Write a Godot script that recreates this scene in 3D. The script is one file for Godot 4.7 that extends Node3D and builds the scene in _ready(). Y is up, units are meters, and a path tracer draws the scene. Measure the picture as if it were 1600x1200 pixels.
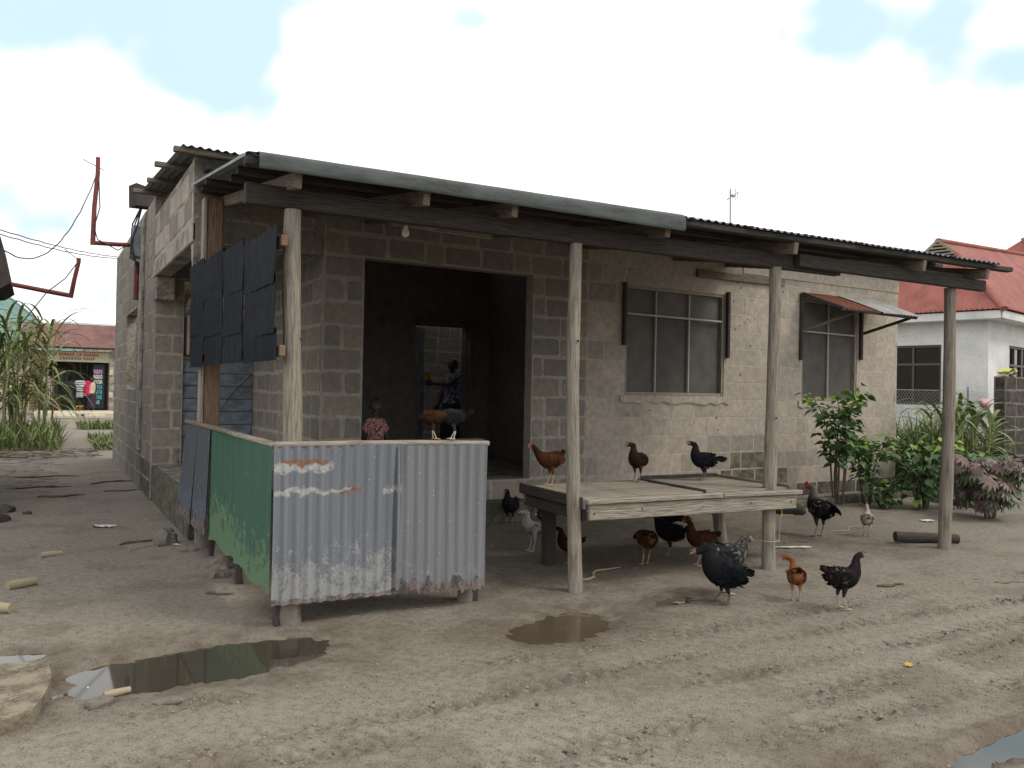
extends Node3D

# ---------------------------------------------------------------- mesh building
class Shape:
	var v := PackedVector3Array()
	var n := PackedVector3Array()
	var c := PackedColorArray()
	var uv := PackedVector2Array()
	var idx := PackedInt32Array()
	var col := Color(1, 1, 1)

	func vert(p: Vector3, nn: Vector3, t := Vector2.ZERO) -> int:
		v.append(p)
		n.append(nn)
		c.append(col)
		uv.append(t)
		return v.size() - 1

	func tri(a: Vector3, b: Vector3, d: Vector3) -> void:
		var nn := (b - a).cross(d - a).normalized()
		var i := vert(a, nn)
		vert(b, nn)
		vert(d, nn)
		idx.append_array(PackedInt32Array([i, i + 2, i + 1]))

	func quad(a: Vector3, b: Vector3, d: Vector3, e: Vector3) -> void:
		var nn := (d - a).cross(e - b).normalized()
		var i := vert(a, nn, Vector2(0, 0))
		vert(b, nn, Vector2(1, 0))
		vert(d, nn, Vector2(1, 1))
		vert(e, nn, Vector2(0, 1))
		idx.append_array(PackedInt32Array([i, i + 2, i + 1, i, i + 3, i + 2]))

	# the same, turned so that it faces away from a point
	func quad_from(ctr: Vector3, a: Vector3, b: Vector3, d: Vector3, e: Vector3) -> void:
		var nn := (d - a).cross(e - b)
		if nn.dot((a + b + d + e) / 4.0 - ctr) >= 0.0:
			quad(a, b, d, e)
		else:
			quad(e, d, b, a)

	func tri_from(ctr: Vector3, a: Vector3, b: Vector3, d: Vector3) -> void:
		if (b - a).cross(d - a).dot((a + b + d) / 3.0 - ctr) >= 0.0:
			tri(a, b, d)
		else:
			tri(d, b, a)

	# a smooth sheet of nu x nv points
	func surf(P: PackedVector3Array, nu: int, nv: int, wrap := false, T := PackedVector2Array(), C := PackedColorArray()) -> void:
		var base := v.size()
		var nn := PackedVector3Array()
		nn.resize(P.size())
		var mu := nu if wrap else nu - 1
		for j in nv - 1:
			for i in mu:
				var i2 := (i + 1) % nu
				var a := j * nu + i
				var b := j * nu + i2
				var d := (j + 1) * nu + i2
				var e := (j + 1) * nu + i
				var f := (P[d] - P[a]).cross(P[e] - P[b])
				nn[a] += f
				nn[b] += f
				nn[d] += f
				nn[e] += f
				idx.append_array(PackedInt32Array([base + a, base + d, base + b, base + a, base + e, base + d]))
		for k in P.size():
			v.append(P[k])
			n.append(nn[k].normalized())
			c.append(C[k] if C.size() > 0 else col)
			uv.append(T[k] if T.size() > 0 else Vector2(float(k % nu) / maxf(1.0, nu - 1), float(k / nu) / maxf(1.0, nv - 1)))

	func box(ctr: Vector3, size: Vector3, bas := Basis(), bev := 0.004) -> void:
		var h := size / 2.0
		bev = minf(bev, minf(h.x, minf(h.y, h.z)) * 0.8)
		var P := func(s: Vector3, ax: int) -> Vector3:
			var q := Vector3(s.x * (h.x - bev), s.y * (h.y - bev), s.z * (h.z - bev))
			q[ax] = s[ax] * h[ax]
			return ctr + bas * q
		for ax in 3:
			var a1 := (ax + 1) % 3
			var a2 := (ax + 2) % 3
			for s in [-1.0, 1.0]:
				var w: Array[Vector3] = []
				for k in [[-1.0, -1.0], [1.0, -1.0], [1.0, 1.0], [-1.0, 1.0]]:
					var q := Vector3.ZERO
					q[ax] = s
					q[a1] = k[0]
					q[a2] = k[1]
					w.append(P.call(q, ax))
				quad_from(ctr, w[0], w[1], w[2], w[3])
			if bev > 0.0:
				for s1 in [-1.0, 1.0]:
					for s2 in [-1.0, 1.0]:
						var lo := Vector3.ZERO
						lo[ax] = -1.0
						lo[a1] = s1
						lo[a2] = s2
						var hi := lo
						hi[ax] = 1.0
						quad_from(ctr, P.call(lo, a1), P.call(hi, a1), P.call(hi, a2), P.call(lo, a2))
		if bev > 0.0:
			for sx in [-1.0, 1.0]:
				for sy in [-1.0, 1.0]:
					for sz in [-1.0, 1.0]:
						var s := Vector3(sx, sy, sz)
						tri_from(ctr, P.call(s, 0), P.call(s, 1), P.call(s, 2))

	# a round bar through points
	func tube(pts: Array, rad: Array, seg := 8, caps := true, squash := 1.0, lump := 0.0) -> void:
		var m := pts.size()
		var P := PackedVector3Array()
		var T := PackedVector2Array()
		var up := Vector3.UP
		var t0: Vector3 = (pts[1] - pts[0]).normalized()
		if absf(t0.dot(up)) > 0.9:
			up = Vector3(0, 0, 1)
		var x := up.cross(t0).normalized()
		var along := 0.0
		for k in m:
			var t: Vector3
			if k == 0:
				t = t0
			elif k == m - 1:
				t = (pts[k] - pts[k - 1]).normalized()
			else:
				t = (pts[k + 1] - pts[k - 1]).normalized()
			x = (x - t * x.dot(t)).normalized()
			var y := t.cross(x)
			if k > 0:
				along += pts[k].distance_to(pts[k - 1])
			var r: float = rad[mini(k, rad.size() - 1)]
			for i in seg:
				var a := TAU * i / seg
				var rr := r * (1.0 + lump * sin(a * 2.0 + k * 1.7) * cos(k * 0.9 + i))
				P.append(pts[k] + x * cos(a) * rr * squash + y * sin(a) * rr)
				T.append(Vector2(float(i) / seg, along))
		surf(P, seg, m, true, T)
		if caps:
			for e in [0, m - 1]:
				var inward: Vector3 = pts[1] if e == 0 else pts[m - 2]
				for i in seg:
					tri_from(inward, pts[e], P[e * seg + i], P[e * seg + (i + 1) % seg])

	# an outline pushed through along z of a frame
	func extrude(poly: PackedVector2Array, z0: float, z1: float, xf := Transform3D()) -> void:
		var p := poly.duplicate()
		if Geometry2D.is_polygon_clockwise(p):
			p.reverse()
		var t := Geometry2D.triangulate_polygon(p)
		var mid := (z0 + z1) / 2.0
		for k in range(0, t.size(), 3):
			var q: Array[Vector2] = [p[t[k]], p[t[k + 1]], p[t[k + 2]]]
			for z in [z0, z1]:
				var g := (q[0] + q[1] + q[2]) / 3.0
				tri_from(xf * Vector3(g.x, g.y, mid), xf * Vector3(q[0].x, q[0].y, z), xf * Vector3(q[1].x, q[1].y, z), xf * Vector3(q[2].x, q[2].y, z))
		for k in p.size():
			var a := p[k]
			var b := p[(k + 1) % p.size()]
			quad(xf * Vector3(a.x, a.y, z0), xf * Vector3(b.x, b.y, z0), xf * Vector3(b.x, b.y, z1), xf * Vector3(a.x, a.y, z1))

	func mesh() -> ArrayMesh:
		var arr := []
		arr.resize(Mesh.ARRAY_MAX)
		arr[Mesh.ARRAY_VERTEX] = v
		arr[Mesh.ARRAY_NORMAL] = n
		arr[Mesh.ARRAY_COLOR] = c
		arr[Mesh.ARRAY_TEX_UV] = uv
		arr[Mesh.ARRAY_INDEX] = idx
		var m := ArrayMesh.new()
		m.add_surface_from_arrays(Mesh.PRIMITIVE_TRIANGLES, arr)
		return m

var rng := RandomNumberGenerator.new()
var M := {}
var nz := FastNoiseLite.new()
var used_names := {}

func rr(a: float, b: float) -> float:
	return rng.randf_range(a, b)

func numbered(called: String) -> String:
	if not used_names.has(called):
		used_names[called] = 0
		return called
	used_names[called] += 1
	return "%s_%03d" % [called, used_names[called]]

func tag(o: Node3D, label := "", category := "", group := "", kind := "") -> Node3D:
	if label: o.set_meta("label", label)
	if category: o.set_meta("category", category)
	if group: o.set_meta("group", group)
	if kind: o.set_meta("kind", kind)
	return o

func thing(called: String, label: String, category: String, at := Vector3.ZERO, turn := 0.0, group := "") -> Node3D:
	var o := Node3D.new()
	o.name = numbered(called)
	add_child(o)
	o.position = at
	o.rotation.y = turn
	tag(o, label, category, group)
	return o

func obj(called: String, s: Shape, m: Material, parent: Node3D = null, at := Vector3.ZERO) -> MeshInstance3D:
	return obj_mesh(called, s.mesh(), m, parent, at)

func obj_mesh(called: String, mesh: Mesh, m: Material, parent: Node3D = null, at := Vector3.ZERO) -> MeshInstance3D:
	var o := MeshInstance3D.new()
	o.mesh = mesh
	o.material_override = m
	o.position = at
	if parent == null:
		o.name = numbered(called)
		add_child(o)
	else:
		o.name = called
		parent.add_child(o, true)
	return o

func multi(called: String, mesh: Mesh, m: Material, xfs: Array, cols: Array, parent: Node3D = null) -> MultiMeshInstance3D:
	var mm := MultiMesh.new()
	mm.transform_format = MultiMesh.TRANSFORM_3D
	mm.use_colors = true
	mm.mesh = mesh
	mm.instance_count = xfs.size()
	for k in xfs.size():
		mm.set_instance_transform(k, xfs[k])
		mm.set_instance_color(k, cols[k])
	var o := MultiMeshInstance3D.new()
	o.multimesh = mm
	o.material_override = m
	if parent == null:
		o.name = numbered(called)
		add_child(o)
	else:
		o.name = called
		parent.add_child(o, true)
	o.set_meta("kind", "stuff")
	return o

# ---------------------------------------------------------------- textures and materials
func noise_bytes(sd: int, freq: float, size: int, oct := 4, kind := FastNoiseLite.TYPE_SIMPLEX_SMOOTH) -> PackedByteArray:
	var f := FastNoiseLite.new()
	f.seed = sd
	f.noise_type = kind
	f.frequency = freq
	f.fractal_octaves = oct
	f.fractal_type = FastNoiseLite.FRACTAL_FBM
	return f.get_seamless_image(size, size).get_data()

func lut(stops: Array) -> Array[Color]:
	var g := Gradient.new()
	var off := PackedFloat32Array()
	var cs := PackedColorArray()
	for s in stops:
		off.append(s[0])
		cs.append(s[1])
	g.offsets = off
	g.colors = cs
	var out: Array[Color] = []
	for k in 256:
		out.append(g.sample(k / 255.0))
	return out

func grey(x: float) -> Color:
	return Color(x, x, x)

# colour texture out of two noises laid one over the other
func tex(sd: int, f1: float, f2: float, share: float, stops: Array, size := 512) -> ImageTexture:
	var a := noise_bytes(sd, f1, size, 5)
	var b := noise_bytes(sd + 1, f2, size, 3)
	var L := lut(stops)
	var r := PackedByteArray()
	r.resize(size * size * 3)
	var w := int(share * 256)
	var k := 0
	for i in size * size:
		var q := L[(a[i] * (256 - w) + b[i] * w) >> 8]
		r[k] = q.r8
		r[k + 1] = q.g8
		r[k + 2] = q.b8
		k += 3
	return ImageTexture.create_from_image(Image.create_from_data(size, size, false, Image.FORMAT_RGB8, r))

func tex_grey(sd: int, freq: float, size := 512, oct := 4, kind := FastNoiseLite.TYPE_SIMPLEX_SMOOTH) -> ImageTexture:
	return ImageTexture.create_from_image(Image.create_from_data(size, size, false, Image.FORMAT_L8, noise_bytes(sd, freq, size, oct, kind)))

func mat(color: Color, rough := 0.9, t: Texture2D = null, scale := Vector3.ONE, world := true, bump: Texture2D = null, bump_cm := 0.0) -> StandardMaterial3D:
	var m := StandardMaterial3D.new()
	m.albedo_color = color
	m.roughness = rough
	m.vertex_color_use_as_albedo = true
	m.metallic_specular = 0.4
	if t:
		m.albedo_texture = t
	if t or bump:
		m.uv1_triplanar = true
		m.uv1_world_triplanar = world
		m.uv1_scale = scale
	if bump:
		m.heightmap_enabled = true
		m.heightmap_texture = bump
		m.heightmap_scale = bump_cm
	return m

func lin(r: float, g: float, b: float) -> Color:
	return Color(r, g, b).linear_to_srgb()

# ---------------------------------------------------------------- light, sky, camera
func make_view() -> void:
	var cam := Camera3D.new()
	cam.name = "camera"
	cam.fov = 51.28
	cam.far = 900.0
	cam.near = 0.05
	add_child(cam)
	cam.position = Vector3(0, 1.5, 0)
	cam.basis = Basis(Vector3.UP, deg_to_rad(-30.4)) * Basis(Vector3.RIGHT, deg_to_rad(0.5)) * Basis(Vector3(0, 0, 1), deg_to_rad(1.1))
	cam.current = true

	var env := Environment.new()
	env.background_mode = Environment.BG_SKY
	env.tonemap_mode = Environment.TONE_MAPPER_LINEAR
	env.tonemap_exposure = 1.25
	env.sdfgi_enabled = true
	env.ssao_enabled = true
	env.ssil_enabled = true
	env.background_energy_multiplier = 1.0
	var sky := Sky.new()
	var pan := PanoramaSkyMaterial.new()
	pan.panorama = sky_picture()
	sky.sky_material = pan
	env.sky = sky
	var we := WorldEnvironment.new()
	we.name = "world_environment"
	we.environment = env
	add_child(we)

	var sun := DirectionalLight3D.new()
	sun.name = "sun"
	sun.light_color = Color(1.0, 0.96, 0.9)
	sun.light_energy = 0.4
	sun.light_angular_distance = 14.0
	sun.shadow_enabled = true
	add_child(sun)
	sun.look_at_from_position(Vector3(7.0, 12.0, 7.5), Vector3.ZERO)

# bright broken cloud, open to the blue in places
func sky_picture() -> ImageTexture:
	var w := 1024
	var h := 512
	var im := Image.create_empty(w, h, false, Image.FORMAT_RGBF)
	var f := FastNoiseLite.new()
	f.seed = 31
	f.frequency = 2.3
	f.fractal_octaves = 5
	var fine := FastNoiseLite.new()
	fine.seed = 9
	fine.frequency = 5.0
	fine.fractal_octaves = 5
	# openings in the cloud: bearing, height, half width, half height in degrees, depth
	var gaps := [[3.0, 25.6, 14.0, 5.0, 1.6], [-2.0, 21.0, 5.0, 2.0, 0.9], [9.8, 20.6, 3.4, 3.2, 1.5], [28.2, 24.6, 2.6, 1.5, 0.7], [51.5, 23.4, 3.4, 3.0, 1.25], [58.5, 22.8, 4.5, 2.6, 1.2], [62.0, 19.4, 3.6, 1.5, 1.3],
		[-0.5, 10.0, 4.5, 2.4, 0.8], [1.0, 5.3, 5.0, 1.2, 0.6], [-50.0, 24.0, 14.0, 5.0, 0.9], [95.0, 22.0, 16.0, 5.0, 0.9], [160.0, 25.0, 18.0, 6.0, 0.9], [-120.0, 22.0, 16.0, 5.0, 0.9], [15.0, 45.0, 22.0, 8.0, 0.8], [-160.0, 55.0, 30.0, 8.0, 0.8], [100.0, 60.0, 30.0, 8.0, 0.8]]
	for j in h:
		var el := 90.0 - 180.0 * (j + 0.5) / h
		var y := sin(deg_to_rad(el))
		var c := cos(deg_to_rad(el))
		if el < -3.0:
			for i in w:
				im.set_pixel(i, j, Color(0.5, 0.48, 0.44))
			continue
		for i in w:
			var az := wrapf(360.0 * (i + 0.5) / w, -180.0, 180.0)
			var ra := deg_to_rad(az)
			var d := Vector3(sin(ra) * c, y, -cos(ra) * c)
			var open := 0.0
			for g in gaps:
				var da: float = wrapf(az - g[0], -180.0, 180.0) / g[2]
				var de: float = (el - g[1]) / g[3]
				var q: float = da * da + de * de
				if q < 6.0:
					open += g[4] * exp(-q)
			var n := f.get_noise_3dv(d * 1.6)
			var n2 := fine.get_noise_3dv(d * 2.4)
			var blue := smoothstep(0.0, 1.0, clampf((open + n2 * 0.8 + n * 0.3 - 0.35) * 1.5, 0.0, 1.0)) * 0.95
			var cloud := 1.08 + 0.16 * n + 0.10 * n2
			var col := Color(cloud, cloud * 1.0, cloud * 1.0).lerp(Color(0.54, 0.72, 0.80), blue)
			im.set_pixel(i, j, col)
	return ImageTexture.create_from_image(im)

func make_materials() -> void:
	var grit := tex_grey(5, 0.09, 512, 4)
	var grain := tex_grey(6, 0.02, 512, 5)
	var cell := tex_grey(7, 0.06, 512, 3, FastNoiseLite.TYPE_CELLULAR)
	M["grit"] = grit
	M["grain"] = grain
	var concrete := tex(11, 0.012, 0.16, 0.42, [[0.0, grey(0.74)], [0.35, grey(0.88)], [0.55, Color(0.94, 0.93, 0.915)], [0.8, grey(1.0)], [1.0, Color(1.0, 0.985, 0.96)]])
	var stained := tex(14, 0.008, 0.05, 0.4, [[0.0, Color(0.45, 0.44, 0.42)], [0.38, Color(0.74, 0.73, 0.70)], [0.6, Color(0.93, 0.92, 0.89)], [1.0, Color(1.0, 0.98, 0.95)]])
	# blocks in four tones, and the mortar round them
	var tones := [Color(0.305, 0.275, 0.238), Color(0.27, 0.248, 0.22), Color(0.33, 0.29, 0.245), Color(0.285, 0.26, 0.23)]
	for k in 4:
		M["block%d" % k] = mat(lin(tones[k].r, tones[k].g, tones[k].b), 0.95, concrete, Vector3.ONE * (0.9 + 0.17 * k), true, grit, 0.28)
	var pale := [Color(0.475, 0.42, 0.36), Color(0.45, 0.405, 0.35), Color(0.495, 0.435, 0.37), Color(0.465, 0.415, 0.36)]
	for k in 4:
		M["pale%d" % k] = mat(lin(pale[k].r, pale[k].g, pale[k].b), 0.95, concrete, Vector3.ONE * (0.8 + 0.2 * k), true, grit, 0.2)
	M["soot"] = mat(lin(0.235, 0.218, 0.185), 0.95, stained, Vector3.ONE * 1.3, true, grit, 0.3)
	M["soot_shade_mid"] = mat(lin(0.38, 0.345, 0.30), 0.95, concrete, Vector3.ONE * 1.3, true, grit, 0.3)
	M["moss"] = mat(lin(0.175, 0.175, 0.115), 0.98, stained, Vector3.ONE * 1.6, true, grit, 0.4)
	M["mortar"] = mat(lin(0.42, 0.385, 0.335), 0.95, concrete, Vector3.ONE * 1.4, true, grain, 0.7)
	M["mortar_pale"] = mat(lin(0.475, 0.425, 0.365), 0.95, concrete, Vector3.ONE * 1.2, true, grain, 0.6)
	M["cement"] = mat(lin(0.42, 0.40, 0.365), 0.9, stained, Vector3.ONE * 0.6, true, grain, 0.5)
	M["plinth"] = mat(lin(0.15, 0.142, 0.12), 0.95, stained, Vector3.ONE * 1.1, true, grain, 0.8)
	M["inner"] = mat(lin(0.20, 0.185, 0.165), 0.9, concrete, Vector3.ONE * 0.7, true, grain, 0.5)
	M["floor"] = mat(lin(0.25, 0.235, 0.205), 0.9, stained, Vector3.ONE * 0.8, true, grit, 0.3)
	M["dark_block0"] = mat(lin(0.075, 0.07, 0.068), 0.95, stained, Vector3.ONE * 1.3, true, grit, 0.4)
	M["dark_block1"] = mat(lin(0.10, 0.09, 0.085), 0.95, stained, Vector3.ONE * 1.1, true, grit, 0.4)
	M["dark_mortar"] = mat(lin(0.20, 0.19, 0.18), 0.95, concrete, Vector3.ONE * 1.4, true, grain, 0.6)
	# wood, its grain drawn out along one axis
	var wood := tex(21, 0.02, 0.09, 0.35, [[0.0, Color(0.38, 0.35, 0.31)], [0.28, Color(0.70, 0.67, 0.63)], [0.5, Color(0.90, 0.88, 0.85)], [0.75, Color(0.98, 0.97, 0.95)], [1.0, grey(1.0)]])
	var ax := {"x": Vector3(0.35, 7, 7), "y": Vector3(7, 0.35, 7), "z": Vector3(7, 7, 0.35)}
	for a in ax:
		M["wood_" + a] = mat(lin(0.385, 0.356, 0.315), 0.85, wood, ax[a], false, grain, 0.5)
		M["old_wood_" + a] = mat(lin(0.24, 0.205, 0.17), 0.9, wood, ax[a], false, grain, 0.6)
		M["dark_wood_" + a] = mat(lin(0.078, 0.071, 0.068), 0.9, wood, ax[a], false, grain, 0.6)
	M["pale_wood"] = mat(lin(0.52, 0.48, 0.42), 0.8, concrete, Vector3.ONE * 2.0, true)
	M["red_wood"] = mat(lin(0.27, 0.185, 0.135), 0.85, wood, ax["y"], false, grain, 0.5)
	M["pole"] = mat(lin(0.33, 0.305, 0.268), 0.8, wood, Vector3(5, 0.3, 5), false, grain, 0.7)
	M["pole_grey"] = mat(lin(0.30, 0.275, 0.24), 0.85, wood, Vector3(5, 0.25, 5), false, grain, 0.7)
	# sheet metal
	var zinc := tex(31, 0.008, 0.05, 0.35, [[0.0, Color(0.55, 0.52, 0.48)], [0.35, Color(0.80, 0.80, 0.80)], [0.65, Color(0.95, 0.96, 0.97)], [1.0, grey(1.0)]])
	M["zinc"] = mat(lin(0.32, 0.345, 0.37), 0.5, zinc, Vector3.ONE * 0.7, true)
	M["zinc"].metallic = 0.35
	M["zinc_dull"] = mat(lin(0.20, 0.215, 0.235), 0.6, zinc, Vector3.ONE * 0.9, true)
	M["zinc_dull"].metallic = 0.3
	M["flashing"] = mat(lin(0.10, 0.112, 0.108), 0.8, zinc, Vector3(0.4, 1.5, 1.5), true)
	M["black_sheet"] = mat(lin(0.022, 0.027, 0.035), 0.6, zinc, Vector3.ONE * 1.6, true)
	M["black_sheet"].metallic_specular = 0.25
	M["sand_slab"] = mat(lin(0.30, 0.262, 0.205), 0.95, stained, Vector3.ONE * 1.5, true, grit, 0.4)
	var rust := tex(41, 0.015, 0.08, 0.45, [[0.0, Color(0.30, 0.16, 0.10)], [0.4, Color(0.52, 0.27, 0.18)], [0.62, Color(0.66, 0.38, 0.28)], [0.8, Color(0.74, 0.56, 0.47)], [1.0, Color(0.80, 0.74, 0.70)]])
	M["rust"] = mat(Color(0.68, 0.70, 0.70), 0.85, rust, Vector3.ONE * 1.5, true, grit, 0.1)
	M["red_roof"] = mat(lin(0.35, 0.118, 0.092), 0.75, zinc, Vector3.ONE * 0.35, true)
	M["brown_roof"] = mat(lin(0.26, 0.125, 0.11), 0.75, zinc, Vector3.ONE * 0.3, true)
	M["green_roof"] = mat(lin(0.20, 0.33, 0.29), 0.7, zinc, Vector3.ONE * 0.25, true)
	M["red_pipe"] = mat(lin(0.24, 0.06, 0.045), 0.6, rust, Vector3.ONE * 2.5, true)
	M["red_pipe"].albedo_texture = zinc
	M["white_wall"] = mat(lin(0.74, 0.76, 0.76), 0.85, stained, Vector3.ONE * 0.15, true)
	M["white_wall"].albedo_texture = concrete
	M["cream"] = mat(lin(0.60, 0.54, 0.42), 0.8, concrete, Vector3.ONE * 0.5, true)
	M["tan"] = mat(lin(0.33, 0.25, 0.16), 0.9, stained, Vector3.ONE * 0.8, true)
	M["zinc_pale"] = mat(lin(0.40, 0.385, 0.36), 0.6, zinc, Vector3.ONE * 0.9, true)
	M["screen"] = mat(lin(0.16, 0.153, 0.143), 0.85, concrete, Vector3.ONE * 0.5, true)
	M["screen"].transparency = BaseMaterial3D.TRANSPARENCY_ALPHA
	M["screen"].albedo_color.a = 0.92
	M["glass"] = mat(Color(0.05, 0.06, 0.06), 0.04)
	M["glass"].metallic_specular = 0.6
	M["frame_dark"] = mat(lin(0.09, 0.075, 0.06), 0.5)
	M["wire"] = mat(lin(0.05, 0.05, 0.055), 0.6)
	M["wire_pale"] = mat(lin(0.30, 0.30, 0.30), 0.5)
	M["water"] = mat(lin(0.042, 0.037, 0.026), 0.04)
	M["water"].metallic_specular = 0.55
	M["muddy_water"] = mat(lin(0.10, 0.075, 0.05), 0.12)
	M["muddy_water"].transparency = BaseMaterial3D.TRANSPARENCY_ALPHA
	M["muddy_water"].albedo_color.a = 0.72
	M["cladding"] = mat(lin(0.24, 0.275, 0.315), 0.65, zinc, Vector3(1.2, 3, 1.2), true)
	M["stone"] = mat(lin(0.20, 0.18, 0.155), 0.95, concrete, Vector3.ONE * 2.0, true, grit, 0.5)
	M["stick"] = mat(lin(0.17, 0.13, 0.095), 0.9, wood, Vector3(9, 9, 2), false)
	M["straw"] = mat(lin(0.33, 0.27, 0.18), 0.9)
	M["paper"] = mat(lin(0.62, 0.61, 0.58), 0.7)
	M["plain"] = mat(Color.WHITE, 0.85)
	M["cloth"] = mat(Color.WHITE, 0.95, null, Vector3.ONE, false, grit, 0.05)
	M["skin"] = mat(Color.WHITE, 0.55)
	M["plastic"] = mat(Color.WHITE, 0.45)
	M["feather"] = mat(Color.WHITE, 0.6, null, Vector3.ONE, false)
	M["feather"].albedo_texture = tex(51, 0.05, 0.2, 0.5, [[0.0, grey(0.6)], [0.5, grey(0.88)], [1.0, grey(1.0)]], 256)
	M["feather"].metallic_specular = 0.12
	M["feather"].uv1_triplanar = true
	M["feather"].uv1_scale = Vector3.ONE * 7.0
	M["leaf"] = mat(Color.WHITE, 0.5)
	M["leaf"].backlight_enabled = true
	M["leaf"].backlight = Color(0.35, 0.4, 0.15)
	M["blade"] = mat(Color.WHITE, 0.6)
	M["blade"].backlight_enabled = true
	M["blade"].backlight = Color(0.3, 0.33, 0.12)
	# damp sandy earth
	var earth := tex(61, 0.025, 0.11, 0.6, [[0.0, Color(0.52, 0.50, 0.475)], [0.3, Color(0.77, 0.755, 0.735)], [0.45, Color(0.90, 0.89, 0.88)], [0.6, Color(0.95, 0.945, 0.935)], [0.85, grey(1.0)], [1.0, grey(1.0)]], 1024)
	M["earth"] = mat(Color.WHITE, 0.93, earth, Vector3.ONE * 0.55, true, tex_grey(66, 0.10, 1024, 5), 0.6)
	M["earth"].metallic_specular = 0.3

# ---------------------------------------------------------------- ground
# hollows that hold water: x, z, half length, half width, turn, depth
const HOLLOWS := [[0.80, -4.58, 0.68, 0.33, 0.10, 0.065], [0.22, -4.72, 0.22, 0.10, 0.2, 0.022], [2.95, -4.30, 0.46, 0.27, 0.22, 0.034], [4.02, -4.42, 0.30, 0.11, 0.15, 0.026], [3.75, -1.93, 0.55, 0.10, 0.05, 0.035], [-0.20, -5.12, 0.28, 0.12, 0.1, 0.03], [0.56, -3.28, 0.13, 0.11, 0.0, 0.03], [4.9, -2.15, 0.5, 0.1, 0.04, 0.026], [2.6, -2.05, 0.35, 0.12, 0.05, 0.03]]
const RUTS := [[-3.12, 0.085, 0.014], [-2.78, 0.09, 0.016], [-3.42, 0.08, 0.008], [-2.38, 0.09, 0.015], [-1.95, 0.10, 0.02], [-3.85, 0.09, 0.006], [-2.60, 0.06, 0.010]]
var ga := FastNoiseLite.new()
var gb := FastNoiseLite.new()
var gc := FastNoiseLite.new()

func damp_at(x: float, z: float) -> float:
	var d := 0.0
	for hh in HOLLOWS:
		var dx: float = x - hh[0]
		var dz: float = z - hh[1]
		if absf(dx) < 2.0 and absf(dz) < 1.5:
			var q: float = pow(dx / (hh[2] * 1.45), 2.0) + pow(dz / (hh[3] * 1.6), 2.0)
			d = maxf(d, exp(-q * q * 0.6))
	return d

func height_at(x: float, z: float) -> float:
	var n1 := ga.get_noise_2d(x, z)
	var n2 := gb.get_noise_2d(x, z)
	var h := n1 * 0.018 + n2 * 0.0022
	var near := clampf((14.0 + z) / 4.0, 0.0, 1.0)
	if near > 0.0:
		h += gc.get_noise_2d(x, z) * 0.0026 * near
		var lump := gb.get_noise_2d(x * 3.1 + 70.0, z * 3.1)
		if lump > 0.3: h += (lump - 0.22) * 0.018 * near
	if z > -4.6 and z < -1.0 and x > -1.0 and x < 16.0:
		var on := clampf((x + 0.2) / 1.6, 0.0, 1.0)
		for r in RUTS:
			var zz: float = z - r[0] - 0.05 * sin(x * 0.9 + r[0] * 7.0) - 0.035 * (x - 3.0)
			var q: float = zz / r[1]
			if absf(q) < 2.6:
				var patch := clampf(0.55 + 1.4 * ga.get_noise_2d(x * 1.3 + r[0] * 31.0, r[0] * 17.0), 0.0, 1.0) * on
				h += patch * r[2] * (-exp(-q * q) + 0.55 * exp(-pow(absf(q) - 1.55, 2.0) * 5.0))
				if absf(q) < 1.0:
					h += patch * (absf(gc.get_noise_2d(x * 2.3, z * 2.3)) - 0.15) * 0.022 * (1.0 - absf(q))
					h += patch * 0.015 * signf(sin((x + absf(zz) * 0.9) * TAU / 0.105)) * clampf(2.0 - 2.0 * absf(q), 0.0, 1.0) * clampf(0.5 + n2 * 3.0, 0.0, 1.0)
	for hh in HOLLOWS:
		var dx: float = x - hh[0]
		var dz: float = z - hh[1]
		if absf(dx) < 1.6 and absf(dz) < 0.9:
			var cs := cos(hh[4])
			var sn := sin(hh[4])
			var q: float = pow((dx * cs - dz * sn) / hh[2], 2.0) + pow((dx * sn + dz * cs) / hh[3], 2.0) + n2 * 0.3 + gc.get_noise_2d(x, z) * 0.22
			h -= hh[5] * clampf(1.3 - q, 0.0, 1.0)
	return h

func span(a: float, b: float, step: float, out: PackedFloat32Array) -> void:
	var n := maxi(1, int(round((b - a) / step)))
	for k in n:
		out.append(a + (b - a) * k / n)

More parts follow.
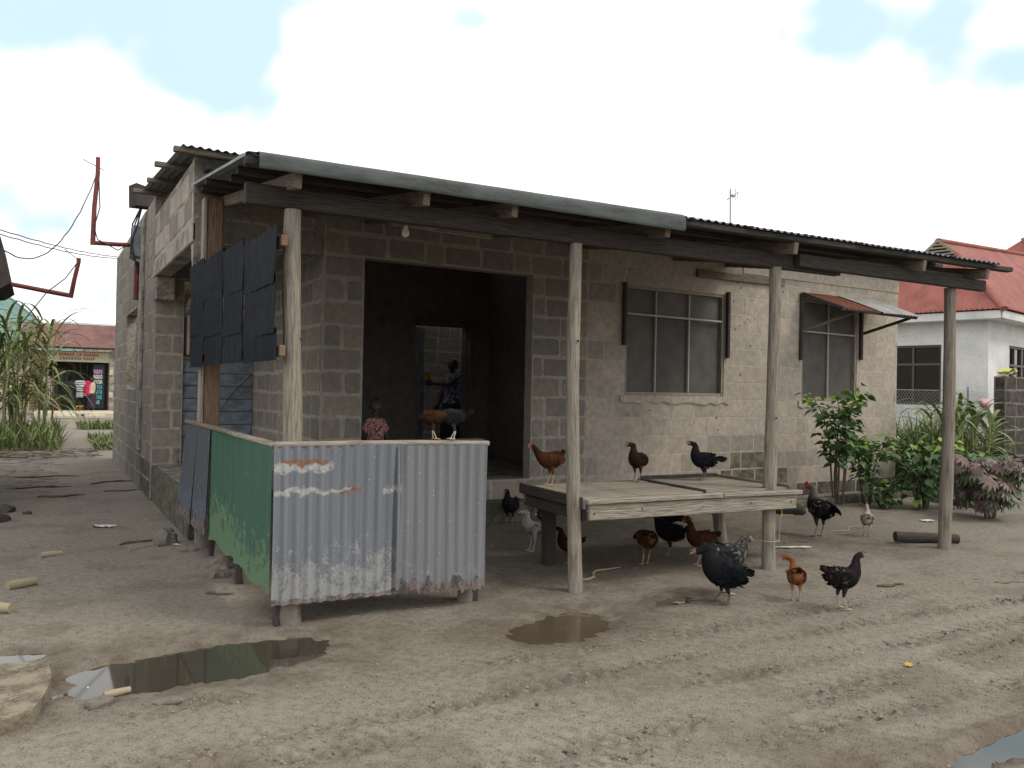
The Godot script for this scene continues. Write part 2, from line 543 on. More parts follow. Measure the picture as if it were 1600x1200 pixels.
func make_ground() -> void:
	ga.seed = 3; ga.frequency = 0.55; ga.fractal_octaves = 3
	gb.seed = 4; gb.frequency = 2.6; gb.fractal_octaves = 3
	gc.seed = 5; gc.frequency = 11.0; gc.fractal_octaves = 3
	var xs := PackedFloat32Array()
	span(-400, -60, 40, xs); span(-60, -10, 5, xs); span(-10, -1.6, 0.35, xs); span(-1.6, 7.2, 0.026, xs); span(7.2, 12.5, 0.06, xs); span(12.5, 30, 0.7, xs); span(30, 100, 7, xs); span(100, 440, 50, xs)
	xs.append(440)
	var zs := PackedFloat32Array()
	span(-450, -90, 40, zs); span(-90, -48, 4, zs); span(-48, -22, 0.5, zs); span(-22, -9.5, 0.10, zs); span(-9.5, -5.2, 0.045, zs); span(-5.2, -1.6, 0.022, zs); span(-1.6, 2, 0.2, zs); span(2, 60, 6, zs); span(60, 400, 60, zs)
	zs.append(400)
	var P := PackedVector3Array()
	var C := PackedColorArray()
	var dry := Color(0.246, 0.223, 0.187)
	var wet := Color(0.15, 0.125, 0.10)
	var sandy := Color(0.31, 0.283, 0.243)
	var green := Color(0.13, 0.15, 0.06)
	for z in zs:
		for x in xs:
			var h := height_at(x, z)
			P.append(Vector3(x, h, z))
			var k := clampf(0.5 + ga.get_noise_2d(x * 0.7 + 40.0, z * 0.7) * 1.2 + gb.get_noise_2d(x + 9.0, z) * 0.35, 0.0, 1.0)
			var c := dry.lerp(sandy, k * 0.55)
			# soil under the porch darkened: mostly its shade put into colour, with some fouling
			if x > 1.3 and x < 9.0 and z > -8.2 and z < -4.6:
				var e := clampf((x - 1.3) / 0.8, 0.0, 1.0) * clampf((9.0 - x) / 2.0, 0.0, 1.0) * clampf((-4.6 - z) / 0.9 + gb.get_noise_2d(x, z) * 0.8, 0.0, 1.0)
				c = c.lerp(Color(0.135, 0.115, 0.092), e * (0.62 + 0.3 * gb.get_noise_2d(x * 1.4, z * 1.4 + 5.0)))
			var dm := damp_at(x, z)
			if dm > 0.01:
				c = c.lerp(wet, clampf(dm * (0.9 + gb.get_noise_2d(x * 1.5, z * 1.5) * 0.9), 0.0, 1.0))
			# churned damp soil in the wheel tracks
			if z > -4.2 and z < -1.0 and x > -0.5 and x < 16.0:
				for r in RUTS:
					var zz: float = (z - r[0] - 0.05 * sin(x * 0.9 + r[0] * 7.0) - 0.035 * (x - 3.0)) / r[1]
					if absf(zz) < 1.5:
						var pt := clampf(0.55 + 1.4 * ga.get_noise_2d(x * 1.3 + r[0] * 31.0, r[0] * 17.0), 0.0, 1.0)
						c = c.lerp(wet, clampf(pt * (1.5 - absf(zz)) * (0.30 + gc.get_noise_2d(x * 1.7, z * 1.7) * 1.3 - 0.35 * signf(sin((x + absf(zz * r[1]) * 0.9) * TAU / 0.105))), 0.0, 0.75))
			# patches where the ground stayed wet after the rain
			var soak := gb.get_noise_2d(x * 0.33 + 20.0, z * 0.5 - 8.0) + 0.35 * gb.get_noise_2d(x * 1.2, z * 1.2 + 31.0)
			if soak > 0.12 and z > -16.0: c = c.lerp(wet, clampf((soak - 0.12) * 1.5, 0.0, 0.42))
			if z < -22.0:
				c = c.lerp(sandy, 0.5)
				if absf(x - 1.6) > 3.5:
					c = c.lerp(green, clampf(0.4 + k, 0.0, 0.9))
			C.append(c)
	var T := PackedVector2Array()
	T.resize(P.size())
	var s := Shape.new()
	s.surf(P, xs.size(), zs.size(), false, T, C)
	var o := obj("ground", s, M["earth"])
	tag(o, "", "", "", "structure")

	var names := ["large brown puddle beside the corrugated metal fence", "thin bright puddle running left of the large brown puddle", "shallow brown puddle in front of the fence's right end", "narrow brown puddle behind the big black hen", "long wet strip in the wheel track at the lower right corner", "small white shining puddle behind the concrete slab on the left", "small dark puddle at the lower edge right of the slab", "wet strip in the wheel track at the right edge", "wet patch in the wheel track at the lower edge"]
	var drop := [0.012, 0.008, 0.013, 0.012, 0.012, 0.010, 0.012, 0.012, 0.012]
	for k in HOLLOWS.size():
		var hh = HOLLOWS[k]
		var w := Shape.new()
		var rim: Array[Vector3] = []
		for i in 40:
			var a := TAU * i / 40.0
			var q := Vector2(cos(a) * hh[2] * 1.12, sin(a) * hh[3] * 1.12).rotated(-hh[4])
			rim.append(Vector3(q.x, 0, q.y))
		for i in 40:
			w.tri(Vector3.ZERO, rim[(i + 1) % 40], rim[i])
		var o2 := obj("puddle", w, M["muddy_water"] if k in [2, 3] else M["water"], null, Vector3(hh[0], height_level(hh) - drop[k] * 0.25, hh[1]))
		tag(o2, names[k], "puddle", "", "structure")

func height_level(hh: Array) -> float:
	# water stands a little under the lowest part of the rim
	var low := 1.0
	var sum := 0.0
	for i in 24:
		var a := TAU * i / 24.0
		var q := Vector2(cos(a) * hh[2] * 1.25, sin(a) * hh[3] * 1.3).rotated(-hh[4])
		var y := height_at(hh[0] + q.x, hh[1] + q.y)
		low = minf(low, y)
		sum += y / 24.0
	return lerpf(low, sum, 0.45) - 0.012

# ---------------------------------------------------------------- walls
# what is left of a rectangle (u0, y0, u1, y1) after cutting the openings out of it
func cut(r: Array, holes: Array) -> Array:
	var todo := [r]
	for h in holes:
		var next := []
		for q in todo:
			if h[0] >= q[2] or h[2] <= q[0] or h[1] >= q[3] or h[3] <= q[1]:
				next.append(q)
				continue
			if h[0] > q[0]: next.append([q[0], q[1], h[0], q[3]])
			if h[2] < q[2]: next.append([h[2], q[1], q[2], q[3]])
			var a: float = maxf(q[0], h[0])
			var b: float = minf(q[2], h[2])
			if h[1] > q[1]: next.append([a, q[1], b, h[1]])
			if h[3] < q[3]: next.append([a, h[3], b, q[3]])
		todo = next
	return todo

# the body of a wall: u runs along ud, y is up, the face looks along nd, thickness goes back from it
func wall_body(o: Vector3, ud: Vector3, nd: Vector3, t: float, w: float, h: float, holes: Array) -> Shape:
	var s := Shape.new()
	var us := [0.0, w]
	var ys := [0.0, h]
	for q in holes:
		for k in [0, 2]:
			if q[k] > 0.0 and q[k] < w and not us.has(q[k]): us.append(q[k])
		for k in [1, 3]:
			if q[k] > 0.0 and q[k] < h and not ys.has(q[k]): ys.append(q[k])
	us.sort()
	ys.sort()
	var solid := func(i: int, j: int) -> bool:
		if i < 0 or j < 0 or i >= us.size() - 1 or j >= ys.size() - 1:
			return false
		var cu: float = (us[i] + us[i + 1]) / 2.0
		var cy: float = (ys[j] + ys[j + 1]) / 2.0
		for q in holes:
			if cu > q[0] and cu < q[2] and cy > q[1] and cy < q[3]:
				return false
		return true
	for i in us.size() - 1:
		for j in ys.size() - 1:
			if not solid.call(i, j):
				continue
			var a: Vector3 = o + ud * us[i] + Vector3.UP * ys[j]
			var b: Vector3 = o + ud * us[i + 1] + Vector3.UP * ys[j]
			var up: Vector3 = Vector3.UP * (ys[j + 1] - ys[j])
			var ctr: Vector3 = (a + b + up) / 2.0 - nd * t / 2.0
			ctr = (a + b) / 2.0 + up / 2.0 - nd * t / 2.0
			var k := -nd * t
			s.quad_from(ctr, a, b, b + up, a + up)
			s.quad_from(ctr, a + k, b + k, b + up + k, a + up + k)
			if not solid.call(i - 1, j): s.quad_from(ctr, a, a + up, a + up + k, a + k)
			if not solid.call(i + 1, j): s.quad_from(ctr, b, b + up, b + up + k, b + k)
			if not solid.call(i, j - 1): s.quad_from(ctr, a, b, b + k, a + k)
			if not solid.call(i, j + 1): s.quad_from(ctr, a + up, b + up, b + up + k, a + up + k)
	return s

# the face of one block, its arrises worn, a little proud of the mortar
func block_face(s: Shape, o: Vector3, ud: Vector3, nd: Vector3, r: Array, joint: float, proud: float) -> void:
	var jl := joint * rr(0.4, 1.5)
	var jr := joint * rr(0.4, 1.5)
	var jb := joint * rr(0.4, 1.4)
	var jt := joint * rr(0.4, 1.4)
	var x0: float = r[0] + jl
	var x1: float = r[2] - jr
	var y0: float = r[1] + jb
	var y1: float = r[3] - jt
	if x1 - x0 < 0.03 or y1 - y0 < 0.03:
		return
	var rad := minf(minf(x1 - x0, y1 - y0) * 0.3, joint * rr(0.8, 2.4))
	var pts: Array[Vector2] = []
	var j := minf(joint * 0.28, 0.006)
	for k in [[x0, y0, 1, 1], [x1, y0, -1, 1], [x1, y1, -1, -1], [x0, y1, 1, -1]]:
		var c := Vector2(k[0], k[1])
		var a := Vector2(0, k[3] * rad * rr(0.5, 1.2))
		var b := Vector2(k[2] * rad * rr(0.5, 1.2), 0)
		var q := [c + a, c + (a + b) * 0.22, c + b]
		if k[2] * k[3] < 0:
			q = [c + b, c + (a + b) * 0.22, c + a]
		for p in q:
			pts.append(p + Vector2(rr(-j, j), rr(-j, j)))
	# a wavering point midway along the long edges
	pts.insert(3, Vector2((x0 + x1) / 2 + rr(-0.05, 0.05), y0 + rr(-j, j * 1.5)))
	pts.insert(10, Vector2((x0 + x1) / 2 + rr(-0.05, 0.05), y1 - rr(-j, j * 1.5)))
	var ctr := Vector2((x0 + x1) / 2, (y0 + y1) / 2)
	var m := pts.size()
	var tilt := Vector2(rr(-0.006, 0.006), rr(-0.006, 0.006))
	var at := func(p: Vector2, d: float) -> Vector3:
		return o + ud * p.x + Vector3.UP * p.y + nd * (d + (p - ctr).dot(tilt) * 1.0)
	var inside: Vector3 = at.call(ctr, -0.05)
	var bev := 0.005
	var mid: Vector3 = at.call(ctr, proud)
	for k in m:
		var a := pts[k]
		var b := pts[(k + 1) % m]
		var ai := a + (ctr - a).normalized() * bev
		var bi := b + (ctr - b).normalized() * bev
		s.tri_from(inside, mid, at.call(ai, proud), at.call(bi, proud))
		s.quad_from(inside, at.call(ai, proud), at.call(bi, proud), at.call(b, -0.004), at.call(a, -0.004))

# a wall of blocks in courses; tone(u, y) names the material of a block
func block_wall(parent: Node3D, called: String, o: Vector3, ud: Vector3, nd: Vector3, t: float, w: float, h: float, holes: Array, mortar: String, tone: Callable, joint := 0.014, joined := false, yoff := 0.0, course := 0.245, blen := 0.46) -> MeshInstance3D:
	var body := obj(called, wall_body(o, ud, nd, t, w, h, holes), M[mortar], parent)
	var all := Shape.new()
	var rows := int(ceil((h + yoff) / course))
	for k in rows:
		var y0 := maxf(0.0, k * course - yoff)
		var y1 := minf(h, (k + 1) * course - yoff)
		if y1 - y0 < 0.05: continue
		var u := -blen * (0.5 if k % 2 == 0 else 0.02) + rr(-0.03, 0.03)
		while u < w:
			var len := blen
			if rng.randf() < 0.16: len = blen * 0.5
			for q in cut([maxf(0.0, u), y0, minf(w, u + len), y1], holes):
				if q[2] - q[0] < 0.06 or q[3] - q[1] < 0.05: continue
				var s := all if joined else Shape.new()
				if joined: s.col = grey(rr(0.75, 1.1))
				else: s.col = grey(rr(0.86, 1.06))
				block_face(s, o, ud, nd, q, joint, joint * rr(0.12, 0.34))
				if not joined and s.v.size() > 0:
					obj("block", s, M[tone.call((q[0] + q[2]) / 2, (q[1] + q[3]) / 2)], body)
			u += len
	if joined:
		var b := obj("blocks", all, M[tone.call(0.0, 0.0)], body)
		b.set_meta("kind", "stuff")
	return body

# ---------------------------------------------------------------- corrugated sheet
# o a corner, du across the waves, dv along them, nd out; shape(u, v) may move a point (u, v, out)
func corr(s: Shape, o: Vector3, du: Vector3, dv: Vector3, nd: Vector3, w: float, l: float, pitch := 0.076, amp := 0.009, warp: Variant = null, nv := 2, thick := 0.002, per := 8) -> void:
	var nu := int(round(w / pitch * per)) + 1
	var P: Array[PackedVector3Array] = [PackedVector3Array(), PackedVector3Array()]
	var T := PackedVector2Array()
	for j in nv:
		for i in nu:
			var u := w * i / (nu - 1)
			var v := l * j / (nv - 1)
			var q := Vector3(u, v, amp * cos(TAU * u / pitch))
			if warp != null: q = warp.call(q)
			var p := o + du * q.x + dv * q.y + nd * q.z
			P[0].append(p + nd * thick / 2)
			P[1].append(p - nd * thick / 2)
			T.append(Vector2(u / w, v / l))
	var flip := du.cross(dv).dot(nd) < 0
	for side in 2:
		var Q := P[side]
		if (side == 1) != flip:
			var R := PackedVector3Array()
			var RT := PackedVector2Array()
			for j in nv:
				for i in nu:
					R.append(Q[j * nu + nu - 1 - i])
					RT.append(T[j * nu + nu - 1 - i])
			s.surf(R, nu, nv, false, RT)
		else:
			s.surf(Q, nu, nv, false, T)
	for j in [0, nv - 1]:
		for i in nu - 1:
			s.quad(P[0][j * nu + i], P[0][j * nu + i + 1], P[1][j * nu + i + 1], P[1][j * nu + i])
	for i in [0, nu - 1]:
		for j in nv - 1:
			s.quad(P[0][j * nu + i], P[0][(j + 1) * nu + i], P[1][(j + 1) * nu + i], P[1][j * nu + i])

func bar(called: String, a: Vector3, b: Vector3, w: float, h: float, m: String, parent: Node3D, up := Vector3.UP, bev := 0.006) -> MeshInstance3D:
	var s := Shape.new()
	s.col = grey(rr(0.85, 1.1))
	s.box(Vector3.ZERO, Vector3(a.distance_to(b), h, w), Basis(), bev)
	var o := obj(called, s, M[m], parent)
	var x := (b - a).normalized()
	var z := x.cross(up).normalized()
	o.transform = Transform3D(Basis(x, z.cross(x), z), (a + b) / 2)
	return o

const FZ := -8.2      # the front wall's face
const FX1 := 12.19    # its right end
const LX := 1.22      # the left wall's face
const FLOOR := 0.45

func make_house() -> void:
	var H := thing("block_house", "unfinished grey concrete block house with dark open doorway, screened windows and tin roof", "house")
	var X := Vector3.RIGHT
	var Z := Vector3(0, 0, 1)
	var grey_tone := func(_u: float, _y: float) -> String:
		return "block%d" % rng.randi_range(0, 3)
	# front wall, right of the recess
	var fx := 2.5
	var o := Vector3(fx + 0.003, 0, FZ)
	var door := [2.95 - fx, FLOOR, 5.08 - fx, 2.9]
	var w1 := [6.50 - fx, 1.48, 8.26 - fx, 2.91]
	var w2 := [9.87 - fx, 1.44, 11.16 - fx, 2.98]
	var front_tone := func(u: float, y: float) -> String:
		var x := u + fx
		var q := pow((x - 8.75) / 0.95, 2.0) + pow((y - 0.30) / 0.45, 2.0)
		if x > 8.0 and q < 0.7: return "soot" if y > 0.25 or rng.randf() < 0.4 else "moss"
		if q < 1.9 and y > 0.2: return "soot_shade_mid"
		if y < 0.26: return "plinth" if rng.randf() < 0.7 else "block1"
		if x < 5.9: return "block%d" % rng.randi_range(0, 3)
		if x < 6.3 and rng.randf() < 0.4: return "soot_shade_mid"  # steps from porch tone to pale: porch shade put into block colour
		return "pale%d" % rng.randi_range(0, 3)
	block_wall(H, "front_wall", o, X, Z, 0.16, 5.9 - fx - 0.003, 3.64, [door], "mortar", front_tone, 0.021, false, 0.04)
	var far := fx + 3.4
	var f2 := func(u: float, y: float) -> String:
		return front_tone.call(u + 3.4, y)
	var sh := func(r: Array) -> Array:
		return [r[0] - 3.4, r[1], r[2] - 3.4, r[3]]
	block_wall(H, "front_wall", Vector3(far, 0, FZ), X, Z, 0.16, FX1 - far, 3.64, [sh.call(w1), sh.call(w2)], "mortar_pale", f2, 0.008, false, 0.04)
	# ring beam course marks on the upper wall are real joints: a cement band along the top
	var band := Shape.new()
	band.box(Vector3((8.6 + FX1) / 2, 3.34, FZ + 0.004), Vector3(FX1 - 8.6, 0.2, 0.03), Basis(), 0.004)
	obj("ring_beam", band, M["mortar_pale"], H)
	# over the recess
	block_wall(H, "front_lintel", Vector3(LX + 0.003, 2.88, FZ), X, Z, 0.16, fx - LX - 0.006, 0.82, [], "cement", grey_tone, 0.012)
	# the wall of the recess that looks left
	block_wall(H, "recess_wall", Vector3(fx, 0, -11.297), Z, -X, 0.16, 3.093, 3.5, [], "mortar", grey_tone, 0.021, false, 0.04)
	# back of the recess: a pier, the boarded opening, the wall above
	block_wall(H, "pier", Vector3(LX + 0.003, FLOOR, -11.3), X, Z, 0.16, 0.37, 2.43, [], "mortar", grey_tone, 0.017, false, 0.02)
	block_wall(H, "recess_back", Vector3(LX + 0.003, 2.88, -11.302), X, Z, 0.16, fx - LX - 0.006, 0.89, [], "cement", grey_tone, 0.013)
	var cb := Shape.new()
	cb.box(Vector3(1.335, 2.73, -11.185), Vector3(0.23, 0.30, 0.23), Basis(), 0.012)
	obj("corbel", cb, M["cement"], H)
	# side wall: the beam over the opening, its broken end, then the long wall to the yard
	var sw := func(_u: float, _y: float) -> String:
		return "pale%d" % rng.randi_range(0, 3) if rng.randf() < 0.7 else "block0"
	block_wall(H, "side_wall_upper", Vector3(LX, 2.881, -11.298), Z, -X, 0.16, 3.095, 0.80, [], "cement", sw, 0.012)
	var beam := Shape.new()
	beam.box(Vector3(LX + 0.08, 2.97, -9.75), Vector3(0.19, 0.2, 3.1), Basis(), 0.012)
	obj("concrete_beam", beam, M["cement"], H)
	var fr := Shape.new()
	fr.extrude(PackedVector2Array([Vector2(-0.17, 2.90), Vector2(0.0, 2.90), Vector2(0.01, 2.62), Vector2(-0.03, 2.55), Vector2(-0.06, 2.57), Vector2(-0.09, 2.70), Vector2(-0.12, 2.72), Vector2(-0.14, 2.82)]), -0.06, 0.06, Transform3D(Basis(Vector3(0, 0, 1), Vector3.UP, Vector3(-1, 0, 0)), Vector3(LX + 0.066, 0, FZ)))
	obj("broken_corner", fr, M["cement"], H)
	var win := [13.35 - 11.3, 1.42, 15.1 - 11.3, 2.66]
	var swd := func(_u: float, _y: float) -> String:
		return "block1"
	block_wall(H, "side_wall", Vector3(LX, 0, -11.305), -Z, -X, 0.16, 1.195, 3.95, [], "cement", func(_u: float, y: float) -> String: return "plinth" if y < 0.5 else "block%d" % rng.randi_range(0, 3), 0.012)
	block_wall(H, "side_wall", Vector3(LX, 0, -12.5), -Z, -X, 0.16, 5.1, 3.97, [[win[0] - 1.2, win[1], win[2] - 1.2, win[3]]], "cement", swd, 0.012, true)
	# rough broken blocks standing in the side window
	var rough := Shape.new()
	for k in 16:
		rough.col = grey(rr(0.6, 1.0))
		rough.box(Vector3(LX + 0.09, 1.46 + (k % 8) * 0.15 + rr(-0.02, 0.02), -13.5 - int(k / 8) * 0.3 + rr(-0.06, 0.06)), Vector3(0.1, 0.14, 0.26), Basis(Vector3.RIGHT, rr(-0.15, 0.15)), 0.02)
	obj("vent_blocks", rough, M["block0"], H).set_meta("kind", "stuff")
	# plaster strip on the side wall where the service pipe is fixed
	var ps := Shape.new()
	ps.box(Vector3(LX - 0.02, 2.2, -12.6), Vector3(0.05, 3.3, 0.34), Basis(), 0.015)
	obj("plaster_pilaster", ps, M["cement"], H)
	# plinth on the left side and under the door
	var pl := func(_u: float, _y: float) -> String:
		return "plinth" if rng.randf() < 0.75 else "moss"
	block_wall(H, "plinth_wall", Vector3(LX + 0.02, 0, -11.29), Z, -X, 0.16, 3.1, FLOOR, [], "plinth", pl, 0.012, false, 0.02, 0.22)
	block_wall(H, "plinth_wall", Vector3(LX + 0.03, 0, FZ + 0.01), X, Z, 0.16, fx - LX - 0.04, FLOOR, [], "plinth", pl, 0.012, false, 0.02, 0.22)
	var fl := Shape.new()
	fl.box(Vector3(1.88, FLOOR - 0.07, -9.76), Vector3(1.22, 0.15, 3.06), Basis(), 0.02)
	fl.box(Vector3((2.66 + FX1 - 0.18) / 2, FLOOR - 0.1, -9.88), Vector3(FX1 - 0.18 - 2.66, 0.2, 3.04), Basis(), 0.0)
	obj("floor_slab", fl, M["floor"], H)
	var st := Shape.new()
	st.box(Vector3(4.2, 0.11, FZ + 0.19), Vector3(1.5, 0.24, 0.36), Basis(), 0.02)
	obj("door_step", st, M["plinth"], H)
	# inside: back wall with the doorway to the yard, two partitions, the right end wall
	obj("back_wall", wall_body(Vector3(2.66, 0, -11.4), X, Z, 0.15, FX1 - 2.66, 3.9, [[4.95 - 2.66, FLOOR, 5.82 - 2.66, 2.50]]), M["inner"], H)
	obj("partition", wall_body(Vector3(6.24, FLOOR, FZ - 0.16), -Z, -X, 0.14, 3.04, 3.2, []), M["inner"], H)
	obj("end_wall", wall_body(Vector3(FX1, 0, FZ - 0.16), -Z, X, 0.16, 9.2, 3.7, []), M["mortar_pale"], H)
	# the yard behind, open to the sky but for the added sheets
	block_wall(H, "yard_wall", Vector3(LX + 0.16, 0, -13.3), X, Z, 0.16, 8.0, 3.6, [], "mortar", grey_tone, 0.014, true)
	for k in 9:  # unseen sheets added over the yard to darken it
		var ys := Shape.new()
		corr(ys, Vector3(2.3 + k * 0.74, 3.80, -11.5), X, Vector3(0, -0.12, -1.0).normalized(), Vector3(0, 1.0, -0.12).normalized(), 0.78, 1.3, 0.076, 0.009)
		obj("added_shade_sheet", ys, M["zinc_dull"], H)
	var cs := Shape.new()
	cs.box(Vector3(5.86, 1.48, -11.39), Vector3(0.05, 2.06, 0.24), Basis(), 0.004)
	cs.box(Vector3(5.385, 2.525, -11.39), Vector3(1.0, 0.05, 0.24), Basis(), 0.004)
	obj("door_frame", cs, M["old_wood_y"], H)
	var leaf := Shape.new()
	corr(leaf, Vector3.ZERO, X, Vector3.UP, Z, 0.72, 2.02, 0.048, 0.008)
	var lf := obj("door_leaf", leaf, M["zinc_dull"], H, Vector3(4.98, FLOOR + 0.02, -11.58))
	lf.rotation.y = deg_to_rad(52)

	# windows: frame, bars and screens
	make_window(H, 6.50, 8.26, 1.48, 2.91, [7.03, 7.62], 2.54)
	make_window(H, 9.87, 11.16, 1.44, 2.98, [10.50], 2.49)
	# the boards beside the windows that once carried awnings
	for q in [[6.46, 2.12, 2.93], [8.30, 2.02, 2.95], [9.82, 2.05, 3.0], [11.22, 2.1, 2.95]]:
		bar("side_board", Vector3(q[0], q[1], FZ + 0.03), Vector3(q[0], q[2], FZ + 0.03), 0.05, 0.05, "dark_wood_x", H, Z)
	bar("wall_plate", Vector3(7.7, 3.16, FZ + 0.03), Vector3(9.42, 3.17, FZ + 0.03), 0.05, 0.1, "old_wood_x", H)
	# cement smeared round the sills
	for q in [[6.42, 8.36, 1.43], [9.8, 11.25, 1.39]]:
		var sl := Shape.new()
		var pts := PackedVector2Array()
		for k in 17:
			pts.append(Vector2(q[0] + (q[1] - q[0]) * k / 16.0, 0.045 + rr(-0.006, 0.006)))
		for k in 17:
			pts.append(Vector2(q[1] - (q[1] - q[0]) * k / 16.0, -0.045 + rr(-0.03, 0.02)))
		sl.extrude(pts, 0.0, 0.02, Transform3D(Basis(), Vector3(0, q[2], FZ + 0.002)))
		obj("sill", sl, M["mortar_pale"], H)
	# tin awning over the right window
	var aw := Node3D.new()
	aw.name = "awning"
	H.add_child(aw)
	aw.set_meta("label", "rusty brown and pale tin awning over the right window")
	var dn := Vector3(0, -0.30, 0.74).normalized()
	var up := Vector3(1, 0, 0).cross(dn) * -1.0
	for k in 2:
		var s := Shape.new()
		corr(s, Vector3(9.80 + k * 0.80, 3.07, FZ + 0.02 + 0.012 * k) + up * 0.006 * k, Vector3(1, 0, 0.0), dn, up, 0.84 if k == 0 else 0.92, 0.78, 0.076, 0.007, func(q: Vector3) -> Vector3: return Vector3(q.x + q.y * 0.16, q.y + sin(q.x * 9.0 + k) * 0.008, q.z - q.y * q.y * 0.03), 5)
		obj("awning_sheet", s, M["rust"] if k == 0 else M["zinc_pale"], aw)
	bar("awning_bar", Vector3(9.86, 2.77, FZ + 0.70), Vector3(11.62, 2.75, FZ + 0.70), 0.045, 0.05, "dark_wood_x", aw)
	bar("awning_bar", Vector3(9.80, 3.03, FZ + 0.03), Vector3(11.5, 3.03, FZ + 0.03), 0.05, 0.05, "dark_wood_x", aw)
	bar("awning_bar", Vector3(9.84, 3.03, FZ + 0.06), Vector3(9.94, 2.77, FZ + 0.72), 0.045, 0.05, "dark_wood_x", aw)
	bar("awning_brace", Vector3(9.9, 2.5, FZ + 0.04), Vector3(10.3, 2.78, FZ + 0.68), 0.04, 0.04, "old_wood_x", aw)
	bar("awning_brace", Vector3(11.25, 2.52, FZ + 0.05), Vector3(11.5, 2.74, FZ + 0.68), 0.04, 0.045, "dark_wood_x", aw)
	# pock marks and wall plugs: small lumps of old cement and nails
	for k in 34:
		var x := rr(6.4, 12.0)
		var y := rr(0.9, 3.2)
		if k % 3 == 0: x = rr(8.35, 8.9)
		if (x > 6.4 and x < 8.35 and y > 1.35) or (x > 9.75 and x < 11.3 and y > 1.3): continue
		var s := Shape.new()
		var m := rng.randi_range(5, 7)
		var poly := PackedVector2Array()
		var rad := rr(0.006, 0.016)
		for i in m:
			var a := TAU * i / m
			poly.append(Vector2(cos(a), sin(a) * rr(0.6, 1.3)) * rad * rr(0.6, 1.2))
		s.extrude(poly, 0.0, 0.012, Transform3D(Basis(), Vector3(x, y, FZ)))
		obj("wall_plug", s, M["soot"], H)
	# boarded opening at the back of the recess
	for k in 8:
		var s := Shape.new()
		s.col = grey(rr(0.9, 1.05))
		s.box(Vector3.ZERO, Vector3(0.94, 0.165, 0.02), Basis(), 0.006)
		var b := obj("slat", s, M["cladding"], H, Vector3(2.04, FLOOR + 0.09 + k * 0.172, -11.36))
		b.rotation = Vector3(0.09, 0, rr(-0.004, 0.004))
	bar("slat_rail", Vector3(1.58, 1.85, -11.34), Vector3(2.5, 1.85, -11.34), 0.03, 0.035, "red_wood", H)
	var br := Shape.new()
	br.tube([Vector3(1.75, 0.82, -11.31), Vector3(2.0, 1.05, -11.30), Vector3(2.25, 1.42, -11.31), Vector3(2.48, 1.66, -11.31)], [0.007], 6)
	obj("hung_cable", br, M["wire"], H)
	# what shows over it: a cream board and an arch in the room beyond
	bar("cream_board", Vector3(1.66, 1.9, -11.6), Vector3(1.66, 2.42, -11.6), 0.04, 0.5, "cream", H, Z)
	var arch := PackedVector2Array([Vector2(1.3, 2.4), Vector2(2.5, 2.4), Vector2(2.5, 3.2), Vector2(1.3, 3.2)])
	var hole := Shape.new()
	var ap := PackedVector2Array([Vector2(1.3, 2.3), Vector2(1.72, 2.3), Vector2(1.72, 2.55)])
	for k in 9:
		var a := PI - PI * k / 8.0
		ap.append(Vector2(2.05 + cos(a) * 0.33, 2.55 + sin(a) * 0.33))
	ap.append_array(PackedVector2Array([Vector2(2.38, 2.3), Vector2(2.5, 2.3), Vector2(2.5, 3.3), Vector2(1.3, 3.3)]))
	hole.extrude(ap, 0.0, 0.08, Transform3D(Basis(), Vector3(0, 0, -12.2)))
	obj("arch_wall", hole, M["tan"], H)
	bar("arch_panel", Vector3(2.05, 1.6, -12.35), Vector3(2.05, 3.0, -12.35), 0.03, 0.8, "cream", H, Z)

	# main roof, rising to the back
	var dv := Vector3(0, 0.31, -3.5).normalized()
	var nn := Vector3(0, 3.5, 0.31).normalized()
	for k in 15:
		var s := Shape.new()
		s.col = grey(rr(0.8, 1.05))
		corr(s, Vector3(1.06 + k * 0.75, 3.69 + 0.006 * (k % 2), -7.82 + rr(-0.03, 0.03)), X, dv, nn, 0.80, 3.6, 0.076, 0.009)
		obj("roof_sheet", s, M["zinc_dull"], H)
	var kk := 0
	for z in [-7.9, -8.9, -10.1, -11.2]:
		var y: float = 3.655 + (-7.82 - z) * 0.0886
		bar("purlin", Vector3(0.99 - 0.05 * (kk % 2), y, z), Vector3(12.3, y, z), 0.07, 0.05, "old_wood_x", H)
		kk += 1
	for x in [1.32, 4.0, 7.0, 10.0]:
		bar("rafter", Vector3(x, 3.58, -7.95), Vector3(x, 3.87, -11.3), 0.05, 0.09, "dark_wood_x", H)
	var lump := Shape.new()
	lump.extrude(PackedVector2Array([Vector2(-0.17, -0.02), Vector2(0.18, 0.0), Vector2(0.2, 0.25), Vector2(0.05, 0.3), Vector2(-0.06, 0.27), Vector2(-0.18, 0.29)]), -0.13, 0.13, Transform3D(Basis(Vector3.UP, 0.3), Vector3(LX - 0.02, 4.0, -12.4)))
	obj("roof_beam_end", lump, M["dark_wood_x"], H)
	# meter box and its cables on the side wall
	var mb := Shape.new()
	mb.box(Vector3(LX - 0.09, 3.55, -12.78), Vector3(0.13, 0.46, 0.26), Basis(), 0.02)
	obj("meter_box", mb, M["zinc"], H)
	for k in 3:
		var cb2 := Shape.new()
		var zz := -12.62 - k * 0.05
		cb2.tube([Vector3(LX - 0.05, 4.05, -12.4), Vector3(LX - 0.09 - 0.03 * k, 3.8, zz), Vector3(LX - 0.17, 3.5 - 0.1 * k, zz + 0.03), Vector3(LX - 0.06, 3.1 + 0.08 * k, -12.74)], [0.011], 6)
		obj("cable", cb2, M["wire"], H)
	var dp := Shape.new()
	dp.tube([Vector3(LX - 0.07, 3.26, -12.8), Vector3(LX - 0.07, 2.72, -12.82)], [0.04], 8)
	obj("conduit", dp, M["red_pipe"], H)

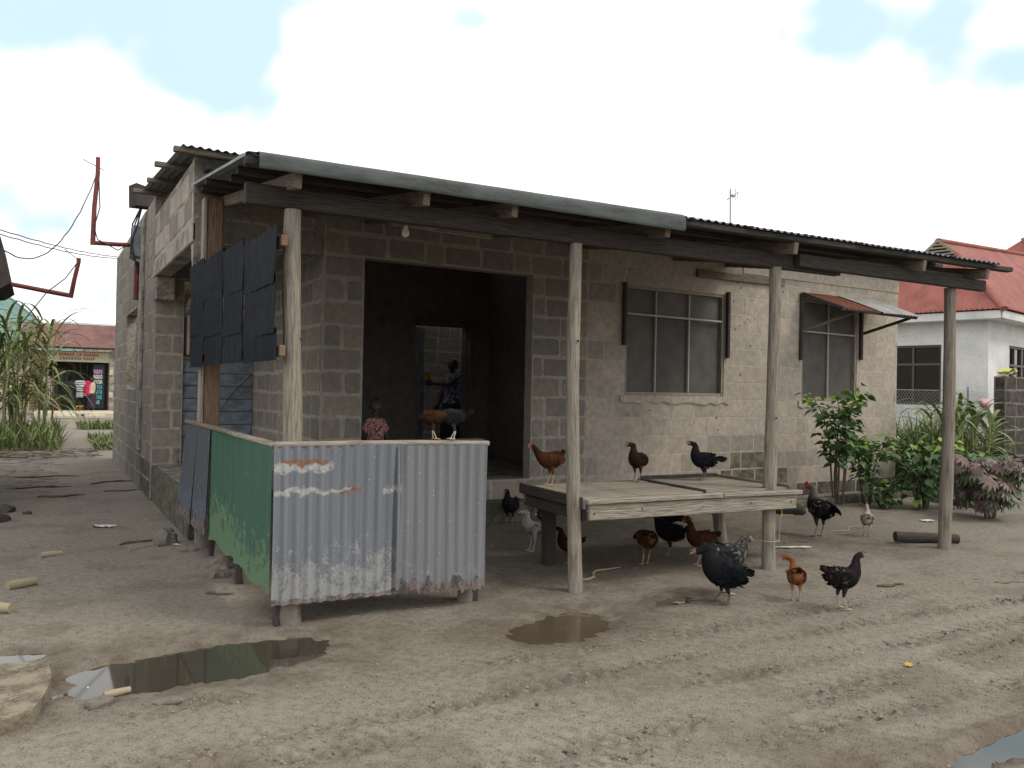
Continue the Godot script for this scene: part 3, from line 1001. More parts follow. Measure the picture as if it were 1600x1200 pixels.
func make_window(H: Node3D, x0: float, x1: float, y0: float, y1: float, bars: Array, rail: float) -> void:
	var W := Node3D.new()
	W.name = "window"
	H.add_child(W, true)
	var z := FZ - 0.045
	var f := 0.04
	var fr := Shape.new()
	for q in [[x0 + f / 2, (y0 + y1) / 2, f, y1 - y0 - 0.004], [x1 - f / 2, (y0 + y1) / 2, f, y1 - y0 - 0.004]]:
		fr.box(Vector3(q[0], q[1], z), Vector3(q[2], q[3], 0.07), Basis(), 0.005)
	for y in [y0 + f / 2, y1 - f / 2]:
		fr.box(Vector3((x0 + x1) / 2, y, z), Vector3(x1 - x0 - 2 * f - 0.004, f, 0.066), Basis(), 0.005)
	obj("frame", fr, M["wood_y"], W)
	for x in bars:
		bar("bar", Vector3(x, y0 + f, z + 0.012), Vector3(x, y1 - f, z + 0.012), 0.026, 0.03, "pale_wood", W, Vector3(0, 0, 1))
	bar("bar", Vector3(x0 + f, rail, z + 0.026), Vector3(x1 - f, rail - 0.012, z + 0.026), 0.03, 0.026, "pale_wood", W)
	var xs := [x0 + f]
	xs.append_array(bars)
	xs.append(x1 - f)
	var ys := [y0 + f, rail, y1 - f]
	for i in xs.size() - 1:
		for j in 2:
			var s := Shape.new()
			s.col = grey(rr(0.75, 1.25))
			s.box(Vector3((xs[i] + xs[i + 1]) / 2, (ys[j] + ys[j + 1]) / 2, z - 0.02), Vector3(xs[i + 1] - xs[i] - 0.004, ys[j + 1] - ys[j] - 0.004, 0.006), Basis(), 0.0)
			obj("pane", s, M["screen"], W)
	# netting hung inside, dusty
	var net := Shape.new()
	var P := PackedVector3Array()
	for j in 7:
		for i in 25:
			P.append(Vector3(lerpf(x0, x1, i / 24.0), lerpf(y0, y1 - 0.02, j / 6.0), z - 0.16 + 0.02 * sin(i * 1.3 + j * 0.3)))
	net.surf(P, 25, 7)
	net.col = grey(1.0)
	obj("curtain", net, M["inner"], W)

# ---------------------------------------------------------------- verandah
func make_verandah() -> void:
	var turn := atan(0.054)
	var V := thing("verandah", "lean-to verandah of corrugated iron on four rough round poles before the house", "verandah", Vector3(1.37, 0, -5.08), -turn)
	var inv := V.transform.affine_inverse()
	var X := Vector3.RIGHT
	var back := func(x: float) -> float:   # where a line at local x meets the front wall
		return (FZ + 0.004 + 5.08 - x * sin(turn)) / cos(turn)
	var slope := 0.163
	var roof_y := func(z: float) -> float:
		return 2.855 + (0.28 - z) * slope
	# posts
	var px := [0.0, 2.125, 4.12, 6.5]
	var rad := [0.058, 0.051, 0.055, 0.058]
	var lean := [Vector3(-0.015, 0, 0.01), Vector3(-0.05, 0, 0.0), Vector3(-0.01, 0, 0), Vector3(0.02, 0, 0)]
	for k in 4:
		var s := Shape.new()
		var pts := []
		var rs := []
		for i in 15:
			var t := i / 14.0
			pts.append(Vector3(lean[k].x * t + 0.012 * sin(t * 5.0 + k * 2.0), (-0.1 if k > 0 else 0.2) + t * (2.72 if k > 0 else 2.42), lean[k].z * t + 0.01 * cos(t * 4.0 + k)))
			rs.append(rad[k] * (1.08 - 0.16 * t + 0.03 * sin(t * 17.0 + k)))
		s.tube(pts, rs, 20, true, 1.0, 0.02)
		var p := obj("post", s, M["pole"] if k < 3 else M["pole_grey"], V, Vector3(px[k], 0, 0))
		# knots and a split collar at the foot
		for i in 5:
			var kn := Shape.new()
			var a := rr(-0.5, 2.4)
			var y := rr(0.5, 2.4)
			var c: Vector3 = Vector3(sin(a) * rad[k] * 0.98, y, cos(a) * rad[k] * 0.98) + lean[k] * (y / 2.7)
			kn.tube([c, c + Vector3(sin(a), 0.2, cos(a)) * 0.008], [0.016 * rr(0.5, 1.0), 0.006], 7)
			obj("knot", kn, M["dark_wood_y"], p)
	# beam along the posts, in two lapped lengths
	bar("beam", Vector3(-0.32, 2.69, 0.0), Vector3(4.9, 2.675, 0.0), 0.075, 0.13, "dark_wood_x", V)
	bar("beam", Vector3(4.3, 2.69, 0.078), Vector3(6.93, 2.665, 0.078), 0.07, 0.11, "dark_wood_x", V)
	bar("beam", Vector3(4.95, 2.72, 0.0), Vector3(6.75, 2.72, 0.0), 0.07, 0.10, "old_wood_x", V)
	# rafters
	for x in [-0.05, 0.78, 1.43, 2.75, 4.1, 5.76, 6.72]:
		var zb: float = back.call(x)
		var ya: float = roof_y.call(0.24) - 0.115
		var yb: float = roof_y.call(zb) - 0.115
		bar("rafter", Vector3(x, ya, 0.26), Vector3(x, yb, zb + 0.005), 0.05, 0.1, "old_wood_x", V)
	# purlins, their ends sticking out on both sides
	var n := 0
	for z in [0.23, -0.42, -1.1, -1.8, -2.5, -3.02]:
		var y: float = roof_y.call(z) - 0.036
		bar("purlin", Vector3(-0.36 + 0.05 * (n % 3), y, z), Vector3(6.90 + 0.06 * (n % 2) + (0.22 if n == 0 else 0.0), y, z), 0.08, 0.045, "dark_wood_x", V)
		n += 1
	# sheets in two rows, the upper over the lower
	for row in 2:
		for k in 12:
			var x0 := -0.33 + k * 0.645
			if x0 > 6.3: continue
			var s := Shape.new()
			s.col = grey(rr(0.85, 1.1))
			var z0 := (0.30 if row == 0 else -1.55) + rr(-0.015, 0.015)
			var zb: float = back.call(x0 + 0.36) + 0.01
			var z1 := -1.75 if row == 0 else zb
			var a := Vector3(x0, roof_y.call(z0) + 0.006 + 0.010 * row + 0.004 * (k % 2), z0)
			var b := Vector3(x0, roof_y.call(z1) + 0.006 + 0.010 * row + 0.004 * (k % 2), z1)
			var dv := (b - a).normalized()
			corr(s, a, X, dv, X.cross(dv).normalized(), 0.722, a.distance_to(b), 0.076, 0.009)
			obj("roof_sheet", s, M["zinc_dull"], V)
	# bent flashing along the left half of the eave
	var fs := Shape.new()
	var prof := [Vector2(-0.16, 0.05), Vector2(0.0, 0.026), Vector2(0.035, 0.012), Vector2(0.05, -0.012), Vector2(0.052, -0.062), Vector2(0.042, -0.078)]
	var P := PackedVector3Array()
	var nx := 26
	for i in nx:
		var x := lerpf(-0.29, 2.86, i / float(nx - 1))
		for k in prof.size():
			var q: Vector2 = prof[k]
			P.append(Vector3(x, roof_y.call(0.28) + q.y + 0.0015 * sin(i * 1.1) * (1.0 if k > 2 else 0.4) - (0.03 * pow(i / 25.0, 2.0) if k > 3 else 0.0), 0.28 + q.x + 0.001 * sin(i * 2.3 + k)))
	fs.surf(P, prof.size(), nx)
	var P2 := PackedVector3Array()
	for i in nx:
		for k in prof.size():
			P2.append(P[i * prof.size() + prof.size() - 1 - k] + Vector3(0, -0.003, -0.003))
	fs.surf(P2, prof.size(), nx)
	obj("eave_flashing", fs, M["flashing"], V)
	# gutter-like strip on the left verge
	var vg := Shape.new()
	var Q := PackedVector3Array()
	for i in 12:
		var z := lerpf(0.26, -3.02, i / 11.0)
		for q in [Vector2(0.08, 0.024), Vector2(0.0, 0.022), Vector2(-0.012, 0.014), Vector2(-0.014, -0.008)]:
			Q.append(Vector3(-0.345 + q.x, roof_y.call(z) + q.y + 0.001 * sin(i * 2.0), z))
	vg.surf(Q, 4, 12)
	obj("verge_strip", vg, M["zinc_dull"], V)
	# batten with an unlit bulb beneath the rafters
	bar("batten", Vector3(1.05, 2.90, -1.25), Vector3(2.0, 2.885, -1.3), 0.05, 0.07, "wood_x", V)
	var lb := Shape.new()
	var bulb := []
	var br := []
	for q in [[0.0, 0.014], [0.02, 0.016], [0.035, 0.024], [0.055, 0.032], [0.075, 0.031], [0.09, 0.02], [0.096, 0.004]]:
		bulb.append(Vector3(1.16, 2.865 - q[0], -1.21))
		br.append(q[1])
	lb.tube(bulb, br, 12)
	lb.col = grey(0.8)
	obj("bulb", lb, M["plastic"], V)
	# square timber carrying the corner of the house
	var tp := Shape.new()
	tp.box(Vector3(0, 1.62, 0), Vector3(0.15, 3.3, 0.12), Basis(), 0.012)
	var t1 := obj("timber_post", tp, M["red_wood"], V)
	t1.transform = inv * Transform3D(Basis(), Vector3(1.375, 0, -7.98))
	var tp2 := Shape.new()
	tp2.box(Vector3(0, 1.62, 0), Vector3(0.03, 3.28, 0.14), Basis(), 0.004)
	var t2 := obj("pale_strip", tp2, M["wood_y"], V)
	t2.transform = inv * Transform3D(Basis(), Vector3(1.284, 0, -7.98))

# ---------------------------------------------------------------- black screen and metal fence
func make_screen() -> void:
	var S := thing("sheet_screen", "torn black corrugated sheets hung as a screen between the pole and the timber post", "screen", Vector3(1.225, 0, 0))
	var cols := [[-4.95, -5.83], [-5.855, -6.61], [-6.635, -7.45], [-7.465, -8.22]]
	var tops := [2.50, 2.55, 2.59, 2.63]
	var nb := 0
	for c in cols.size():
		var z0: float = cols[c][0]
		var z1: float = cols[c][1]
		var top: float = tops[c]
		for r in 3:
			var s := Shape.new()
			s.col = grey(rr(0.8, 1.25))
			var y1 := top - r * 0.31 + rr(-0.012, 0.012)
			var y0 := top - (r + 1) * 0.31 - 0.05
			if r == 2: y0 = 1.665 + rr(-0.012, 0.008)
			var ragged := rr(0.0, 6.0)
			var rough := 0.014 if r == 0 else 0.005
			var edge := func(q: Vector3) -> Vector3:
				var a := sin(q.x * 31.0 + ragged) * 0.5 + sin(q.x * 73.0 + ragged * 2.0) * 0.5
				return Vector3(q.x + 0.010 * sin(q.y * 14.0 + ragged) * (1.0 if q.x > 0.4 else 0.3), q.y + a * (rough if q.y > 0.1 else 0.003), q.z + 0.005 * sin(q.y * 7.0 + ragged + q.x * 3.0))
			corr(s, Vector3(-0.005 * (2 - r) - 0.004 * (c % 2), y0, z0 + rr(-0.004, 0.004)), Vector3(0, 0, -1), Vector3.UP, Vector3(-1, 0, 0), absf(z1 - z0) + rr(-0.006, 0.006), y1 - y0, 0.055, 0.0055, edge, 6)
			obj("sheet", s, M["black_sheet"], S)
			nb += 1
	bar("batten", Vector3(0.04, 2.40, -4.95), Vector3(0.04, 2.52, -7.96), 0.04, 0.07, "red_wood", S)
	bar("batten", Vector3(0.04, 1.72, -4.95), Vector3(0.04, 1.74, -7.96), 0.04, 0.07, "red_wood", S)

# zinc with worn paint, rust lines, mud splash and flaked patches: a picture across (u) and up (v) the sheet
func sheet_picture(sd: int, base: Color, low: Color, low_to: float, rust_lines: Array, flakes: float, foot: float) -> StandardMaterial3D:
	var n := 320
	var a := noise_bytes(sd, 0.02, n, 5)
	var b := noise_bytes(sd + 7, 0.12, n, 3)
	var im := Image.create_empty(n, n, false, Image.FORMAT_RGB8)
	for j in n:
		var v := float(j) / n
		for i in n:
			var u := float(i) / n
			var q := a[j * n + i] / 255.0
			var f := b[j * n + i] / 255.0
			# streaks run down the sheet
			var st := a[((j / 9 + 40) % n) * n + (i * 3) % n] / 255.0
			var c := base * (0.78 + 0.28 * st + 0.18 * (f - 0.5))
			# splashed mud, with a broken upper outline
			var m := clampf((low_to + (q - 0.5) * 0.5 + (f - 0.5) * 0.3 - v) * 6.0, 0.0, 1.0)
			c = c.lerp(low * (0.9 + 0.2 * f), m * 0.75)
			for r in rust_lines:
				if u > r[1] and u < r[2]:
					var d: float = absf(v - r[0] - (q - 0.5) * 0.06) / r[3]
					if d < 1.0:
						var w: float = clampf((1.0 - d) * 2.0 * (0.3 + f * 1.4) - 0.25, 0.0, 1.0)
						var rc := Color(0.40, 0.40, 0.395) if r[4] == 0 else Color(0.25, 0.125, 0.075)
						c = c.lerp(rc * (0.7 + 0.5 * f), w)
			if f * 0.6 + q * 0.4 > 1.0 - flakes:
				c = c.lerp(Color(0.55, 0.56, 0.56), 0.6)
			if v < foot * (0.5 + q):
				c = c.lerp(Color(0.23, 0.17, 0.155) * (0.5 + 0.9 * f) if f + q < 1.12 else Color(0.03, 0.022, 0.018), 0.75)
			im.set_pixel(i, j, Color(c.r, c.g, c.b).linear_to_srgb())
	var m2 := StandardMaterial3D.new()
	m2.albedo_texture = ImageTexture.create_from_image(im)
	m2.roughness = 0.55
	m2.metallic = 0.2
	m2.metallic_specular = 0.45
	return m2

func make_fence() -> void:
	var F := thing("metal_fence", "low fence of grey and green corrugated iron sheets round the porch corner", "fence", Vector3(1.25, 0, -5.02))
	# front: two bare zinc sheets
	var turn := 0.054
	var X := Vector3(cos(turn), 0, sin(turn))
	var Z := Vector3(-sin(turn), 0, cos(turn))
	var m1 := sheet_picture(71, Color(0.19, 0.205, 0.228), Color(0.34, 0.335, 0.325), 0.27, [[0.86, 0.0, 0.45, 0.035, 0], [0.885, 0.05, 0.42, 0.02, 1], [0.70, 0.0, 0.6, 0.022, 0], [0.70, 0.85, 1.0, 0.03, 0], [0.69, 0.5, 0.68, 0.016, 1]], 0.17, 0.03)
	var m2 := sheet_picture(75, Color(0.20, 0.212, 0.222), Color(0.245, 0.25, 0.255), 0.10, [], 0.2, 0.075)
	var s := Shape.new()
	var low := func(q: Vector3, a: float, b: float, w: float, l: float, jag: float) -> Vector3:
		# bottom edge from height a to b, torn where jag
		var e := lerpf(a, b, q.x / w)
		e += jag * (0.5 * sin(q.x * 61.0) + 0.35 * sin(q.x * 137.0 + 1.0) + 0.3 * sin(q.x * 23.0))
		return Vector3(q.x, lerpf(e, l, q.y / l), q.z + 0.008 * sin(q.y * 3.0 + q.x * 5.0))
	corr(s, Vector3(-0.01, 0.0, 0.02), X, Vector3.UP, Z, 0.83, 1.135, 0.076, 0.011, func(q: Vector3) -> Vector3: return low.call(q, 0.145, 0.14, 0.83, 1.135, 0.002), 8)
	obj("sheet", s, m1, F).set_meta("label", "bare zinc sheet with a rusted line and pale mud splash")
	s = Shape.new()
	corr(s, Vector3(-0.01, 0.0, 0.024) + X * 0.80, X, Vector3.UP, Z, 0.66, 1.125, 0.076, 0.011, func(q: Vector3) -> Vector3: return low.call(q, 0.155, 0.115, 0.66, 1.125, 0.024), 10)
	obj("sheet", s, m2, F).set_meta("label", "grey zinc sheet rusted through along its lower edge")
	# side: two green sheets and two slate grey ones that lean outwards
	var mg := sheet_picture(81, Color(0.055, 0.135, 0.096), Color(0.15, 0.24, 0.13), 0.40, [], 0.2, 0.0)
	var mg2 := sheet_picture(83, Color(0.058, 0.14, 0.10), Color(0.16, 0.25, 0.135), 0.30, [], 0.2, 0.0)
	var ms := sheet_picture(87, Color(0.085, 0.093, 0.112), Color(0.105, 0.12, 0.15), 0.4, [], 0.2, 0.13)
	var spans := [[0.0, -1.10, mg2, "green painted sheet nearest the corner", 0.0], [-1.06, -2.13, mg, "green painted sheet in the middle of the side", 0.0], [-2.10, -2.78, ms, "slate grey sheet behind the green ones", 0.03], [-2.74, -3.42, ms, "slate grey sheet with a rusty foot at the far end", 0.06]]
	var k := 0
	for q in spans:
		var w: float = q[0] - q[1]
		s = Shape.new()
		var y0: float = 0.20 + 0.01 * k
		var fl: float = q[4]
		corr(s, Vector3(-0.012 + 0.004 * (k % 2), 0, q[0]), Vector3(0, 0, -1), Vector3.UP, Vector3(-1, 0, 0), w, 1.13, 0.076, 0.004 if k < 2 else 0.006, func(p: Vector3) -> Vector3: return Vector3(p.x, lerpf(y0 + 0.02 * sin(p.x * 9.0 + k), 1.13, p.y / 1.13), p.z + (fl + 0.03 * p.x * (1.0 if fl > 0 else 0.0)) * (1.0 - p.y / 1.13)), 6)
		obj("sheet", s, q[2], F).set_meta("label", q[3])
		k += 1
	# rail along the top
	var r1 := Shape.new()
	r1.tube([Vector3(0, 1.137, 0), Vector3(0, 1.139, 0) + X * 0.5, Vector3(0, 1.137, 0) + X * 1.0, Vector3(0, 1.127, 0) + X * 1.47], [0.02], 8, true, 0.9, 0.05)
	obj("rail", r1, M["wood_x"], F)
	bar("rail", Vector3(0.02, 1.132, -0.03), Vector3(0.0, 1.14, -1.3), 0.07, 0.025, "wood_x", F)
	bar("rail", Vector3(0.0, 1.142, -1.25), Vector3(-0.0, 1.14, -3.45), 0.06, 0.03, "old_wood_x", F)
	bar("perch_plank", Vector3(0.82, 1.142, -0.045), Vector3(1.46, 1.145, -0.0), 0.09, 0.022, "dark_wood_x", F)
	# lumps of concrete and stakes it stands on
	for q in [[0.125, -0.065, 0.072, 0.2], [1.37, -0.05, 0.055, 0.19], [0.14, -1.26, 0.06, 0.27], [0.1, -2.1, 0.06, 0.28], [0.05, -2.8, 0.05, 0.28]]:
		s = Shape.new()
		var pts := []
		var rs := []
		for i in 6:
			pts.append(Vector3(q[0] + rr(-0.006, 0.006), -0.08 + (q[3] + 0.16) * i / 5.0, q[1]))
			rs.append(q[2] * (1.15 - 0.05 * i) * rr(0.92, 1.06))
		s.tube(pts, rs, 9, true, 1.0, 0.06)
		obj("leg", s, M["stone"], F)
	for q in [[0.02, 0.0], [1.4, 0.02], [0.03, -1.2], [0.03, -2.3], [0.03, -3.3]]:
		bar("stake", Vector3(q[0] + 0.03, 0.0, q[1] - 0.05), Vector3(q[0] + 0.03, 1.11, q[1] - 0.05), 0.05, 0.05, "dark_wood_x", F, Vector3(0, 0, 1))

# ---------------------------------------------------------------- fowl
# spine stations: x, y, half width, half height; the bird looks along +x, its feet stand at y = 0
func catmull(p: Array, t: float) -> Vector4:
	var n := p.size() - 1
	var f := clampf(t, 0.0, 1.0) * n
	var i := mini(int(f), n - 1)
	var u := f - i
	var a: Vector4 = p[maxi(i - 1, 0)]
	var b: Vector4 = p[i]
	var c: Vector4 = p[i + 1]
	var d: Vector4 = p[mini(i + 2, n)]
	return 0.5 * ((2.0 * b) + (c - a) * u + (2.0 * a - 5.0 * b + 4.0 * c - d) * u * u + (3.0 * b - a - 3.0 * c + d) * u * u * u)

# d: size, body colour, back colour, neck colour, tail colour, leg colour, speckle colour and share, neck pose, head turn, comb, tail lift, plump, stride
func make_bird(at: Vector3, turn: float, label: String, d: Dictionary) -> Node3D:
	var sc: float = d.get("size", 1.0)
	var B := thing("chicken" if not d.get("rooster", false) else "rooster", label, "chicken" if not d.get("rooster", false) else "rooster", at, turn, "chickens round the porch")
	B.scale = Vector3.ONE * sc
	var body: Color = d["body"]
	var back: Color = d.get("back", body)
	var neck: Color = d.get("neck", body)
	var tail: Color = d.get("tail", body)
	var leg: Color = d.get("leg", Color(0.42, 0.33, 0.22))
	var spk: Color = d.get("speck", body)
	var spk_share: float = d.get("speck_share", 0.0)
	var pl: float = d.get("plump", 1.0)
	var lift: float = d.get("leg_len", 1.0)
	var hy: float = 0.105 * lift       # belly height offset
	var pitch: float = d.get("pitch", 0.0)
	var nk: String = d.get("pose", "up")
	var st := [Vector4(-0.128, 0.150, 0.001, 0.001), Vector4(-0.105, 0.140, 0.045 * pl, 0.045 * pl), Vector4(-0.055, 0.118, 0.072 * pl, 0.072 * pl), Vector4(0.0, 0.105, 0.082 * pl, 0.082 * pl), Vector4(0.05, 0.112, 0.075 * pl, 0.078 * pl)]
	match nk:
		"up":
			st.append_array([Vector4(0.088, 0.142, 0.052 * pl, 0.060), Vector4(0.106, 0.182, 0.034, 0.040), Vector4(0.114, 0.220, 0.025, 0.030), Vector4(0.120, 0.250, 0.021, 0.025), Vector4(0.133, 0.272, 0.020, 0.022), Vector4(0.150, 0.276, 0.016, 0.018), Vector4(0.164, 0.272, 0.008, 0.010)])
		"forward":
			st.append_array([Vector4(0.095, 0.138, 0.052 * pl, 0.058), Vector4(0.128, 0.170, 0.034, 0.038), Vector4(0.150, 0.200, 0.025, 0.029), Vector4(0.166, 0.224, 0.021, 0.024), Vector4(0.184, 0.240, 0.020, 0.022), Vector4(0.202, 0.240, 0.016, 0.017), Vector4(0.216, 0.235, 0.008, 0.010)])
		"low":
			st.append_array([Vector4(0.098, 0.118, 0.052 * pl, 0.056), Vector4(0.136, 0.118, 0.036, 0.038), Vector4(0.166, 0.110, 0.026, 0.029), Vector4(0.188, 0.098, 0.021, 0.024), Vector4(0.206, 0.090, 0.020, 0.022), Vector4(0.222, 0.082, 0.016, 0.017), Vector4(0.234, 0.073, 0.008, 0.010)])
		"tucked":
			st.append_array([Vector4(0.092, 0.135, 0.058 * pl, 0.062), Vector4(0.112, 0.160, 0.042, 0.045), Vector4(0.124, 0.184, 0.030, 0.034), Vector4(0.134, 0.202, 0.024, 0.027), Vector4(0.148, 0.214, 0.021, 0.022), Vector4(0.164, 0.214, 0.016, 0.017), Vector4(0.177, 0.208, 0.008, 0.010)])
	var hip := Vector3(-0.005, 0.10 + hy, 0)
	var yaw: float = d.get("head_yaw", 0.0)
	var bend := func(p: Vector3, t: float) -> Vector3:
		# pitch about the hip, then the neck turns
		var q := (p + Vector3(0, hy, 0) - hip)
		q = q.rotated(Vector3(0, 0, 1), pitch * (1.0 - smoothstep(0.62, 0.85, t)))
		q += hip
		var k := smoothstep(0.5, 0.95, t)
		if absf(yaw) > 0.001 and k > 0.0:
			var pv := Vector3(0.08, q.y, 0)
			q = pv + (q - pv).rotated(Vector3.UP, yaw * k)
		return q
	var tint := func(t: float, up: float, seedv: Vector3) -> Color:
		var c := body.lerp(back, smoothstep(-0.1, 0.7, up))
		c = c.lerp(neck, smoothstep(0.42, 0.62, t))
		if spk_share > 0.0 and nz.get_noise_3dv(seedv * 900.0) > 0.5 - spk_share: c = c.lerp(spk, 0.8)
		return c * (0.85 + 0.3 * absf(nz.get_noise_3dv(seedv * 300.0)))
	var nu := 20
	var nv := 40
	var P := PackedVector3Array()
	var C := PackedColorArray()
	var spine: Array[Vector3] = []
	var radii: Array[Vector2] = []
	for j in nv:
		var q := catmull(st, j / (nv - 1.0))
		spine.append(bend.call(Vector3(q.x, q.y, 0), j / (nv - 1.0)))
		radii.append(Vector2(q.z, q.w))
	var off := Vector3(rng.randf(), rng.randf(), rng.randf())
	var face: Color = d.get("face", Color(0.30, 0.10, 0.07))
	var side: Array[Vector3] = []
	var upv: Array[Vector3] = []
	for j in nv:
		var t := (spine[mini(j + 1, nv - 1)] - spine[maxi(j - 1, 0)]).normalized()
		var s := Vector3(0, 0, 1) if yaw == 0.0 else Vector3(0, 0, 1).rotated(Vector3.UP, yaw * smoothstep(0.5, 0.95, j / (nv - 1.0)))
		s = (s - t * s.dot(t)).normalized()
		var u := s.cross(t).normalized()
		side.append(s)
		upv.append(u)
		for i in nu:
			var a := TAU * i / nu
			var r := radii[j]
			var ruff := 1.0 + 0.05 * nz.get_noise_3dv(Vector3(cos(a), sin(a), j * 0.22) * 60.0 + off * 50.0) * (1.0 if j < 30 else 0.2)
			var p := spine[j] + s * cos(a) * r.x * ruff + u * sin(a) * r.y * ruff
			P.append(p)
			var col: Color = tint.call(j / (nv - 1.0), sin(a), p + off)
			if j > nv - 6: col = col.lerp(face, 0.75)
			C.append(col)
	var bs := Shape.new()
	bs.surf(P, nu, nv, true, PackedVector2Array(), C)
	obj("body", bs, M["feather"], B)
	# the contour feathers, lying back over one another
	var fs := Shape.new()
	for k in 520:
		var j := rng.randi_range(3, nv - 9)
		var a := rr(0, TAU)
		var r := radii[j]
		var dirn := side[j] * cos(a) + upv[j] * sin(a)
		var t := (spine[mini(j + 1, nv - 1)] - spine[j - 1]).normalized()
		var p := spine[j] + side[j] * cos(a) * r.x * 0.97 + upv[j] * sin(a) * r.y * 0.97
		var l := clampf(r.x * 0.5, 0.011, 0.034) * rr(0.8, 1.3)
		var w := l * 0.36
		var acr := dirn.cross(t).normalized()
		var tip := p - t * l + dirn * l * rr(0.08, 0.32) + acr * l * rr(-0.15, 0.15)
		fs.col = tint.call(j / (nv - 1.0), sin(a), p + off) * rr(0.55, 1.4)
		if spk_share > 0.0 and rng.randf() < spk_share * 0.9: fs.col = spk * rr(0.7, 1.1)
		var m1 := p - t * l * 0.55 + acr * w + dirn * l * 0.07
		var m2 := p - t * l * 0.55 - acr * w + dirn * l * 0.07
		var ridge := p - t * l * 0.5 + dirn * l * 0.12
		fs.tri(p, m1, ridge)
		fs.tri(p, ridge, m2)
		fs.tri(m1, tip, ridge)
		fs.tri(ridge, tip, m2)
	obj("plumage", fs, M["feather"], B).set_meta("kind", "stuff")
	# wings: coverts and long quills folded along the flank
	for sd in [-1.0, 1.0]:
		var w := Shape.new()
		var sh: Vector3 = bend.call(Vector3(0.062, 0.150, 0), 0.36)
		for row in 3:
			for k in 6:
				var f := k / 5.0
				var root: Vector3 = sh + (Vector3(-0.018 - 0.055 * row * 0.6, 0.010 - 0.052 * f - 0.004 * row, 0)).rotated(Vector3(0, 0, 1), pitch)
				var l := [0.055, 0.075, 0.098][row] as float
				var ang := PI + 0.20 + 0.10 * f - pitch * -1.0
				var dr := Vector3(cos(ang - 0.12 * f), sin(ang) * (0.9 - 0.8 * f) - 0.12, 0).normalized()
				var lat := 0.080 * pl * (1.0 - 0.22 * absf(f - 0.4)) + 0.004 * (2 - row)
				w.col = (d.get("wing", back.lerp(body, 0.4)) as Color) * (1.0 - 0.14 * row) * rr(0.75, 1.2)
				if spk_share > 0.0 and rng.randf() < spk_share * 0.6: w.col = spk * 0.9
				var a0: Vector3 = root + Vector3(0, 0, sd * lat)
				var up := Vector3(0, 0.013 + 0.003 * row, 0)
				var tip: Vector3 = root + dr * l + Vector3(0, 0, sd * lat * 0.74)
				var mid: Vector3 = root + dr * l * 0.6 + Vector3(0, 0, sd * (lat * 0.97 + 0.004))
				w.tri(a0, mid + up, mid)
				w.tri(a0, mid, mid - up)
				w.tri(mid + up, tip, mid)
				w.tri(mid, tip, mid - up)
		obj("wing", w, M["feather"], B)
	# tail
	var tl := Shape.new()
	var tr: Vector3 = bend.call(Vector3(-0.10, 0.150, 0), 0.04)
	var raise: float = d.get("tail_lift", 0.55) + pitch * -0.4
	var tlen: float = d.get("tail_len", 0.11)
	for k in 12:
		var f := (k / 11.0) * 2.0 - 1.0
		var el := raise + (1.0 - absf(f)) * 0.45
		var dr := Vector3(-cos(el), sin(el), f * 0.32).normalized()
		var acr := Vector3(sin(el), cos(el), 0) * 0.016
		var l := tlen * rr(0.85, 1.1) * (1.0 - 0.25 * absf(f))
		var droop := Vector3(0, -l * 0.18 * (2.2 if d.get("rooster", false) else 0.6), 0)
		tl.col = tail * rr(0.7, 1.2)
		var p0 := tr + Vector3(0, 0.004, f * 0.012)
		var p1 := p0 + dr * l * 0.55
		var p2 := p0 + dr * l + droop
		var th := Vector3(0, 0, 0.002)
		tl.quad(p0 - acr * 0.4, p1 - acr, p1 + th, p0 + th)
		tl.quad(p0 + th, p1 + th, p1 + acr, p0 + acr * 0.4)
		tl.quad(p1 - acr, p2 - acr * 0.35, p2 + th, p1 + th)
		tl.quad(p1 + th, p2 + th, p2 + acr * 0.35, p1 + acr)
	obj("tail", tl, M["feather"], B)
	# legs
	var stride: float = d.get("stride", 0.0)
	for sd in [-1.0, 1.0]:
		var L := Shape.new()
		var foot := Vector3(0.012 + sd * stride, 0.004 + (d.get("raised", 0.0) if sd > 0 else 0.0), sd * 0.034)
		var hock := Vector3(foot.x * 0.55 - 0.020, foot.y + 0.072 * lift, sd * 0.034)
		var th := Vector3(0.004, 0.075 + hy, sd * 0.040)
		L.col = body.lerp(back, 0.15) * 0.9
		L.tube([th + Vector3(0, 0.02, 0), th, th.lerp(hock, 0.55), hock + (th - hock) * 0.06], [0.030, 0.032, 0.018, 0.0085], 10)
		L.col = leg
		L.tube([hock + (th - hock) * 0.12, hock, hock.lerp(foot, 0.5), foot + Vector3(0, 0.006, 0)], [0.0068, 0.0072, 0.0056, 0.0062], 7)
		for a in [-0.5, 0.0, 0.5, PI]:
			var l := 0.042 if absf(a) < 1.0 else 0.020
			var to := foot + Vector3(cos(a), 0, sin(a)) * l
			var mid := foot + Vector3(cos(a), 0, sin(a)) * l * 0.5 + Vector3(0, 0.004, 0)
			L.tube([foot + Vector3(0, 0.005, 0), mid, to + Vector3(0, 0.001, 0)], [0.0058, 0.0045, 0.0022], 6)
		obj("leg", L, M["plastic"], B)
	# head furniture
	var hp := spine[nv - 4]
	var ht := (spine[nv - 1] - spine[nv - 5]).normalized()
	var hs := side[nv - 4]
	var hu := hs.cross(ht).normalized()
	var bk := Shape.new()
	bk.col = d.get("beak", Color(0.30, 0.24, 0.15))
	var tipp := spine[nv - 1]
	bk.tube([tipp - ht * 0.008, tipp + ht * 0.004, tipp + ht * 0.013 - hu * 0.002, tipp + ht * 0.020 - hu * 0.006], [0.0085, 0.0075, 0.0045, 0.001], 8)
	obj("beak", bk, M["plastic"], B)
	var comb: float = d.get("comb", 0.5)
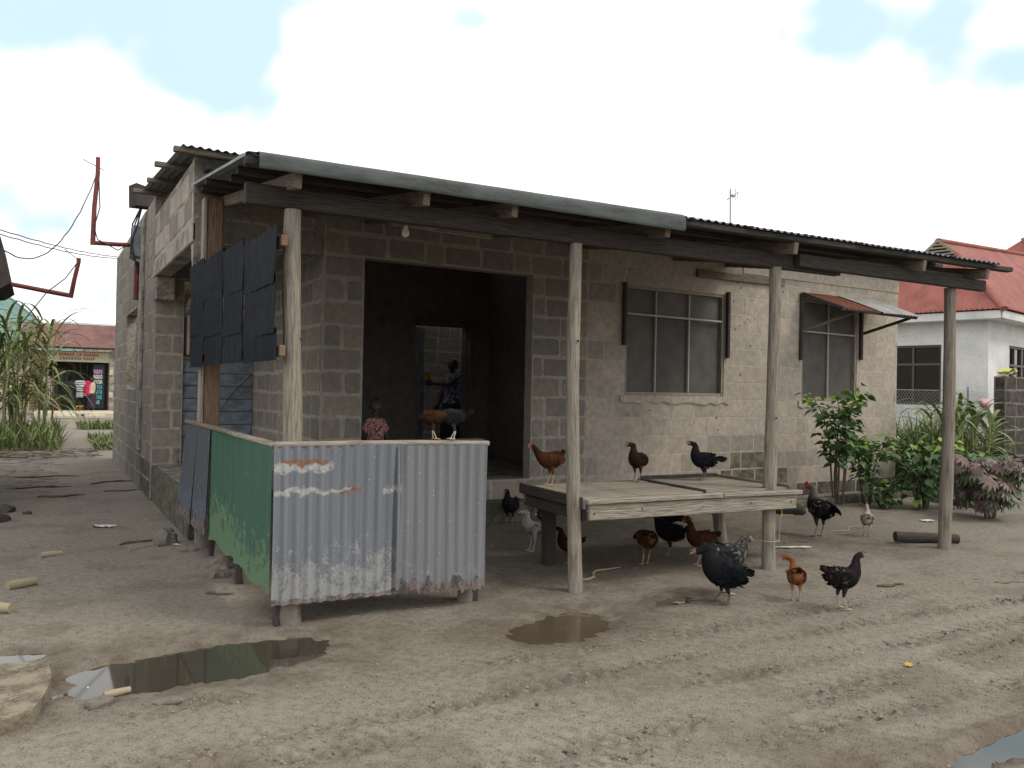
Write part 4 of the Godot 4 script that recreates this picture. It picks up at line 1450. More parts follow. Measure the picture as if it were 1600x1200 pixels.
	var red: Color = d.get("comb_color", Color(0.28, 0.035, 0.03) if comb > 0.25 else Color(0.16, 0.06, 0.045))
	comb *= 0.8
	if comb > 0.0:
		var cs := Shape.new()
		cs.col = red
		var poly := PackedVector2Array([Vector2(-0.018, 0.0)])
		for k in 5:
			var x := -0.020 + k * 0.009
			poly.append(Vector2(x, 0.004 + 0.008 * comb))
			poly.append(Vector2(x + 0.004, 0.008 + (0.020 - 0.003 * absf(k - 2)) * comb))
		poly.append(Vector2(0.026, 0.0))
		poly.reverse()
		cs.extrude(poly, -0.0025, 0.0025, Transform3D(Basis(ht, hu, hs), hp + hu * 0.014))
		obj("comb", cs, M["skin"], B)
		var wt := Shape.new()
		wt.col = red
		for sd in [-1.0, 1.0]:
			var c: Vector3 = spine[nv - 2] - hu * 0.014 + hs * sd * 0.006
			wt.tube([c + hu * 0.006, c - hu * 0.004, c - hu * (0.008 + 0.016 * comb)], [0.003, 0.006, 0.002], 8)
		obj("wattle", wt, M["skin"], B)
	var ey := Shape.new()
	for sd in [-1.0, 1.0]:
		var c: Vector3 = hp + ht * 0.004 + hu * 0.004 + hs * sd * radii[nv - 4].x * 0.88
		ey.col = Color(0.5, 0.2, 0.03)
		ey.tube([c, c + hs * sd * 0.002, c + hs * sd * 0.0034], [0.0048, 0.0045, 0.0026], 10)
		ey.col = Color(0.01, 0.01, 0.01)
		ey.tube([c + hs * sd * 0.0032, c + hs * sd * 0.0042], [0.0026, 0.0018], 8)
	obj("eyes", ey, M["plastic"], B)
	return B

func make_birds() -> void:
	var L := deg_to_rad(149.6)    # looks to the left of the photograph
	var R := deg_to_rad(-30.4)
	var AW := deg_to_rad(59.6)
	var TO := deg_to_rad(-120.4)
	var black := Color(0.020, 0.020, 0.023)
	var brown := Color(0.115, 0.045, 0.022)
	var dark := Color(0.040, 0.024, 0.018)
	var rust := Color(0.24, 0.085, 0.032)
	var pinkleg := Color(0.40, 0.27, 0.20)
	var greyleg := Color(0.17, 0.15, 0.12)
	var palehead := Color(0.40, 0.33, 0.25)
	var gy := func(x: float, z: float) -> Vector3: return Vector3(x, height_at(x, z) + 0.001, z)
	var T := 0.702
	make_bird(Vector3(3.76, T, -5.73), L + 0.25, "red brown fowl with a red comb standing at the left end of the table", {"body": Color(0.105, 0.038, 0.02), "back": Color(0.135, 0.048, 0.024), "neck": Color(0.05, 0.025, 0.02), "tail": Color(0.03, 0.027, 0.025), "wing": Color(0.15, 0.06, 0.035), "leg": Color(0.42, 0.30, 0.15), "pose": "forward", "pitch": -0.0, "leg_len": 1.3, "size": 0.88, "comb": 0.7, "comb_color": Color(0.45, 0.11, 0.09), "face": Color(0.42, 0.16, 0.12), "tail_lift": 0.75, "tail_len": 0.075, "stride": 0.015})
	make_bird(Vector3(4.65, T, -5.66), TO - 0.75, "dark brown hen standing in the middle of the table", {"body": dark * 0.9, "back": Color(0.035, 0.024, 0.02), "neck": Color(0.055, 0.03, 0.02), "leg": Color(0.16, 0.13, 0.1), "head_yaw": -0.5, "comb": 0.12, "face": palehead, "size": 0.86, "leg_len": 1.15, "tail_lift": -0.1, "tail_len": 0.07, "pitch": 0.3})
	make_bird(Vector3(5.33, T, -5.53), L + 0.1, "glossy black hen standing at the right end of the table", {"body": black, "back": black, "neck": Color(0.03, 0.025, 0.022), "leg": Color(0.15, 0.13, 0.1), "comb": 0.15, "face": palehead, "size": 0.93, "tail_lift": -0.25, "tail_len": 0.13, "pitch": 0.22, "plump": 1.0, "leg_len": 0.9})
	make_bird(Vector3(2.33, 1.158, -5.02), R - 0.2, "rusty brown rooster perched on the metal fence", {"body": Color(0.055, 0.027, 0.018), "back": Color(0.075, 0.032, 0.018), "neck": Color(0.085, 0.034, 0.018), "tail": Color(0.05, 0.03, 0.025), "leg": Color(0.5, 0.42, 0.3), "pose": "low", "pitch": 0.12, "size": 0.64, "comb": 0.8, "tail_lift": -0.7, "tail_len": 0.07, "leg_len": 1.15, "stride": 0.03})
	make_bird(Vector3(2.45, 1.158, -4.96), L - 0.1, "black grey hen perched on the metal fence with its head low", {"body": Color(0.03, 0.031, 0.034), "back": Color(0.035, 0.036, 0.038), "leg": Color(0.55, 0.50, 0.44), "pose": "low", "pitch": 0.1, "size": 0.72, "comb": 0.4, "tail_lift": 0.15, "tail_len": 0.10, "leg_len": 1.0, "stride": 0.02})
	make_bird(gy.call(4.02, -6.42), TO - 1.0, "white grey speckled young fowl beside the dark table leg", {"body": Color(0.40, 0.38, 0.35), "back": Color(0.36, 0.35, 0.33), "neck": Color(0.46, 0.44, 0.40), "tail": Color(0.2, 0.19, 0.18), "leg": Color(0.35, 0.33, 0.3), "speck": Color(0.1, 0.1, 0.1), "speck_share": 0.1, "comb": 0.2, "size": 0.92, "leg_len": 1.25, "plump": 0.85, "pitch": 0.35, "face": Color(0.5, 0.42, 0.38)})
	make_bird(gy.call(4.52, -7.70), TO - 0.4, "black hen half hidden in the shade left of the table", {"body": black, "leg": greyleg, "comb": 0.2, "size": 1.0, "pitch": 0.3, "leg_len": 1.1})
	make_bird(gy.call(4.50, -6.88), AW - 0.5, "grey speckled hen in the shade behind the white grey fowl", {"body": Color(0.09, 0.088, 0.085), "back": Color(0.10, 0.1, 0.095), "speck": Color(0.30, 0.30, 0.29), "speck_share": 0.3, "leg": pinkleg, "comb": 0.2, "size": 1.08, "pitch": 0.1, "leg_len": 1.1, "pose": "low"})
	make_bird(gy.call(4.00, -5.78), L - 0.3, "dark brown hen mostly hidden behind the second pole", {"body": dark, "back": brown * 0.6, "leg": greyleg, "size": 0.8, "comb": 0.2, "pitch": 0.2})
	make_bird(gy.call(4.58, -5.44), TO + 0.35 + PI, "brown barred pullet under the table with its tail turned to us", {"body": Color(0.17, 0.09, 0.05), "back": Color(0.13, 0.065, 0.035), "neck": Color(0.06, 0.035, 0.025), "tail": Color(0.10, 0.05, 0.03), "speck": Color(0.035, 0.025, 0.02), "speck_share": 0.25, "leg": pinkleg, "pose": "low", "pitch": 0.05, "size": 0.92, "leg_len": 1.35, "comb": 0.1, "tail_lift": -0.2, "tail_len": 0.06, "stride": 0.012})
	make_bird(gy.call(5.04, -5.66), L - 0.05, "black hen under the table looking left between two brown ones", {"body": black, "leg": greyleg, "pose": "forward", "pitch": 0.35, "size": 1.05, "comb": 0.12, "face": Color(0.12, 0.1, 0.085), "tail_lift": 0.3, "leg_len": 1.0, "plump": 1.02})
	make_bird(gy.call(5.42, -6.15), L + 2.6, "black hen under the table with its long tail spread to the right", {"body": black * 0.9, "leg": greyleg, "pose": "low", "pitch": -0.2, "size": 1.12, "comb": 0.1, "tail_lift": 0.2, "tail_len": 0.17, "leg_len": 1.5})
	make_bird(gy.call(5.04, -5.24), L + 0.05, "dark red brown hen under the table in front of the round leg", {"body": Color(0.065, 0.026, 0.017), "back": Color(0.085, 0.034, 0.022), "neck": Color(0.075, 0.032, 0.02), "tail": Color(0.04, 0.022, 0.017), "leg": Color(0.45, 0.25, 0.18), "pose": "up", "pitch": 0.12, "size": 0.98, "comb": 0.15, "face": Color(0.17, 0.12, 0.09), "tail_lift": 0.2, "tail_len": 0.09, "leg_len": 1.25, "stride": 0.012})
	make_bird(gy.call(4.22, -4.16), L - 0.15, "big black hen walking left by the road, nearest of all", {"body": Color(0.018, 0.019, 0.022), "back": Color(0.02, 0.021, 0.024), "neck": Color(0.025, 0.025, 0.026), "leg": Color(0.12, 0.10, 0.085), "pose": "tucked", "pitch": 0.42, "size": 1.22, "comb": 0.12, "face": Color(0.3, 0.25, 0.2), "plump": 1.12, "tail_lift": -0.1, "tail_len": 0.07, "leg_len": 0.75, "stride": 0.035})
	make_bird(gy.call(4.44, -4.36), R + 0.25, "black and white speckled hen pressed behind the big black hen", {"body": Color(0.03, 0.03, 0.032), "back": Color(0.035, 0.035, 0.036), "neck": Color(0.05, 0.05, 0.05), "speck": Color(0.24, 0.235, 0.22), "speck_share": 0.30, "leg": Color(0.4, 0.36, 0.3), "pose": "tucked", "pitch": 0.05, "size": 1.22, "comb": 0.1, "face": Color(0.42, 0.35, 0.25), "plump": 1.05, "leg_len": 1.15, "tail_lift": 0.5, "tail_len": 0.08})
	make_bird(gy.call(4.78, -3.99), AW - 0.15, "small orange brown hen seen from behind at the edge of the road", {"body": Color(0.34, 0.155, 0.07), "back": Color(0.30, 0.125, 0.05), "neck": Color(0.27, 0.10, 0.04), "tail": Color(0.17, 0.10, 0.07), "leg": Color(0.42, 0.26, 0.17), "pose": "forward", "head_yaw": 0.75, "size": 0.78, "comb": 0.3, "face": Color(0.4, 0.13, 0.08), "tail_lift": 0.85, "tail_len": 0.10, "leg_len": 1.25, "pitch": 0.1})
	make_bird(gy.call(4.90, -3.69), R + 0.1, "black hen with brown wing edges standing rightmost by the road", {"body": Color(0.022, 0.02, 0.022), "back": Color(0.026, 0.022, 0.022), "neck": Color(0.03, 0.024, 0.03), "speck": Color(0.15, 0.11, 0.07), "speck_share": 0.10, "tail": Color(0.05, 0.026, 0.02), "leg": Color(0.42, 0.34, 0.26), "pose": "up", "pitch": 0.08, "size": 0.96, "comb": 0.12, "face": Color(0.26, 0.2, 0.15), "tail_lift": 0.45, "tail_len": 0.085, "leg_len": 1.2, "stride": 0.012})
	make_bird(gy.call(7.24, -5.75), AW + 0.35, "black rooster with a bright red comb and silver neck beyond the table", {"rooster": true, "body": black, "back": Color(0.03, 0.03, 0.03), "neck": Color(0.22, 0.20, 0.17), "speck": Color(0.25, 0.23, 0.2), "speck_share": 0.12, "leg": Color(0.22, 0.2, 0.17), "pose": "up", "pitch": 0.35, "size": 1.28, "comb": 1.7, "comb_color": Color(0.55, 0.02, 0.05), "face": Color(0.5, 0.03, 0.05), "tail_lift": 0.1, "tail_len": 0.14, "leg_len": 1.25})
	make_bird(gy.call(7.77, -5.55), AW - 0.35, "small cream white chick walking away beside the rooster", {"body": Color(0.55, 0.50, 0.40), "back": Color(0.58, 0.53, 0.43), "neck": Color(0.56, 0.51, 0.42), "leg": Color(0.42, 0.36, 0.26), "size": 0.80, "comb": 0.0, "comb_color": Color(0.4, 0.2, 0.15), "face": Color(0.5, 0.42, 0.34), "tail_lift": 0.3, "tail_len": 0.05, "leg_len": 1.2, "pitch": 0.3})

# ---------------------------------------------------------------- table
func make_table() -> void:
	var turn := 0.054
	var T := thing("wooden_table", "long weathered plank table built between two of the poles", "table", Vector3(3.52, 0, -4.88), -atan(turn))
	var w := 2.17
	var top := 0.70
	# long boards of the top, two panels
	for p in 2:
		var x0 := 0.0 if p == 0 else 1.215
		var x1 := 1.20 if p == 0 else w - 0.02
		for k in 6:
			var z := -0.07 - k * 0.152
			var s := Shape.new()
			s.col = grey(rr(0.75, 1.12))
			s.box(Vector3((x0 + x1) / 2, top - 0.012 + rr(-0.002, 0.003), z - 0.075), Vector3(x1 - x0, 0.024, 0.146), Basis(Vector3.RIGHT, rr(-0.01, 0.01)), 0.003)
			obj("plank", s, M["wood_x"], T)
	# dark strip between the panels and raised edges
	bar("cross_strip", Vector3(1.207, top + 0.008, -0.06), Vector3(1.207, top + 0.008, -0.98), 0.03, 0.02, "dark_wood_x", T)
	bar("end_strip", Vector3(w - 0.01, top + 0.006, -0.05), Vector3(w - 0.01, top + 0.006, -1.0), 0.035, 0.035, "old_wood_x", T)
	bar("back_strip", Vector3(1.25, top + 0.012, -1.01), Vector3(w, top + 0.012, -1.01), 0.03, 0.04, "dark_wood_x", T)
	bar("end_board", Vector3(-0.012, top - 0.03, -0.03), Vector3(-0.012, top - 0.03, -1.02), 0.026, 0.085, "dark_wood_x", T)
	bar("end_board", Vector3(0.03, top - 0.13, -0.05), Vector3(0.03, top - 0.13, -1.0), 0.03, 0.09, "dark_wood_x", T)
	# front: a thin board over a deeper one
	bar("front_board", Vector3(-0.01, top - 0.018, 0.022), Vector3(1.30, top - 0.020, 0.022), 0.062, 0.038, "wood_x", T)
	bar("front_board", Vector3(1.305, top - 0.020, 0.024), Vector3(w + 0.03, top - 0.030, 0.024), 0.062, 0.036, "wood_x", T)
	bar("apron_board", Vector3(0.02, top - 0.100, 0.014), Vector3(w - 0.02, top - 0.112, 0.014), 0.032, 0.118, "wood_x", T)
	bar("back_board", Vector3(0.0, top - 0.09, -0.97), Vector3(w - 0.02, top - 0.09, -0.97), 0.03, 0.12, "old_wood_x", T)
	# nails in the apron
	for x in [0.06, 0.5, 1.1, 1.62, 2.08]:
		var s := Shape.new()
		s.tube([Vector3(x, top - 0.10 + rr(-0.02, 0.02), 0.028), Vector3(x, top - 0.10, 0.032)], [0.006], 6)
		obj("nail", s, M["wire"], T)
	# legs: one square, one round and leaning
	bar("leg", Vector3(0.25, -0.05, -0.96), Vector3(0.24, 0.60, -0.96), 0.10, 0.10, "dark_wood_y", T, Vector3(0, 0, 1), 0.01)
	var s := Shape.new()
	s.tube([Vector3(2.12, -0.06, -0.84), Vector3(2.09, 0.2, -0.86), Vector3(2.04, 0.66, -0.9)], [0.06, 0.057, 0.054], 12)
	obj("leg", s, M["pole_grey"], T)
	s = Shape.new()
	s.tube([Vector3(0.02, -0.06, -0.05), Vector3(0.02, 0.6, -0.05)], [0.03], 8)
	# a yellow cord tied round the pole, with a thinner pale one lower down
	var y := thing("yellow_cord", "yellow cord tied round the third pole just under the table top", "cord", Vector3(1.37 + 4.12 * 0.99855 - 0.008, 0, -5.08 + 4.12 * 0.0539))
	var c := Shape.new()
	c.col = Color(0.55, 0.48, 0.05)
	var ring := []
	for k in 21:
		var a := TAU * k / 20.0
		ring.append(Vector3(cos(a) * 0.080, 0.555 + 0.01 * sin(a * 2.0), sin(a) * 0.080))
	c.tube(ring, [0.0045], 6)
	c.tube([Vector3(0.06, 0.553, 0.058), Vector3(0.10, 0.549, 0.068), Vector3(0.15, 0.556, 0.07)], [0.0045], 6)
	c.tube([Vector3(0.055, 0.553, 0.062), Vector3(0.062, 0.50, 0.075), Vector3(0.058, 0.455, 0.072)], [0.004], 6)
	obj("loop", c, M["plain"], y)
	var c2 := Shape.new()
	c2.col = Color(0.45, 0.42, 0.36)
	ring = []
	for k in 21:
		var a := TAU * k / 20.0
		ring.append(Vector3(cos(a) * 0.081, 0.245 + 0.006 * sin(a), sin(a) * 0.081))
	c2.tube(ring, [0.0032], 5)
	c2.tube([Vector3(0.07, 0.25, 0.04), Vector3(0.074, 0.36, 0.046), Vector3(0.066, 0.48, 0.055)], [0.002], 5)
	obj("string", c2, M["plain"], y)
	# white basin on a shelf under the table and a dark sack at its right end
	var b := thing("basin", "shallow white enamel basin slung under the right end of the table", "basin", Vector3(5.52, 0.46, -5.42))
	var bs := Shape.new()
	bs.col = Color(0.6, 0.59, 0.54)
	var P := PackedVector3Array()
	var prof := [Vector2(0.0, 0.0), Vector2(0.17, 0.0), Vector2(0.215, 0.02), Vector2(0.25, 0.075), Vector2(0.275, 0.085), Vector2(0.275, 0.079), Vector2(0.244, 0.069), Vector2(0.205, 0.014), Vector2(0.0, 0.006)]
	for q in prof:
		for i in 28:
			var a := -TAU * i / 28.0
			P.append(Vector3(cos(a) * q.x, q.y, sin(a) * q.x))
	bs.surf(P, 28, prof.size(), true)
	obj("bowl", bs, M["plastic"], b)
	for k in 2:
		bar("slung_bar", Vector3(-0.35, -0.018, -0.1 + 0.2 * k), Vector3(0.35, -0.018, -0.1 + 0.2 * k), 0.03, 0.03, "dark_wood_x", b)
	var sk := thing("dark_sack", "dark sagging sack hung from the right end of the table", "sack", Vector3(5.86, 0.50, -5.05))
	var ss := Shape.new()
	ss.col = Color(0.03, 0.028, 0.026)
	var pts := []
	var rad := []
	for k in 11:
		var t := k / 10.0
		pts.append(Vector3(-0.22 + t * 0.46, -0.02 + 0.04 * sin(t * PI) - 0.05 * t, 0.01 * sin(t * 9.0)))
		rad.append(0.02 + 0.052 * sqrt(sin(clampf(t * PI, 0.05, PI - 0.05))))
	ss.tube(pts, rad, 14, true, 1.6, 0.12)
	obj("bag", ss, M["cloth"], sk)
	bar("tie", Vector3(0.0, 0.03, 0.0), Vector3(-0.06, 0.17, 0.06), 0.012, 0.012, "dark_wood_x", sk)

# ---------------------------------------------------------------- neighbours
func words(text: String, size: float, col: Color, parent: Node3D, at: Vector3, width: float, turn := 0.0, bold := true, slant := 0.0) -> void:
	var f := SystemFont.new()
	f.font_names = PackedStringArray(["Droid Sans"])
	f.font_weight = 700 if bold else 400
	var t := TextMesh.new()
	t.text = text
	t.font = f
	t.font_size = 64
	t.pixel_size = 0.01
	t.depth = 0.02
	var bb := t.get_aabb().size
	var o := MeshInstance3D.new()
	o.mesh = t
	var m := StandardMaterial3D.new()
	m.albedo_color = col
	m.roughness = 0.8
	o.material_override = m
	o.name = "lettering"
	parent.add_child(o, true)
	var sx := width / maxf(bb.x, 0.01)
	var sy := size / maxf(bb.y, 0.01)
	o.transform = Transform3D(Basis(Vector3(sx, 0, 0), Vector3(slant * sy, sy, 0), Vector3(0, 0, 0.4)).rotated(Vector3.UP, turn), at)

func garment(s: Shape, c: Vector3, w: float, h: float, col: Color, alt: Color, stripes: int) -> void:
	# a hung shirt: body, sleeves, hollow shoulders; rows carry the stripes
	var outline := [[0.0, 0.30], [0.06, 0.50], [0.14, 0.56], [0.22, 0.58], [0.36, 0.36], [0.6, 0.35], [1.0, 0.38]]
	var rows := 18
	for side in [1.0, -1.0]:
		var P := PackedVector3Array()
		var C := PackedColorArray()
		for j in rows:
			var t := j / (rows - 1.0)
			var hw := 0.3
			for k in outline.size() - 1:
				if t >= outline[k][0] and t <= outline[k + 1][0]:
					hw = lerpf(outline[k][1], outline[k + 1][1], (t - outline[k][0]) / (outline[k + 1][0] - outline[k][0]))
			for i in 11:
				var f := i / 10.0 * 2.0 - 1.0
				P.append(c + Vector3(f * hw * w * side, -t * h, side * (0.05 * (1.0 - f * f) + 0.012 * sin(f * 9.0 + t * 2.0))))
				C.append(col if stripes == 0 or int(t * stripes * 2) % 2 == 0 else alt)
		s.surf(P, 11, rows, false, PackedVector2Array(), C)

func make_shop() -> void:
	var S := thing("fashion_shop", "small clothes shop with brown tin roof and painted sign at the end of the path", "shop", Vector3(0.10, 0, -42.0))
	var w := 2.62
	var st := Shape.new()
	st.box(Vector3(w / 2 - 0.15, 0.10, 1.9), Vector3(3.1, 0.26, 3.6), Basis(), 0.02)
	obj("step", st, M["cream"], S)
	st = Shape.new()
	for k in 2:
		st.box(Vector3(0.75 + 1.1 * k, 0.08, 3.9), Vector3(0.9 - 0.1 * k, 0.17, 0.45), Basis(), 0.03)
	obj("low_step", st, M["cream"], S)
	var vents := Shape.new()
	vents.col = Color(0.08, 0.08, 0.08)
	for k in 4:
		vents.extrude(PackedVector2Array([Vector2(-0.07, 0), Vector2(0.07, 0), Vector2(0.045, 0.07), Vector2(0, 0.10), Vector2(-0.045, 0.07)]), 0.0, 0.012, Transform3D(Basis(), Vector3(0.95 + 0.22 * k, 0.1, 3.701)))
	obj("vent_holes", vents, M["plain"], S)
	var body := wall_body(Vector3(-0.6, 0.2, 0), Vector3.RIGHT, Vector3(0, 0, 1), 0.15, 3.6, 2.75, [[0.4, 0.0, 3.15, 2.25]])
	obj("front_wall", body, M["tan"], S)
	var inr := Shape.new()
	inr.box(Vector3(1.3, 1.5, -2.2), Vector3(3.4, 2.8, 0.1), Basis(), 0.0)
	inr.box(Vector3(-0.4, 1.5, -1.18), Vector3(0.1, 2.8, 1.95), Basis(), 0.0)
	inr.box(Vector3(2.95, 1.5, -1.18), Vector3(0.1, 2.8, 1.95), Basis(), 0.0)
	inr.box(Vector3(1.28, 2.92, -1.18), Vector3(3.2, 0.06, 1.93), Basis(), 0.0)
	inr.box(Vector3(1.28, 0.18, -1.18), Vector3(3.2, 0.06, 1.93), Basis(), 0.0)
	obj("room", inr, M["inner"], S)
	var pil := Shape.new()
	pil.box(Vector3(2.72, 1.55, 0.1), Vector3(0.28, 2.9, 0.3), Basis(), 0.01)
	obj("pillar", pil, M["cement"], S)
	for y in [2.0, 0.95]:
		var bx := Shape.new()
		bx.box(Vector3(2.66, y, 0.31), Vector3(0.17, 0.26, 0.12), Basis(), 0.01)
		obj("meter_box", bx, M["cream"], S)
	# roof falling forward
	var dv := Vector3(0, 1.15, -2.6).normalized()
	for k in 6:
		var s := Shape.new()
		s.col = grey(rr(0.85, 1.15))
		corr(s, Vector3(-0.95 + k * 0.72, 3.12, 0.62), Vector3.RIGHT, dv, Vector3.RIGHT.cross(dv).normalized(), 0.76, 2.9, 0.09, 0.012)
		obj("roof_sheet", s, M["brown_roof"], S)
	bar("eave_board", Vector3(-0.95, 3.08, 0.55), Vector3(3.35, 3.08, 0.55), 0.05, 0.09, "dark_wood_x", S)
	# sign
	var sg := Shape.new()
	sg.col = Color(0.36, 0.33, 0.23)
	sg.box(Vector3(1.32, 2.68, 0.24), Vector3(2.5, 0.46, 0.04), Basis(), 0.004)
	obj("sign_board", sg, M["plain"], S)
	words("MAMA LA MAMA", 0.15, Color(0.62, 0.13, 0.09), S, Vector3(1.32, 2.78, 0.262), 1.62, 0.0, true, 0.12)
	words("FASHION SHOP", 0.12, Color(0.16, 0.18, 0.22), S, Vector3(1.26, 2.60, 0.262), 1.42)
	# painted panel by the door
	var pn := Shape.new()
	pn.col = Color(0.02, 0.035, 0.045)
	pn.box(Vector3(2.16, 1.34, 0.10), Vector3(0.46, 2.05, 0.03), Basis(), 0.003)
	obj("price_board", pn, M["plain"], S)
	var y := 2.02
	for q in [["VIATU", Color(0.85, 0.62, 0.75)], ["NGUO", Color(0.88, 0.88, 0.85)], ["MIKOBA", Color(0.85, 0.85, 0.8)], ["MADELA", Color(0.35, 0.72, 0.75)], ["RASTA", Color(0.4, 0.75, 0.78)], ["VITENGE", Color(0.4, 0.75, 0.78)], ["NK", Color(0.6, 0.82, 0.85)]]:
		words(q[0], 0.19, q[1], S, Vector3(2.12, y, 0.117), 0.36 if q[0] != "NK" else 0.17)
		y -= 0.235
	var pn2 := Shape.new()
	pn2.col = Color(0.03, 0.05, 0.06)
	pn2.box(Vector3(-0.02, 1.34, 0.10), Vector3(0.34, 1.95, 0.03), Basis(), 0.003)
	obj("price_board", pn2, M["plain"], S)
	y = 1.98
	for q in [["VIATU", Color(0.85, 0.75, 0.78)], ["NGUO", Color(0.88, 0.88, 0.85)], ["RASTA", Color(0.35, 0.7, 0.78)]]:
		words(q[0], 0.19, q[1], S, Vector3(-0.02, y, 0.117), 0.28)
		y -= 0.36
	# goods: each its own thing
	var goods := [[0.38, 1.62, 0.36, 0.85, Color(0.035, 0.028, 0.03), Color.BLACK, 0, "dark brown shirt hanging at the left of the shop opening", 0.2], [1.12, 1.58, 0.42, 0.95, Color(0.03, 0.035, 0.04), Color.BLACK, 0, "dark grey jacket hanging beside the striped shirt in the shop", 0.25], [1.38, 1.60, 0.40, 0.76, Color(0.55, 0.55, 0.56), Color(0.06, 0.07, 0.09), 7, "black and white striped shirt hanging in the shop front", 0.45], [1.66, 1.60, 0.32, 0.70, Color(0.55, 0.02, 0.10), Color.BLACK, 0, "crimson red top hanging beside the striped shirt", 0.40]]
	for g in goods:
		var T := thing("hanging_shirt", g[7], "shirt", S.position + Vector3(g[0], 0, g[8]), 0.0, "clothes hung in the shop front")
		var s := Shape.new()
		garment(s, Vector3(0, g[1], 0), g[2], g[3], g[4], g[5], g[6])
		obj("cloth", s, M["cloth"], T)
		var hk := Shape.new()
		hk.tube([Vector3(-0.08, g[1] - 0.02, 0), Vector3(0, g[1] + 0.05, 0), Vector3(0.0, 2.42, 0)], [0.006], 5)
		obj("hanger", hk, M["wire"], T)
	for k in 5:
		var T := thing("hanging_trousers", ["black trousers hung low behind the striped shirt", "dark blue trousers hung behind the red top", "grey cloth hung high at the back of the shop", "pale cloth hung at the back left of the shop", "dark cloth hung at the back right of the shop"][k], "clothes", S.position + Vector3([1.4, 1.7, 0.85, 0.6, 1.55][k], 0, [0.1, 0.05, -1.6, -1.5, -1.7][k]), 0.0, "clothes hung in the shop front")
		var s := Shape.new()
		garment(s, Vector3(0, [1.0, 1.0, 2.1, 2.1, 2.2][k], 0), 0.36, 0.7, [Color(0.02, 0.025, 0.025), Color(0.02, 0.03, 0.06), Color(0.16, 0.16, 0.17), Color(0.28, 0.28, 0.27), Color(0.1, 0.1, 0.12)][k], Color.BLACK, 0)
		obj("cloth", s, M["cloth"], T)
	var P := thing("patterned_cloths", "white and blue patterned cloths hung at the left edge of the shop", "cloth", S.position + Vector3(0.16, 0, 0.5))
	for k in 3:
		var s := Shape.new()
		var Q := PackedVector3Array()
		var C := PackedColorArray()
		for j in 22:
			for i in 9:
				Q.append(Vector3(-0.2 + k * 0.14 + i * 0.014, 1.75 - j * 0.062, 0.02 * sin(i * 1.2 + k) + 0.004 * k))
				C.append(Color(0.55, 0.54, 0.5) if rng.randf() < 0.55 else [Color(0.05, 0.08, 0.2), Color(0.25, 0.05, 0.05), Color(0.04, 0.04, 0.05)][k])
		s.surf(Q, 9, 22, false, PackedVector2Array(), C)
		obj("cloth", s, M["cloth"], P)
	var fb := thing("flower_bunch", "small bunch of yellow and red flowers on the shop floor", "flowers", S.position + Vector3(1.37, 0.22, 0.6))
	var f := Shape.new()
	for k in 26:
		f.col = Color(0.55, 0.42, 0.05) if k % 3 else Color(0.5, 0.06, 0.03)
		var c := Vector3(rr(-0.14, 0.14), rr(0.06, 0.24), rr(-0.08, 0.08))
		f.tube([c - Vector3(0, 0.02, 0), c, c + Vector3(0, 0.018, 0)], [0.01, 0.032, 0.012], 7)
	obj("blooms", f, M["plain"], fb)
	f = Shape.new()
	f.col = Color(0.05, 0.09, 0.03)
	f.tube([Vector3(0, 0, 0), Vector3(0, 0.05, 0), Vector3(0, 0.10, 0)], [0.06, 0.08, 0.07], 9)
	obj("pot", f, M["plain"], fb)
	var bg := thing("round_bag", "dark reddish bag standing at the left of the shop opening", "bag", S.position + Vector3(0.42, 0.22, 0.75))
	f = Shape.new()
	f.col = Color(0.06, 0.025, 0.02)
	f.tube([Vector3(0, 0, 0), Vector3(0, 0.1, 0), Vector3(0, 0.3, 0), Vector3(0, 0.45, 0), Vector3(0, 0.5, 0)], [0.12, 0.17, 0.17, 0.1, 0.03], 12)
	f.tube([Vector3(-0.08, 0.44, 0), Vector3(-0.05, 0.6, 0), Vector3(0.05, 0.6, 0), Vector3(0.08, 0.44, 0)], [0.015], 6)
	obj("bag", f, M["cloth"], bg)

